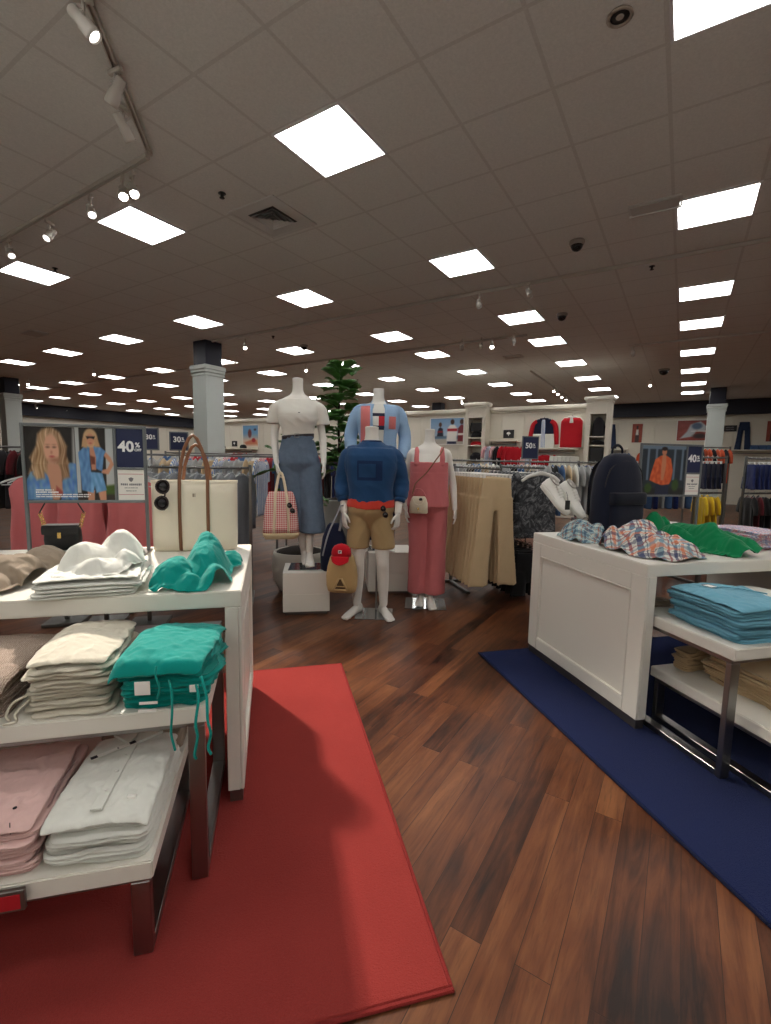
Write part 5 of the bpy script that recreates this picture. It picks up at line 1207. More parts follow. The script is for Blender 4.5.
# ================================================================== bags held by the mannequins
def local(root, p): return root.matrix_basis @ Vector(p)
def m_gingham(name):
    t = NT(name); o = t.obj(); sx = t.n('ShaderNodeSeparateXYZ'); t.l(o, sx.inputs[0])
    a = t.math('LESS_THAN', t.math('FRACT', t.math('DIVIDE', sx.outputs['X'], .018)), .5); b = t.math('LESS_THAN', t.math('FRACT', t.math('DIVIDE', sx.outputs['Z'], .018)), .5)
    t.base(t.mix(t.math('MULTIPLY', t.math('ADD', a, b), .5), rgb(226, 206, 200), rgb(192, 84, 84))); return t.set(.85, 0, .2)
M_ging = m_gingham('red_gingham'); M_strapc = fabric('cream_webbing', rgb(226, 210, 182), .05, weave=500); M_natural = fabric('natural_canvas', rgb(206, 188, 152), .06, weave=500)
bc = D(281, 512, 3.98); t = empty('gingham_tote', (bc.x, bc.y, bc.z - .225), math.radians(14))
def tr(z, w_, d_, p=4): return ell(0, 0, z, w_, d_, 40, p)
mb = MB(); mb.loft([tr(.055, .152, .085), tr(.1, .15, .085), tr(.18, .143, .078), tr(.27, .134, .066), tr(.35, .118, .05), tr(.395, .1, .035), tr(.4, .09, .028)]); mb.build('body', M_ging, t)
mb = MB(); mb.loft([tr(.0, .13, .07), tr(.006, .14, .078), tr(.03, .152, .086), tr(.0545, .154, .087)]); q = mb.build('canvas_base', M_natural, t)
for sy in (-1, 1):
    mb = MB(); top = .56
    mb.tube(smoothpath([(-.06, sy * .09, .055), (-.058, sy * .088, .16), (-.052, sy * .075, .28), (-.045, sy * .05, .38), (-.02, sy * .014, .52), (0, sy * .01, top), (.02, sy * .014, .52), (.045, sy * .05, .38), (.052, sy * .075, .28), (.058, sy * .088, .16), (.06, sy * .09, .055)], 4), .011, 8, 0, None, .3, up=(1, 0, 0)); mb.build('strap', M_strapc, t)
tag(t, 'red gingham tote bag hanging from the hand of the mannequin in jeans', 'bag')
p = t.location; sunglasses('hanging_sunglasses', (p.x + .085 + .02, p.y - .062 - .035, p.z + .27), math.radians(14), M_tort, M_lensd, 'dark sunglasses hanging on the red gingham tote', Rx(-.2) @ Ry(PI / 2 - .5) @ Matrix.Scale(.75, 4))
# navy and tan bag with a red cap, by the male mannequin's hand
bb = D(341, 560, 3.86); M_tanb = fabric('tan_canvas', rgb(198, 168, 118), .06, weave=500); M_white_strap = plain('grey_white_strap', rgb(150, 152, 158), .7, var=.05)
t = empty('tan_sling_bag', (bb.x + .01, bb.y, .235), math.radians(-6))
mb = MB(); mb.loft([ell(.0, 0, z, a, b, 36, 3) for z, a, b in ((0, .105, .04), (.012, .118, .055), (.06, .13, .07), (.14, .132, .072), (.22, .122, .066), (.3, .1, .05), (.33, .08, .03))]); bd = mb.build('body', M_tanb, t)
mb = MB(); mb.prism([(-.05, .045), (.05, .045), (.008, .125), (-.008, .125)], 0, .004, 0, T(0, -.0705, 0) @ Rx(PI / 2)); q = mb.build('pocket_gusset', plain('brown_gusset', rgb(96, 72, 48), .9, var=.1), t); q['label'] = 'brown tapered gusset at the bottom'
mb = MB(); mb.tube([(-.058, -.0765, .035), (-.012, -.0785, .132), (.012, -.0785, .132), (.058, -.0765, .035)], .0085, 8); mb.tube([(-.058, -.0755, .035), (.058, -.0755, .035)], .0085, 8); mb.tube([(-.034, -.077, .065), (.034, -.077, .065)], .005, 6); mb.build('pocket_piping', M_tanb, t)
tag(t, 'tan canvas sling bag below the red cap', 'bag')
t2 = empty('navy_backpack', (bb.x - .07, bb.y + .11, .385), math.radians(-6))
mb = MB(); mb.loft([ell(0, 0, z, a, b, 32, 3) for z, a, b in ((0, .09, .03), (.02, .115, .045), (.15, .12, .05), (.3, .1, .045), (.4, .06, .03), (.42, .04, .02))]); mb.build('body', M_navy, t2)
mb = MB(); mb.tube(smoothpath([(.055, -.045, .36), (.07, -.04, .45), (.085, -.06, .56), (.075, -.09, .58), (.04, -.098, .5), (-.03, -.098, .34), (-.08, -.09, .15)], 4), .011, 8, 0, None, .35, up=(1, 0, 0)); q = mb.build('shoulder_strap', M_white_strap, t2)
tag(t2, 'dark navy bag hanging from the hand of the mannequin in khaki shorts', 'bag')
t3 = empty('baseball_hat', (bb.x + .012, bb.y - .095, .56), math.radians(-6)); M_cap = fabric('red_cap_twill', rgb(190, 16, 34), .05)
mb = MB(); mb.loft([[(x, y * .8, z) for x, y, z in ell(0, 0, zz, a, b, 30)] for zz, a, b in ((0, .08, .07), (.03, .082, .074), (.06, .076, .068), (.085, .058, .05), (.1, .03, .026), (.104, .006, .006))]); mb.build('crown', M_cap, t3)
mb = MB(); mb.grid(lambda u, v: ((u - .5) * .15 * (1 - .12 * v), -.055 - .035 * v * math.sin(u * PI) ** .6, .006 - .065 * v * (.6 + .4 * math.sin(u * PI))), 16, 8); o = mb.build('visor', M_cap, t3); m = o.modifiers.new('t', 'SOLIDIFY'); m.thickness = .004; bake(o)
mb = MB(); mb.lathe([(0, 0), (.007, 0), (.007, .004), (0, .006)], 10, 0, T(0, 0, .103)); mb.build('button', M_cap, t3)
mb = MB(); mb.box(-.014, .014, -.066, -.06, .034, .06, .002); q = mb.build('stitched_crest', M_whp, t3); q['label'] = 'small white stitched crest'; mb = MB(); mb.box(-.009, .009, -.0675, -.0661, .05, .056, 0); mb.box(-.009, .003, -.0675, -.0661, .039, .046, 0); mb.build('crest_detail', M_navp, q)
tag(t3, 'red baseball cap with a small white crest hanging over the tan sling bag', 'cap')
# cream cross-body bag
t = empty('crossbody_bag', local(mp, (-.085, -.19, .885)), math.radians(-8)); M_creaml = plain('cream_leather', rgb(218, 206, 182), .45, var=.05)
mb = MB(); mb.loft([ell(0, 0, z, a, b, 32, 4) for z, a, b in ((0, .075, .03), (.008, .082, .038), (.09, .078, .036), (.13, .066, .026), (.15, .054, .016))]); mb.build('body', M_creaml, t)
mb = MB(); mb.tube([(-.058, -.034, .14), (-.03, -.042, .085), (.0, -.044, .075), (.03, -.042, .085), (.058, -.034, .14)], .004, 6); mb.build('flap_edge', M_creaml, t)
mb = MB(); mb.box(-.008, .008, -.048, -.041, .03, .055, .002); mb.build('clasp', M_gold, t)
mb = MB(); mb.tube(smoothpath([(-.06, 0, .145), (-.04, .03, .25), (.0, .055, .3), (.06, .06, .36), (.13, .05, .46), (.185, .062, .54), (.2, .11, .585), (.195, .18, .585)], 4), .006, 8, 0, None, .4); mb.build('strap', M_tan, t)
mb = MB(); mb.tube(smoothpath([(.06, 0, .145), (.03, -.01, .2), (-.02, -.012, .215), (-.06, 0, .145)], 4), .006, 8); mb.build('top_handle', M_rose, t)
mb = MB(); mb.lathe([(0, 0), (.014, .004), (.016, .014), (.01, .024), (0, .026)], 14, 0, T(.02, -.05, .115)); mb.build('black_pompom', M_black, t)
tag(t, 'small cream crossbody bag on a tan strap worn by the pink mannequin', 'bag')
# ================================================================== potted fig trees behind the mannequins
def m_leaf(name, c1, c2):
    t = NT(name); o = t.obj(); t.base(t.mix(t.noise(o, 5, 2), c1, c2)); t.bump(t.noise(o, 60, 2), .3, .004); return t.set(.38, 0, .5)
M_leaf = m_leaf('fig_leaf_green', rgb(34, 74, 30), rgb(96, 146, 70)); M_soil = plain('dark_soil', rgb(40, 30, 26), .95, var=.2, scale=30, bump=.8); M_bark = plain('dark_bark', rgb(58, 44, 36), .9, var=.2, scale=20, bump=.6); M_pot = plain('pale_stone_pot', rgb(196, 190, 180), .6, var=.04); M_potg = plain('grey_stone_pot', rgb(150, 148, 142), .6, var=.05)
def leaf(mb, p, d, up, L, W_):
    d = Vector(d).normalized(); s = d.cross(Vector(up)).normalized(); n = s.cross(d).normalized(); v = []; f = []
    prof = [(0, .04), (.12, .42), (.28, .6), (.42, .62), (.56, .8), (.72, 1.0), (.86, .86), (.96, .45), (1.0, .04)]
    for u, w_ in prof:
        c = Vector(p) + d * (u * L) - Vector((0, 0, 1)) * (.28 * L * u * u)
        for q in (-1, -.5, 0, .5, 1): v.append(c + s * (q * w_ * W_ * .5) + n * (abs(q) * .05 * W_ * 2.2 + .008 * math.sin(u * 17 + q * 3)))
    for i in range(len(prof) - 1):
        for j in range(4): f.append((i * 5 + j, i * 5 + j + 1, i * 5 + 6 + j, i * 5 + 5 + j))
    mb.add(v, f)
def fig_tree(loc, z0, z1, zc, n, seed, rad, label, lean=(0, 0), L=.2):
    rd = random.Random(seed); t = empty('fig_tree', (loc[0], loc[1], 0)); mb = MB()
    path = smoothpath([(0, 0, z0), (.012, .01, z0 + (z1 - z0) * .3), (-.01 + lean[0] * .5, 0, z0 + (z1 - z0) * .65), (lean[0], lean[1], z1)], 6)
    mb.tube(path, [.02 - .011 * i / len(path) for i in range(len(path))], 8); tips = []
    for k in range(5):
        b = path[int(len(path) * (.35 + .12 * k))]; a = k * 2.4 + seed; e = b + Vector((math.cos(a) * rad * .5, math.sin(a) * rad * .5, .16)); mb.tube([b, (b + e) / 2 + Vector((0, 0, .03)), e], [.009, .007, .005], 6); tips.append((b, e))
    mb.build('trunk', M_bark, t); mb = MB()
    for i in range(n):
        z = zc + (z1 + .02 - zc) * (i / max(1, n - 1)); fz = (z - z0) / (z1 - z0); base = path[min(len(path) - 1, int(fz * (len(path) - 1)))]
        if i % 3: b, e = tips[i % 5]; base = b.lerp(e, rd.uniform(.5, 1)) if abs(e.z - z) < .25 else base
        a = i * 2.4 + rd.uniform(-.4, .4); el_ = rd.uniform(-.1, .75) if z < z1 - .1 else rd.uniform(.5, 1.2); d = Vector((math.cos(a) * math.cos(el_), math.sin(a) * math.cos(el_), math.sin(el_)))
        l = L * rd.uniform(.8, 1.25); leaf(mb, Vector((base.x, base.y, z)) + d * .03, d, (0, 0, 1), l, l * .8)
    o = mb.build('foliage', M_leaf, t); m = o.modifiers.new('t', 'SOLIDIFY'); m.thickness = .0016; bake(o)
    return tag(t, label, 'plant')
def pot(loc, prof, mat, label, soil):
    t = empty('stone_planter', (loc[0], loc[1], 0)); mb = MB(); mb.lathe(prof, 40); mb.build('pot', mat, t)
    mb = MB(); mb.lathe([(0, soil[1] - .04), (soil[0], soil[1] - .04), (soil[0] * .97, soil[1]), (soil[0] * .5, soil[1] + .035), (0, soil[1] + .045)], 28); mb.build('soil', M_soil, t); return tag(t, label, 'planter')
p = D(300, 560, 4.72); pot((p.x, p.y), [(0, .002), (.17, .002), (.22, .03), (.27, .14), (.285, .25), (.275, .36), (.262, .41), (.25, .415), (.243, .4), (.243, .37), (0, .37)], M_pot, 'rounded pale planter behind the plinth of the mannequin in jeans', (.238, .41))
fig_tree((p.x + .01, p.y), .46, 1.62, .8, 34, 5, .28, 'leafy fig tree behind the gingham tote', (-.14, .05), .22)
p = D(338, 520, 5.5); pot((p.x, p.y), [(0, .002), (.11, .002), (.118, .01), (.15, .45), (.17, .86), (.172, .875), (.16, .88), (.155, .86), (.15, .82), (0, .82)], M_potg, 'tall tapered grey planter behind the blue sweatshirt mannequin', (.148, .86))
fig_tree((p.x, p.y), .92, 2.3, 1.2, 84, 9, .44, 'tall fiddle leaf fig tree between the mannequins', (.02, .0), .25)

# ================================================================== hanging clothes
M_rackm = plain('grey_rack_metal', rgb(120, 120, 118), .35, .85, var=.05); M_hangw = plain('white_hanger_plastic', rgb(226, 224, 218), .45, var=0); M_hangc = plain('clear_hanger_plastic', rgb(186, 190, 190), .15, var=0); M_hangwood = plain('wooden_hanger', rgb(178, 138, 92), .5, var=.1)
def hook(mb): mb.tube([(.0, 0, -.05), (0, 0, -.026), (.014, 0, -.02), (.024, 0, .0), (.018, 0, .018), (0, 0, .026), (-.018, 0, .018), (-.024, 0, .002)], .0024, 6)
def hanger_mesh(w):
    mb = MB(); hook(mb); h = w / 2
    for sx in (-1, 1): mb.tube(smoothpath([(0, 0, -.05), (sx * h * .3, 0, -.062), (sx * h * .75, 0, -.09), (sx * h, 0, -.115)], 3), .007, 7)
    mb.tube([(-h * .9, 0, -.118), (h * .9, 0, -.118)], .0045, 6); return mb.mesh('hanger', M_hangc)
def clip_hanger_mesh(w):
    mb = MB(); hook(mb); mb.tube([(-w / 2, 0, -.055), (w / 2, 0, -.055)], .006, 7)
    for sx in (-1, 1): mb.box(sx * w * .42 - .014, sx * w * .42 + .014, -.008, .008, -.085, -.048, .003)
    return mb.mesh('clip_hanger', M_hangw)
def top_mesh(nm, w, L, th, sleeve, seed, long=False, vest=False, dress=False):
    """a top or dress on its hanger: shoulders at z -0.06"""
    mb = MB(); rings = []; N = 22; hw = w / 2
    for i in range(N + 1):
        f = i / N; z = -.055 - L * f
        if f < .1: a = .07 + (hw - .07) * (f / .1) ** .75
        elif dress: a = hw * (1 - .12 * math.sin(min(1, (f - .1) / .3) * PI)) + .02 * max(0, f - .3)
        else: a = hw * (1 - .06 * math.sin((f - .1) * PI))
        b = th * (.3 + .7 * min(1, f / .15)); r = []
        for k in range(36):
            t = 2 * PI * k / 36; c, s_ = math.cos(t), math.sin(t); x = a * math.copysign(abs(c) ** .75, c); y = b * .5 * math.copysign(abs(s_) ** .8, s_)
            y += (.03 if dress else th * .22) * min(1, f * 2.5) * math.sin(x * (62 if dress else 34) + seed + f * 2) * (1 if s_ > 0 else .6); r.append((x * (1 + .02 * nz3(x * 5, f * 4, seed)), y, z + (.012 * nz3(x * 9, seed, 1) if i == N else 0)))
        rings.append(r)
    mb.loft(rings)
    if sleeve:
        for sx in (-1, 1):
            pts = [(sx * (hw - .05), 0, -.1), (sx * (hw + .0), 0, -.125), (sx * (hw + .04), 0, -.2), (sx * (hw + (.05 if long else .055)), 0, -.1 - sleeve)]
            if long: pts.insert(3, (sx * (hw + .055), 0, -.36))
            Q = smoothpath(pts, 4); mb.tube(Q, [.07 - .022 * i / len(Q) for i in range(len(Q))], 14, 0, None, max(.3, th / .14), up=(1, 0, 0))
    return mb.mesh(nm, M_tee)
def pants_mesh(nm, w, L, th, seed, flare=1.0):
    mb = MB(); hw = w / 2; rings = []
    for i in range(9):
        f = i / 8; z = -.075 - .3 * f; a = hw * (.86 + .14 * f); r = []
        for k in range(36):
            t = 2 * PI * k / 36; c, s_ = math.cos(t), math.sin(t); x = a * math.copysign(abs(c) ** .7, c); y = th * .5 * math.copysign(abs(s_) ** .8, s_) * (.6 + .4 * f) * (1 - .6 * max(0, f - .6) / .4); y += th * .12 * f * math.sin(x * 40 + seed); r.append((x, y, z - (.02 * (1 - abs(c)) * (1 - f) if s_ < 0 else 0)))
        rings.append(r)
    mb.loft(rings)
    for sx in (-1, 1):
        rings = []
        for i in range(18):
            f = i / 17; z = -.26 - (L - .26) * f; cx = sx * (hw * .52 + .03 * f * flare); a = hw * (.485 - .05 * math.sin(f * PI) + .07 * f * flare)
            rings.append([(cx + a * math.copysign(abs(math.cos(2 * PI * k / 28)) ** .8, math.cos(2 * PI * k / 28)), th * (.5 - .04 * f) * math.sin(2 * PI * k / 28) + th * .2 * f * math.sin((cx + a * math.cos(2 * PI * k / 28)) * 38 + seed + f * 2.4), z + (.01 * math.sin(seed + k) if i == 17 else 0)) for k in range(28)])
        mb.loft(rings)
    o = mb.build('cut', M_khaki); bake(o, .0075, 6); me = o.data; bpy.data.objects.remove(o); me.name = nm
    return me
def recolor(o, mat):
    o.material_slots[0].link = 'OBJECT'; o.material_slots[0].material = mat
def hang(nm, me, pos, rz, mat, label, cat, group, hanger=None, part='cloth', hmat=None):
    if hanger is None:
        o = bpy.data.objects.new(nm, me); COL.objects.link(o); o.location = pos; o.rotation_euler = (0, 0, rz); recolor(o, mat)
    else:
        o = empty(nm, pos, rz); c = bpy.data.objects.new(part, me); COL.objects.link(c); c.parent = o; recolor(c, mat)
        h = bpy.data.objects.new('hanger', hanger); COL.objects.link(h); h.parent = o
        if hmat: recolor(h, hmat)
    return tag(o, label, cat, group)
def row(nm, mes, p0, d, n, sp, rz, mats, end, cat, group, seed=1, **kw):
    """n garments along direction d from p0"""
    rd = random.Random(seed); cnt = {}
    idx = [(k * 7 + seed) % len(mats) if len(mats) > 1 else 0 for k in range(n)]
    for k in range(n):
        m, ds = mats[idx[k]]; c = cnt.get(ds, 0); cnt[ds] = c + 1
        p = Vector(p0) + Vector(d) * (sp * k); lb = f'{ds}, {ORD[c]} from the {end}' if c < 16 else f'{ds}, beyond the sixteenth from the {end}'
        hang(nm, mes[k % len(mes)], p, rz + rd.uniform(-.012, .012), m, lb, cat, group, **kw)
def rack(p0, d, L, z, label, feet=True, mid=False, z2=None, arm=False):
    """rail on two posts; p0 = one end"""
    t = empty('garment_rack', (p0[0], p0[1], 0), math.atan2(d[1], d[0])); r = .0125
    for x in ((L + .03,) if arm else (-.03, L + .03)):
        mb = MB(); mb.box(x - .014, x + .014, -.014, .014, .03, z + .03, .003); mb.build('post', M_rackm, t)
        mb = MB(); mb.box(x - .02, x + .02, -.24, .24, .0005, .0295, .004); (mb.box(x - .5, x - .021, -.02, .02, .0005, .0295, .004) if arm else 0); mb.build('foot', M_rackm, t)
    for zz in ([z] if z2 is None else [z, z2]): mb = MB(); mb.tube([(-.016, 0, zz), (L + .016, 0, zz)], r, 10); mb.build('hang_bar', M_rackm, t)
    return tag(t, label, 'clothes rack')
H_top, H_clip = hanger_mesh(.42), clip_hanger_mesh(.3)
# ---- khaki trousers next to the pink mannequin
PT = [pants_mesh('trousers_cut', .33, 1.06, .04, s_, 1.9) for s_ in (1, 2, 3)]
kp = D(497, 478, 4.16); kz = 1.29
rack((kp.x - EF.x * .02, kp.y - EF.y * .02), EF, 1.0, kz, 'grey clothes rack holding the khaki trousers', arm=True)
row('hanging_trousers', PT, (kp.x, kp.y, kz), EF, 12, .07, TA, [(M_khaki, 'khaki trousers')], 'front of the rack by the pink mannequin', 'trousers', 'khaki trousers on the rack', 2, hanger=H_clip, part='trousers')
# ---- dark tie-dye shirts and black trousers beside them
def m_tiedye():
    t = NT('black_tie_dye'); o = t.obj(); n = t.noise(o, 8, 5, .75, 2.2); t.base(t.ramp(n, [(.35, rgb(40, 41, 44)), (.5, rgb(72, 74, 78)), (.62, rgb(138, 140, 142)), (.75, rgb(84, 86, 90))])); t.bump(t.noise(o, 40, 3), .3, .004); return t.set(.9, 0, .2)
M_tie = m_tiedye(); M_blk = fabric('black_jersey', rgb(26, 26, 28), .1); M_greyd = m_denim('grey_denim', rgb(92, 96, 102), rgb(140, 144, 150)); M_ligd = m_denim('faded_grey_denim', rgb(110, 114, 118), rgb(158, 162, 164))
TS = [top_mesh('shirt_cut', .46, .62, .046, .2, s_) for s_ in (1, 2, 3)]
kd = D(541, 484, 4.42)
rack((kd.x - EF.x * .02, kd.y - EF.y * .02), EF, .8, 1.30, 'grey clothes rack holding the black tie-dye shirts', arm=True)
row('hanging_shirt', TS, (kd.x + EF.x * .07, kd.y + EF.y * .07, 1.30), EF, 8, .075, TA, [(M_tie, 'black and grey tie-dye shirt')], 'front of the rack beside the khaki trousers', 'shirt', 'tie-dye shirts on the rack', 3, hanger=H_top, part='shirt', hmat=M_hangw)
t = empty('white_hanger', (kd.x + EF.x * .005, kd.y + EF.y * .005, 1.30), TA); mb = MB(); hook(mb); mb.build('hook', M_rackm, t); mb = MB(); mb.tube(smoothpath([(-.2, 0, -.125), (-.14, 0, -.085), (-.05, 0, -.058), (0, 0, -.05), (.05, 0, -.058), (.14, 0, -.085), (.2, 0, -.125)], 4), [.012 + .008 * math.sin(PI * k / 24) for k in range(25)], 10, flat=.6); mb.build('shoulder_bar', M_hangw, t); tag(t, 'empty white hanger in front of the tie-dye shirts', 'hanger')
PS = [pants_mesh('trousers_cut', .34, .5, .042, s_, .3) for s_ in (5, 6)]
row('hanging_trousers', PS, (kd.x - .07, kd.y + .03, .56), EF, 7, .095, TA, [(M_blk, 'black trousers below the tie-dye shirts')], 'front of the low rail', 'trousers', 'black trousers below the shirts', 4, hanger=H_clip, part='trousers', hmat=M_black)
t = empty('lower_hang_rail', (kd.x - .07, kd.y + .03, .56), TA); mb = MB(); mb.tube([(0, -.02, 0), (0, .66, 0)], .01, 8); mb.build('bar', M_rackm, t); mb = MB(); mb.tube([(0, .66, 0), (0, .68, -.01), (0, .69, -.545)], .01, 8); mb.build('support', M_rackm, t); tag(t, 'low rail under the tie-dye shirts', 'clothes rail')
# ---- long rack across the middle distance
TS2 = [top_mesh('shirt_cut', .44, .66, .05, .22, s_) for s_ in (4, 5, 6)]
M_gr = fabric('pale_grey_jersey', rgb(176, 178, 178), .06); M_dbl = m_denim('mid_denim', rgb(54, 82, 126), rgb(96, 128, 170)); M_orange = fabric('coral_orange_cloth', rgb(214, 96, 62), .06); M_yel = fabric('yellow_cloth', rgb(222, 184, 34), .07); M_red = fabric('red_cloth', rgb(190, 30, 42), .07); M_dkred = fabric('dark_red_cloth', rgb(96, 26, 34), .1); M_dk = fabric('charcoal_cloth', rgb(44, 42, 46), .1); M_whst = stripes('white_blue_stripe', rgb(226, 224, 220), rgb(110, 140, 190), .03); M_pkst = stripes('pink_white_stripe', rgb(226, 214, 212), rgb(206, 110, 120), .03)
q0 = D(566, 462, 5.7)
rack((q0.x - 1.45, q0.y + .36), ER, 2.9, 1.36, 'long grey clothes rack behind the sneakers and backpack')
dE = Vector((ER.x, ER.y, 0)); bs = Vector((q0.x - 1.45, q0.y + .36, 1.36)) + dE * .07
row('hanging_shirt', TS2, bs, dE, 28, .1, TA + PI / 2 - .25, [(M_gr, 'pale grey shirt'), (M_gr, 'pale grey shirt'), (M_blk, 'black shirt'), (M_dbl, 'blue denim shirt'), (M_khaki, 'cream shirt'), (M_wht, 'white shirt')], 'khaki end of the long rack', 'shirt', 'shirts on the long rack', 5, hanger=H_top, part='shirt')
# ---- two-tier racks by the orange poster
def two_tier(px, Y, L, label, top, low, lab2, seed):
    c = D(px, 463, Y); p0 = Vector((c.x - L / 2 * ER.x, c.y - L / 2 * ER.y, 0))
    rack((p0.x, p0.y), ER, L, 1.46, label, z2=.98)
    row('hanging_shorts', PSH, (p0.x + .05 * ER.x, p0.y + .05 * ER.y, 1.46), dE, int((L - .02) / .08), .08, TA + 1.1, top, f'post nearest the poster, {lab2}', 'shorts', f'upper clothes, {lab2}', seed, hanger=H_clip, part='shorts')
    row('hanging_shirt', TSS, (p0.x + .07 * ER.x, p0.y + .07 * ER.y, .98), dE, int((L - .02) / .1), .1, TA + 1.05, low, f'post nearest the poster, {lab2}', 'shirt', f'lower clothes, {lab2}', seed + 1, hanger=H_top, part='shirt')
PSH = [pants_mesh('shorts_cut', .34, .42, .045, s_, .2) for s_ in (7, 8)]; TSS = [top_mesh('shirt_cut', .42, .5, .05, .18, s_) for s_ in (8, 9)]
M_navy2 = fabric('bright_navy_cloth', rgb(34, 48, 104), .1)
two_tier(712, 6.4, .42, 'two-tier rack with navy shorts above yellow shirts', [(M_navy, 'navy shorts on the upper rail')], [(M_yel, 'yellow shirt on the lower rail')], 'yellow rack', 6)
two_tier(762, 6.5, .5, 'two-tier rack with navy shorts above black shirts', [(M_navy2, 'bright navy shorts on the upper rail')], [(M_blk, 'black shirt on the lower rail'), (M_dkred, 'dark red shirt on the lower rail'), (M_blk, 'black shirt on the lower rail')], 'black rack', 8)
# ---- grey denim rack behind the canvas tote
TJ = [top_mesh('shirt_cut', .44, .86, .05, .5, s_, True) for s_ in (10, 11)]
g0 = D(250, 468, 4.35); p0 = Vector((g0.x, g0.y, 0)) - ER * .95
rack((p0.x, p0.y), ER, .92, 1.25, 'grey clothes rack with denim shirts behind the canvas tote')
row('hanging_shirt', TJ, (p0.x + ER.x * .87, p0.y + ER.y * .87, 1.25), -dE, 9, .095, TA + PI / 2 - .35, [(M_greyd, 'grey denim shirt'), (M_ligd, 'faded grey denim shirt'), (M_greyd, 'grey denim shirt')], 'planter end of the rack behind the canvas tote', 'shirt', 'denim shirts behind the tote', 9, hanger=H_top, part='shirt')
# ---- pink dresses behind the blond posters
DR = [top_mesh('dress_cut', .31, .95, .045, 0, s_, dress=True) for s_ in (12, 13)]
for px, n, lb in ((33, 3, 'picture edge'), (79, 3, 'middle'), (129, 3, 'tote')):
    c = D(px, 480, 3.25); rack_p = Vector((c.x, c.y, 0))
    t = empty('face_out_rack', (c.x, c.y, 0), TA); mb = MB(); mb.tube([(0, -.02, 1.25), (0, .4, 1.25)], .011, 8); mb.tube([(0, -.02, 1.25), (0, -.022, 1.262)], .011, 8); mb.build('arm', M_rackm, t)
    mb = MB(); mb.box(-.015, .015, .4, .43, .03, 1.3, .003); mb.build('post', M_rackm, t); mb = MB(); mb.box(-.14, .14, .3, .53, .0005, .0295, .004); mb.build('foot', M_rackm, t); tag(t, f'grey face-out rack of pink dresses, the one nearest the {lb}', 'clothes rack')
    row('hanging_dress', DR, (c.x, c.y, 1.25), EF, n, .12, TA, [(M_rose, 'pink linen dress')], f'front of the {lb} rack', 'dress', 'pink linen dresses', 10, hanger=H_top, part='dress')
c = D(104, 500, 3.98); hang('hanging_shirt', TS[0], (c.x, c.y, 1.22), TA + 1.2, M_wht, 'white shirt hanging between the pink dresses', 'shirt', None, hanger=H_top, part='shirt'); c = D(107, 500, 4.1); hang('hanging_shirt', TS[1], (c.x, c.y, 1.22), TA + 1.2, M_dbl, 'royal blue shirt hanging between the pink dresses', 'shirt', None, hanger=H_top, part='shirt')
# ---- dim clothes at the far side of the store
def far_rack(px, Y, L, z, label, mats, end, grp, n, seed, d=None, kind='shirt'):
    d = d or ER; c = D(px, 462, Y); p0 = Vector((c.x, c.y, 0)) - d * (L / 2); rack((p0.x, p0.y), d, L, z, label)
    row('hanging_' + kind, TS2, (p0.x + d.x * .06, p0.y + d.y * .06, z), Vector(d), n, (L - .1) / n, math.atan2(d.y, d.x) + PI / 2 - .3, mats, end, 'shirt', grp, seed)
far_rack(12, 5.6, 1.5, 1.42, 'clothes rack with dark garments under the second column', [(M_dk, 'charcoal shirt'), (M_dkred, 'dark red shirt'), (M_blk, 'black shirt')], 'column end of the dark rack', 'dark clothes far back', 13, 11)
far_rack(192, 5.6, 1.9, 1.36, 'clothes rack with pale garments behind the canvas tote straps', [(M_gr, 'pale shirt'), (M_whst, 'white striped shirt'), (M_khaki, 'cream shirt'), (M_gr, 'pale shirt')], 'tote end of the pale rack', 'pale clothes behind the tote', 16, 12)
far_rack(236, 8.2, 2.2, 1.4, 'clothes rack with mixed garments in front of the far shelf wall', [(M_gr, 'grey top'), (M_red, 'red top'), (M_wht, 'white top'), (M_dbl, 'blue top'), (M_pkst, 'pink striped top')], 'column end of the mixed rack', 'mixed clothes far back', 18, 13)
far_rack(338, 7.2, 1.5, 1.42, 'clothes rack with red and blue garments behind the fig tree', [(M_red, 'red knit top'), (M_dk, 'charcoal knit top'), (M_navy2, 'blue knit top')], 'tree end of the red and blue rack', 'red and blue clothes', 13, 14)
far_rack(640, 7.6, 2.2, 1.36, 'clothes rack with blue garments beyond the backpack', [(M_dbl, 'denim top'), (M_navy2, 'navy top'), (M_gr, 'pale top')], 'jacket end of the blue rack', 'blue clothes far back', 16, 15)
far_rack(708, 9.6, 1.0, 1.72, 'clothes rack with orange garments in front of the third column', [(M_orange, 'orange shirt'), (M_orange, 'orange shirt'), (M_dk, 'charcoal polo')], 'poster end of the orange rack', 'orange clothes', 9, 16)
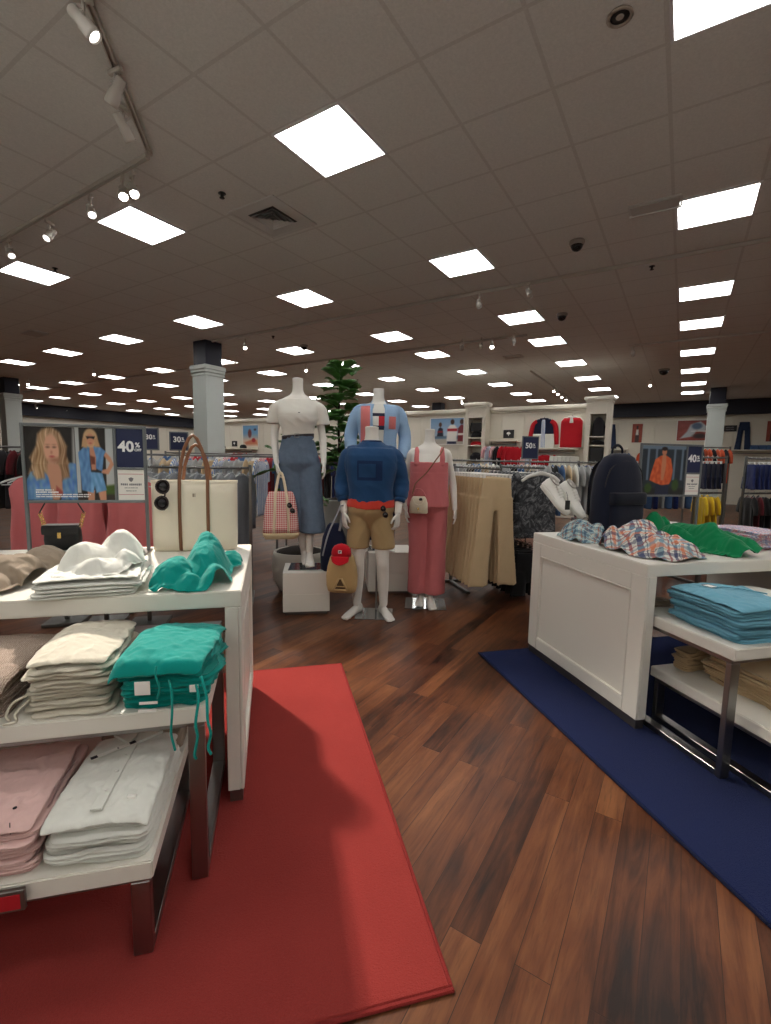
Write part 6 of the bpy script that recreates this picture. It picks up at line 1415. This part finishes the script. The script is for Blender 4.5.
# ---- small discount signs on posts
def post_sign(px0, px1, py0, py1, Y, num, label, zpost):
    a = D((px0 + px1) / 2, (py0 + py1) / 2, Y); w = (px1 - px0) / FPX * Y; h = (py1 - py0) / FPX * Y; t = empty('discount_sign', (a.x, a.y, 0), TA * .6)
    mb = MB(); z = a.z; b = .012
    for x0, x1, z0, z1 in ((-w / 2, w / 2, z + h / 2 - b, z + h / 2), (-w / 2, w / 2, z - h / 2, z - h / 2 + b), (-w / 2, -w / 2 + b, z - h / 2 + b, z + h / 2 - b), (w / 2 - b, w / 2, z - h / 2 + b, z + h / 2 - b)): mb.box(x0, x1, -.008, .008, z0, z1, .002)
    mb.build('frame', M_signgrey, t); mb = MB(); mb.box(-w / 2 + b, w / 2 - b, -.004, .004, z - h / 2 + b, z + h / 2 - b, .0005); c = mb.build('card', M_navycard, t)
    percent(c, -.004, z + h * .08, w * .42, num, y=-.0048)
    mb = MB(); mb.tube([(0, 0, zpost), (0, 0, z - h / 2 - .0005)], .009, 8); mb.build('post', M_rackm, t); tag(t, label, 'sign')
    mb = MB(); mb.lathe([(0, zpost - .02), (.1, zpost - .02), (.1, zpost - .008), (.012, zpost), (0, zpost)], 20) ; mb.build('foot', M_rackm, t)
post_sign(521.5, 539, 436.5, 459, 5.5, '50', 'navy 50% discount sign on a post behind the tie-dye shirts', .021)
post_sign(170, 188, 432, 450.5, 4.9, '30', 'navy 30% discount sign above the canvas tote', .021)
post_sign(143, 158.5, 428, 450, 4.5, '30', 'navy discount sign half hidden behind the 40% poster stand', .021)
# low black bench seen under the table
t = empty('low_black_bench', W(O1, -.5, 1.16, .0118), TA); mb = MB(); mb.box(-.5, .3, -.1, .12, .26, .3, .004); mb.build('bench_top', M_black, t)
for x in (-.47, .25): mb = MB(); mb.box(x, x + .03, -.08, .1, .0005, .2595, .003); mb.build('leg', M_black, t)
tag(t, 'low black bench under the pink dresses', 'bench')
# ================================================================== backpack and sneakers
M_packn = fabric('navy_nylon', rgb(22, 26, 44), .08, weave=300, bump=.25); M_packd = fabric('dark_navy_nylon', rgb(15, 18, 32), .06, weave=300, bump=.2); M_zip = plain('black_zip', rgb(16, 16, 20), .5, var=0)
bp = Vector(W(O2, .52, .62, 0)); bp = Vector(W(O2, .45, .86 - .16, TOP + .009))
t = empty('canvas_backpack', W(O2, .535, .885, TOP + .009 + .0), TA + .12)
mb = MB(); mb.loft([ell(0, 0, z, a, b, 40, 3.2) for z, a, b in ((0, .16, .06), (.012, .175, .082), (.1, .185, .095), (.25, .185, .095), (.38, .175, .088), (.47, .15, .075), (.53, .11, .055), (.555, .06, .03), (.558, .02, .01))]); mb.build('body', M_packn, t)
mb = MB(); mb.loft([[(x, y - .085, z) for x, y, z in ell(0, 0, z, a, b, 36, 4)] for z, a, b in ((.05, .125, .02), (.06, .135, .035), (.15, .138, .042), (.22, .135, .04), (.235, .13, .03))]); mb.build('front_pocket', M_packn, t)
mb = MB(); mb.loft([[(x, y - .09, z) for x, y, z in ell(0, 0, z, a, b, 36, 5)] for z, a, b in ((.215, .142, .04), (.22, .145, .045), (.285, .145, .045), (.295, .14, .035))]); mb.build('pocket_flap', M_packd, t)
mb = MB(); mb.tube(smoothpath([(-.165, -.05, .3), (-.155, -.062, .4), (-.11, -.062, .47), (0, -.06, .505), (.11, -.062, .47), (.155, -.062, .4), (.165, -.05, .3)], 5), .004, 6); mb.build('zip', M_zip, t)
mb = MB(); mb.tube(smoothpath([(-.045, .02, .545), (-.04, .02, .59), (0, .02, .612), (.04, .02, .59), (.045, .02, .545)], 4), .01, 8, flat=.5); mb.build('carry_handle', M_packd, t)
for sx in (-1, 1): mb = MB(); mb.tube(smoothpath([(sx * .06, .06, .52), (sx * .1, .12, .44), (sx * .12, .125, .25), (sx * .13, .085, .08)], 4), .022, 8, 0, None, .3, up=(1, 0, 0)); mb.build('shoulder_strap', M_packd, t)
tag(t, 'dark navy backpack standing on the table with plaid clothes', 'bag')
s1 = Vector(W(O2, .4, .97, TOP + .009))
def shoe_at(px, py, Y, yaw, pitch, label):
    c = D(px, py, Y); o = sneaker((c.x, c.y, c.z), Rz(yaw) @ Ry(pitch) @ T(0, 0, -.045), label); o.rotation_euler = (0, 0, TA); return o
sh1 = shoe_at(558, 495, 3.2, -1.15, .75, 'white sneaker tilted toe down on the riser, nearer the tie-dye shirts'); shoe_at(574, 498, 3.22, -1.2, .8, 'white sneaker tilted toe down on the riser, nearer the backpack')
for o in [o for o in SC.objects if o.name.startswith('shoe_riser')]:
    c = D(582, 520, 3.3); o.location = (c.x, c.y + .02, TOP + .009)

c = D(567.5, 505, 3.08); t = empty('hang_tag', (c.x, c.y, c.z), TA); mb = MB(); mb.box(-.018, .018, -.001, .001, -.032, .03, .0008); mb.build('card', M_black, t); mb = MB(); mb.tube([(0, 0, .03), (.004, .01, .06), (.006, .03, .085)], .0015, 5); mb.build('cord', M_black, t); tag(t, 'black paper tag hanging from the white sneaker nearer the tie-dye shirts', 'tag')
# ================================================================== shelf wall in the middle distance and the back wall
def PA(px, py, A):
    d = ray(px, py); k = (A - EYE.dot(SAv)) / d.dot(SAv); return EYE + d * k
def Bc(p): return p.dot(SBv)
WA = 12.15                                                   # front plane of the shelf wall
bL, bR = -15.3, -1.78
mb = MB(); storebox(mb, WA, WA + .2, bL, bR, 0, 2.62, .004)
b = bL
while b < bR - .1: storebox(mb, WA - .018, WA + .002, b + .008, min(b + .59, bR) - .008, .12, 2.56, .006); b += .59
storebox(mb, WA - .05, WA + .22, bL - .03, bR + .03, 2.62, 2.66, .008); storebox(mb, WA - .1, WA + .24, bL - .06, bR + .06, 2.66, 2.76, .012); storebox(mb, WA - .04, WA, bL, bR, 0, .12, .006)
struct(mb.build('wall_shelf_partition', M_cream))
BACK = SA + PI / 2                                            # local x -> A; used with a half turn below
RZB = math.atan2(SBv.y, SBv.x)                                # local x runs along the wall, local -y faces the shop
def wallpos(px, py, A): p = PA(px, py, A); return p
def board(px0, px1, py0, py1, A, fn, label, cat='poster', frame=None, nx=50, ny=50):
    a, b_ = PA(px0, py1, A), PA(px1, py1, A); w = abs(Bc(b_) - Bc(a)); h = PA((px0 + px1) / 2, py0, A).z - PA((px0 + px1) / 2, py1, A).z; c = (a + b_) / 2
    t = empty('wall_poster', (c.x, c.y, PA((px0 + px1) / 2, py1, A).z), RZB)
    printed('print', w, h, fn, t, T(0, -.012, 0), nx, ny)
    if frame:
        mb = MB(); f = .03
        for x0, x1, z0, z1 in ((-w / 2 - f, w / 2 + f, -f, 0), (-w / 2 - f, w / 2 + f, h, h + f), (-w / 2 - f, -w / 2, 0, h), (w / 2, w / 2 + f, 0, h)): mb.box(x0, x1, -.02, -.002, z0, z1, .003)
        mb.build('frame', frame, t)
    return tag(t, label, cat)
def paint_two_men(u, t):
    c = mixc((196, 206, 214), (120, 160, 200), t); c = lay(c, (178, 172, 160), t - .2, .06); c = lay(c, (96, 120, 140), pg(u, t, [(0, .2), (1, .2), (1, .34), (0, .3)]), .05)
    c = lay(c, (40, 44, 60), pg(u, t, [(.2, .3), (.24, .6), (.3, .66), (.38, .6), (.4, .3)]), .03); c = lay(c, (90, 60, 46), el(u, t, .3, .76, .045, .09), .02); c = lay(c, (140, 40, 46), pg(u, t, [(.22, .44), (.38, .44), (.38, .52), (.22, .52)]), .02)
    c = lay(c, (226, 222, 216), pg(u, t, [(.5, .02), (.52, .6), (.6, .74), (.74, .74), (.82, .6), (.8, .02)]), .03); c = lay(c, (178, 36, 48), pg(u, t, [(.52, .5), (.82, .5), (.82, .6), (.52, .6)]), .02); c = lay(c, (70, 46, 36), el(u, t, .67, .86, .06, .1), .02); c = lay(c, (34, 40, 70), pg(u, t, [(.52, -.02), (.8, -.02), (.8, .1), (.52, .1)]), .02)
    c = lay(c, (120, 40, 50), pg(u, t, [(.84, .1), (.84, .6), (.92, .74), (1.05, .74), (1.05, .1)]), .03); c = lay(c, (80, 54, 42), el(u, t, .95, .86, .06, .1), .02); c = lay(c, (220, 214, 206), pg(u, t, [(.84, .34), (1.05, .34), (1.05, .42), (.84, .42)]), .02); return c
def paint_beach(u, t):
    c = mixc((214, 190, 168), (110, 156, 196), max(0, min(1, (t - .3) * 3))); c = lay(c, (120, 60, 60), el(u, t, .45, .62, .12, .2), .06); c = lay(c, (196, 120, 92), pg(u, t, [(.1, .2), (.6, .34), (.9, .3), (.95, .1), (.2, .08)]), .08); c = lay(c, (170, 40, 44), el(u, t, .7, .3, .12, .1), .05); c = lay(c, (60, 54, 70), el(u, t, .8, .8, .08, .05), .05); return c
def paint_redcar(u, t):
    n = nz3(u * 6, t * 6, 3) * 16; c = (150 + n, 60 + n, 50 + n); c = lay(c, (196, 200, 206), pg(u, t, [(.1, .1), (.3, .45), (.4, .8), (.7, .95), (.9, .7), (.85, .4), (.6, .5), (.5, .2)]), .06); c = lay(c, (90, 110, 140), el(u, t, .6, .72, .16, .16), .08); c = lay(c, (60, 40, 40), el(u, t, .7, .22, .2, .12), .1); c = lay(c, (236, 236, 236), pg(u, t, [(.42, .44), (.92, .44), (.92, .49), (.42, .49)]), .03); return c
def paint_figure_red(u, t):
    n = nz3(u * 6, t * 6, 9) * 10; c = (156 + n, 66 + n, 48 + n); c = lay(c, (66, 44, 44), pg(u, t, [(.3, 0), (.34, .5), (.5, .75), (.7, .5), (.7, 0)]), .06); c = lay(c, (226, 220, 212), pg(u, t, [(.36, .4), (.4, .7), (.62, .7), (.64, .4)]), .05); c = lay(c, (70, 44, 36), el(u, t, .5, .82, .1, .09), .04); return c
def paint_green(u, t):
    c = (206, 214, 204); c = lay(c, (150, 176, 84), pg(u, t, [(.2, .2), (.25, .85), (.75, .85), (.8, .2)]), .08); c = lay(c, (60, 80, 120), pg(u, t, [(.25, -.02), (.75, -.02), (.75, .2), (.25, .2)]), .05); return c
board(430.5, 463, 418.5, 444, WA - .03, paint_two_men, 'poster of two people in sports shirts under a pale blue sky', frame=M_whitecard)
board(243.5, 258.5, 425.5, 446.5, WA - .03, paint_beach, 'small beach poster on the far shelf wall by the column', frame=M_whitecard)
M_plq = plain('black_plaque', rgb(30, 28, 32), .5, var=0)
def plaque(px0, px1, py0, py1, A, label, glyph=True, words=None):
    a, b_ = PA(px0, py1, A), PA(px1, py1, A); w = abs(Bc(b_) - Bc(a)); h = PA(px0, py0, A).z - PA(px0, py1, A).z; c = (a + b_) / 2; t = empty('wall_plaque', (c.x, c.y, c.z), RZB)
    mb = MB(); mb.box(-w / 2, w / 2, -.03, -.004, 0, h, .004); mb.build('board', M_plq, t)
    if glyph: mb = MB(); mb.prism([(x * h * .3, z * h * .3) for x, z in ((-.1, -.8), (.1, -.8), (.14, -.2), (.8, 0), (.7, .5), (.3, .8), (-.3, .8), (-.7, .5), (-.8, 0), (-.14, -.2))], 0, .003, 0, T(0, -.0305, h / 2) @ Rx(PI / 2)); mb.build('crest', M_whp, t)
    if words:
        for q in (.34, .68): scribble('lettering', w * .6, h * .16, M_gtxt, t, T(0, -.025, 0) @ front(0, h * q), 7, .001)
    tag(t, label, 'sign')
plaque(503.5, 514, 430, 438.2, WA - .03, 'small black plaque with a white crest above the striped shirts'); plaque(232.5, 237.5, 441, 446.5, WA - .03, 'tiny black plaque beside the beach poster')
# shelves with brackets
def shelf(px0, px1, py, A, depth, label):
    a, b_ = PA(px0, py, A), PA(px1, py, A); c = (a + b_) / 2; w = abs(Bc(b_) - Bc(a)); t = empty('wall_shelf', (c.x, c.y, c.z), RZB)
    mb = MB(); mb.box(-w / 2, w / 2, -depth, -.004, -.04, 0, .005); mb.build('board', M_cream, t); mb = MB()
    mb.tube([(-w / 2 + .03, -depth + .06, -.12), (w / 2 - .03, -depth + .06, -.12)], .012, 8)
    for x in (-w / 2 + .06, w / 2 - .06): mb.tube([(x, -depth + .06, -.04), (x, -depth + .06, -.12)], .008, 6)
    mb.build('hang_bar', M_rackm, t); tag(t, label, 'shelf'); return c, w
c1, w1 = shelf(493, 521, 440.5, WA - .02, .32, 'white wall shelf above the striped and red shirts'); c2, w2 = shelf(535, 579, 448.2, WA - .02, .32, 'white wall shelf below the hung jacket and vest'); c3, w3 = shelf(224, 258, 448.5, WA - .02, .32, 'white wall shelf below the beach poster')
TW = [top_mesh('shirt_cut', .46, .62, .05, .24, 21), top_mesh('shirt_cut', .46, .62, .05, .5, 22, True)]
def on_bar(c, w, k, n, me, mat, label, rz=.9, z=-.12):
    p = c + SBv * (-w / 2 + .1 + (w - .2) * k / max(1, n - 1)) - SAv * .26; hang('hanging_shirt', me, (p.x, p.y, c.z + z), RZB + rz, mat, label, 'shirt', None)
for k, (m, lb) in enumerate([(M_pkst, 'pink striped shirt under the wall shelf, nearest the pillar'), (M_whst, 'white and blue striped shirt under the wall shelf'), (M_pkst, 'pink striped shirt under the wall shelf, in the middle'), (M_dk, 'charcoal shirt under the wall shelf'), (M_red, 'red shirt under the wall shelf, nearer the stripes'), (M_red, 'red shirt under the wall shelf, nearest the 50% sign')]): on_bar(c1, w1, k, 6, TW[k % 2], m, lb, .75)
PW = [pants_mesh('trousers_cut', .34, .5, .05, 23, .1)]
for k in range(6):
    p = c2 + SBv * (-w2 / 2 + w2 * (.52 + .088 * k)) - SAv * .26; hang('hanging_trousers', PW[0], (p.x, p.y, c2.z - .12), RZB + .95, M_wht, f'white trousers below the red vest, {ORD[k]} from the jacket side', 'trousers', 'white trousers on the shelf wall')
for k, (m, lb) in enumerate([(M_pkst, 'pink shirt fanned out below the jacket'), (M_whst, 'pale blue striped shirt fanned out below the jacket'), (M_red, 'red shirt fanned out below the jacket')]):
    p = c2 + SBv * (-w2 / 2 + w2 * (.03 + .14 * k)) - SAv * .26; hang('hanging_shirt', TW[0], (p.x, p.y, c2.z - .12), RZB + .5, m, lb, 'shirt', None)
for k, (m, lb) in enumerate([(M_dk, 'dark top under the far wall shelf'), (M_wht, 'white top under the far wall shelf'), (M_red, 'red top under the far wall shelf'), (M_gr, 'grey top under the far wall shelf')]): on_bar(c3, w3, k, 4, TW[k % 2], m, lb, .75)
# jacket and vest hung flat on the panels
def wall_garment(nm, px, py_top, A, parts, label, cat):
    c = PA(px, py_top, A); t = empty(nm, (c.x, c.y, c.z), RZB)
    for pn, me_fn, mat in parts: mb = MB(); me_fn(mb); mb.build(pn, mat, t)
    mb = MB(); mb.tube([(0, -.07, -.02), (0, -.07, .05), (0, -.01, .06)], .008, 6); mb.build('hanger_hook', M_rackm, t); return tag(t, label, cat)
def body_(w, z0, z1, y=-.07, th=.08, x0=-1, x1=1):
    def f(mb):
        n = 10; rings = []
        for i in range(n + 1):
            z = z0 + (z1 - z0) * i / n; a0, a1 = w / 2 * x0, w / 2 * x1
            if z > -.1: k = (z + .1) / .1; a0 *= (1 - .35 * k); a1 *= (1 - .35 * k)
            cx, hw = (a0 + a1) / 2, (a1 - a0) / 2; rings.append([(cx + hw * math.copysign(abs(math.cos(t)) ** .7, math.cos(t)), y + th / 2 * math.sin(t) + .008 * nz3(hw * math.cos(t) * 9, z * 6, 3), z) for t in [2 * PI * q / 24 for q in range(24)]])
        mb.loft(rings)
    return f
def sleeve_(sx, w, L, y=-.07, r=.075):
    def f(mb): mb.tube(smoothpath([(sx * (w / 2 - .09), y, -.07), (sx * (w / 2 + .0), y, -.13), (sx * (w / 2 + .05), y, -.3), (sx * (w / 2 + .08), y, -L)], 4), [r, r, r * .95, r * .9, r * .9, r * .88, r * .86, r * .84, r * .8, r * .78, r * .75, r * .7, r * .66], 14, 0, None, .6, up=(0, 0, 1))
    return f
def collar_(mb): mb.tube([(.09 * math.cos(a), -.07 + .05 * math.sin(a), .005 + .03 * math.sin(a) * 0) for a in [2 * PI * k / 20 for k in range(21)]], .022, 8)
wall_garment('hanging_jacket', 545, 419.5, WA - .03, [('navy_yoke', body_(.5, -.36, 0, th=.1), M_navy), ('white_panel', body_(.52, -.78, -.36, th=.1), M_wht), ('lining', body_(.12, -.7, -.01, y=-.1, th=.06), M_whst), ('sleeve', sleeve_(-1, .5, .52), M_red), ('sleeve', sleeve_(1, .5, .62), M_red), ('collar', collar_, M_navy)], 'navy, red and white sports jacket hung on the shelf wall', 'jacket')
wall_garment('hanging_vest', 573, 417.5, WA - .03, [('white_shirt', body_(.56, -.74, 0, th=.06), M_wht), ('red_vest', body_(.5, -.72, -.02, y=-.1, th=.09), M_red), ('shirt_front', body_(.1, -.14, .005, y=-.12, th=.08), M_wht), ('collar', collar_, M_wht)], 'red vest over a white shirt hung on the shelf wall', 'vest')
# display pillars with niches
def niche_pillar(px0, px1, label, seed, items):
    a, b_ = PA(px0, 460, WA - .38), PA(px1, 460, WA - .38); w = abs(Bc(b_) - Bc(a)); c = (a + b_) / 2; t = empty('display_cabinet', (c.x, c.y, 0), RZB); s = .1; D_ = .34
    mb = MB(); mb.box(-w / 2, -w / 2 + s, 0, D_, 0, 2.74, .006); mb.box(w / 2 - s, w / 2, 0, D_, 0, 2.74, .006); mb.box(-w / 2 + s, w / 2 - s, D_ - .02, D_, 0, 2.74, 0)
    mb.box(-w / 2 - .02, w / 2 + .02, -.02, D_, 2.74, 2.79, .008); mb.box(-w / 2 - .05, w / 2 + .05, -.06, D_, 2.79, 2.87, .012); mb.box(-w / 2 + s, w / 2 - s, 0, D_ - .02, 2.48, 2.74, .004); mb.build('carcass', M_cream, t)
    for z in (.02, .5, .95, 1.36, 1.75, 1.95): mb = MB(); mb.box(-w / 2 + s + .001, w / 2 - s - .001, .004, D_ - .021, z, z + .03, .003); mb.build('shelf', M_cream, t)
    tag(t, label, 'cabinet')
    return c, w
cA, wA = niche_pillar(463.5, 484, 'white display pillar beside the poster of two people', 1, None); cB, wB = niche_pillar(583, 608, 'white display pillar beside the red vest', 2, None)
def in_niche(c, z, nm, mb, mat, label, cat):
    p = c + SAv * .16; o = mb.build(nm, mat, None, (p.x, p.y, z), RZB); return tag(o, label, cat)
def lump(w, d, h, seed):
    mb = MB(); mb.loft([[(x + .01 * nz3(x * 9, z * 9, seed), y, z) for x, y, z in ell(0, 0, zz, w / 2 * a, d / 2 * a, 24, 3)] for zz, a in ((.001, .9), (h * .1, 1), (h * .5, .98), (h * .8, .75), (h * .95, .5), (h, .15))]); return mb
in_niche(cA, 1.9805, 'folded_hoodie', lump(.3, .24, .16, 3), M_blk, 'black folded hoodie on the upper shelf of the pillar by the two people', 'clothing'); in_niche(cA, 1.7805, 'folded_jumper', lump(.3, .24, .1, 4), M_red, 'red folded jumper in the pillar by the two people', 'clothing'); in_niche(cA, 1.3905, 'folded_jumper', lump(.3, .24, .2, 5), M_dk, 'charcoal folded jumper in the pillar by the two people', 'clothing'); in_niche(cA, 2.2, 'black_box', MB().box(-.14, .14, -.1, .1, 0, .22, .006), M_black, 'black box at the top of the pillar by the two people', 'box').location.z = 2.142
in_niche(cB, 1.9805, 'folded_jacket', lump(.28, .22, .44, 6), M_dk, 'dark quilted jacket standing in the top niche of the vest pillar', 'jacket'); in_niche(cB, 1.7805, 'folded_jumper', lump(.28, .22, .12, 7), M_blk, 'black jumper in the narrow niche of the vest pillar', 'clothing'); in_niche(cB, 1.3905, 'black_box', MB().box(-.14, .14, -.1, .1, 0, .33, .008), M_black, 'black box in the lower niche of the vest pillar', 'box')
# caps and bags on the mid shelves
for px, m, lb in ((226, M_dk, 'charcoal cap on the far wall shelf, nearest the column'), (247, M_blk, 'black hat on the far wall shelf under the beach poster')):
    p = PA(px, 448.5, WA - .02) - SAv * .18; tag(lump(.26, .2, .14, px).build('knitted_hat', m, None, (p.x, p.y, c3.z + .0006), RZB), lb, 'hat')
# back wall
A2 = 20.57
board(676.5, 709, 420.5, 440.5, A2, paint_redcar, 'wide red poster with white lettering on the back wall', frame=M_whitecard); board(631.5, 641.5, 424, 442.5, A2, paint_figure_red, 'narrow red poster of a person on the back wall', frame=None); board(765.5, 778, 421, 441.5, A2, paint_figure_red, 'red poster at the edge of the picture on the back wall'); board(157, 167.5, 430.5, 450, 17.5 if False else WA - .0 + 7.5, paint_green, 'green shirt poster far behind the 30% sign') if False else None
plaque(723, 736.5, 425.5, 431.5, A2, 'black shop plaque beside the hung jeans', False, 'DENIM SHOP')
def backjeans(px, py0, label):
    p = PA(px, py0, A2 - .02); o = hang('hanging_jeans', PT[0], (p.x, p.y, p.z + .05), RZB, m_denim('dark_denim', rgb(28, 38, 60), rgb(62, 76, 104)), label, 'jeans', None, hanger=H_clip, part='jeans'); return o
backjeans(745, 421, 'dark blue jeans hung high on the back wall'); backjeans(611.5, 423.5, 'dark jeans on the back wall beside the vest pillar')
c4, w4 = shelf(728, 790, 450, A2, .4, 'long white shelf below the jeans on the back wall')
for k in range(4):
    p = PA(753 + k * 8, 450, A2) - SAv * .2; 
    for j in range(3):
        mb = folded(.21, .3, .05, .001 + j * .052, 300 + k * 3 + j, 1, .008, None); tag(mb.build('folded_jeans', M_dbl, None, (p.x, p.y, c4.z + .0008), RZB), f'folded jeans on the back wall shelf, pile {ORD[k]} from the hung jeans, {("lowest", "middle", "topmost")[j]} of three', 'jeans', 'folded jeans on the back shelf')
far = [(618, 'denim top', M_dbl), (652, 'coral top', M_orange), (690, 'charcoal top', M_dk)]
for px, nm, m in far:
    p = PA(px, 452, A2 - .1); c_, w_ = shelf(px - 10, px + 10, 449, A2, .35, f'short white shelf above the {nm}s on the back wall')
    for k in range(5): on_bar(c_, w_, k, 5, TW[k % 2], m, f'{nm} on the back wall, {ORD[k]} from the vest pillar side', .8)
# low tables and boxes that close the view under the far racks
def low_table(px, py, Y, w, d, h, label, mat=None):
    p = D(px, py, Y); t = empty('low_table', (p.x, p.y, 0), TA); mb = MB(); mb.box(-w / 2, w / 2, -d / 2, d / 2, h - .05, h, .005); mb.build('tabletop', M_white, t)
    for x in (-w / 2 + .02, w / 2 - .06):
        mb = MB(); mb.box(x, x + .04, -d / 2 + .02, d / 2 - .02, .0005, .03, .003); mb.box(x, x + .04, -d / 2 + .02, -d / 2 + .06, .03, h - .0505, .003); mb.box(x, x + .04, d / 2 - .06, d / 2 - .02, .03, h - .0505, .003); mb.build('leg_frame', M_rackm, t)
    return tag(t, label, 'table'), p
t, p = low_table(655, 505, 5.3, 1.0, .5, .62, 'white low table below the orange poster')
for k, (m, lb) in enumerate([(M_orange, 'orange folded shirt on the low table under the poster'), (M_dk, 'charcoal folded shirt on the low table under the poster'), (M_wht, 'white folded shirt on the low table under the poster')]):
    q = p + ER * (-.3 + .3 * k); tag(folded(.26, .34, .06, .001, 400 + k, 2, .01).build('folded_shirt', m, None, (q.x, q.y, .6208), TA), lb, 'folded clothing')
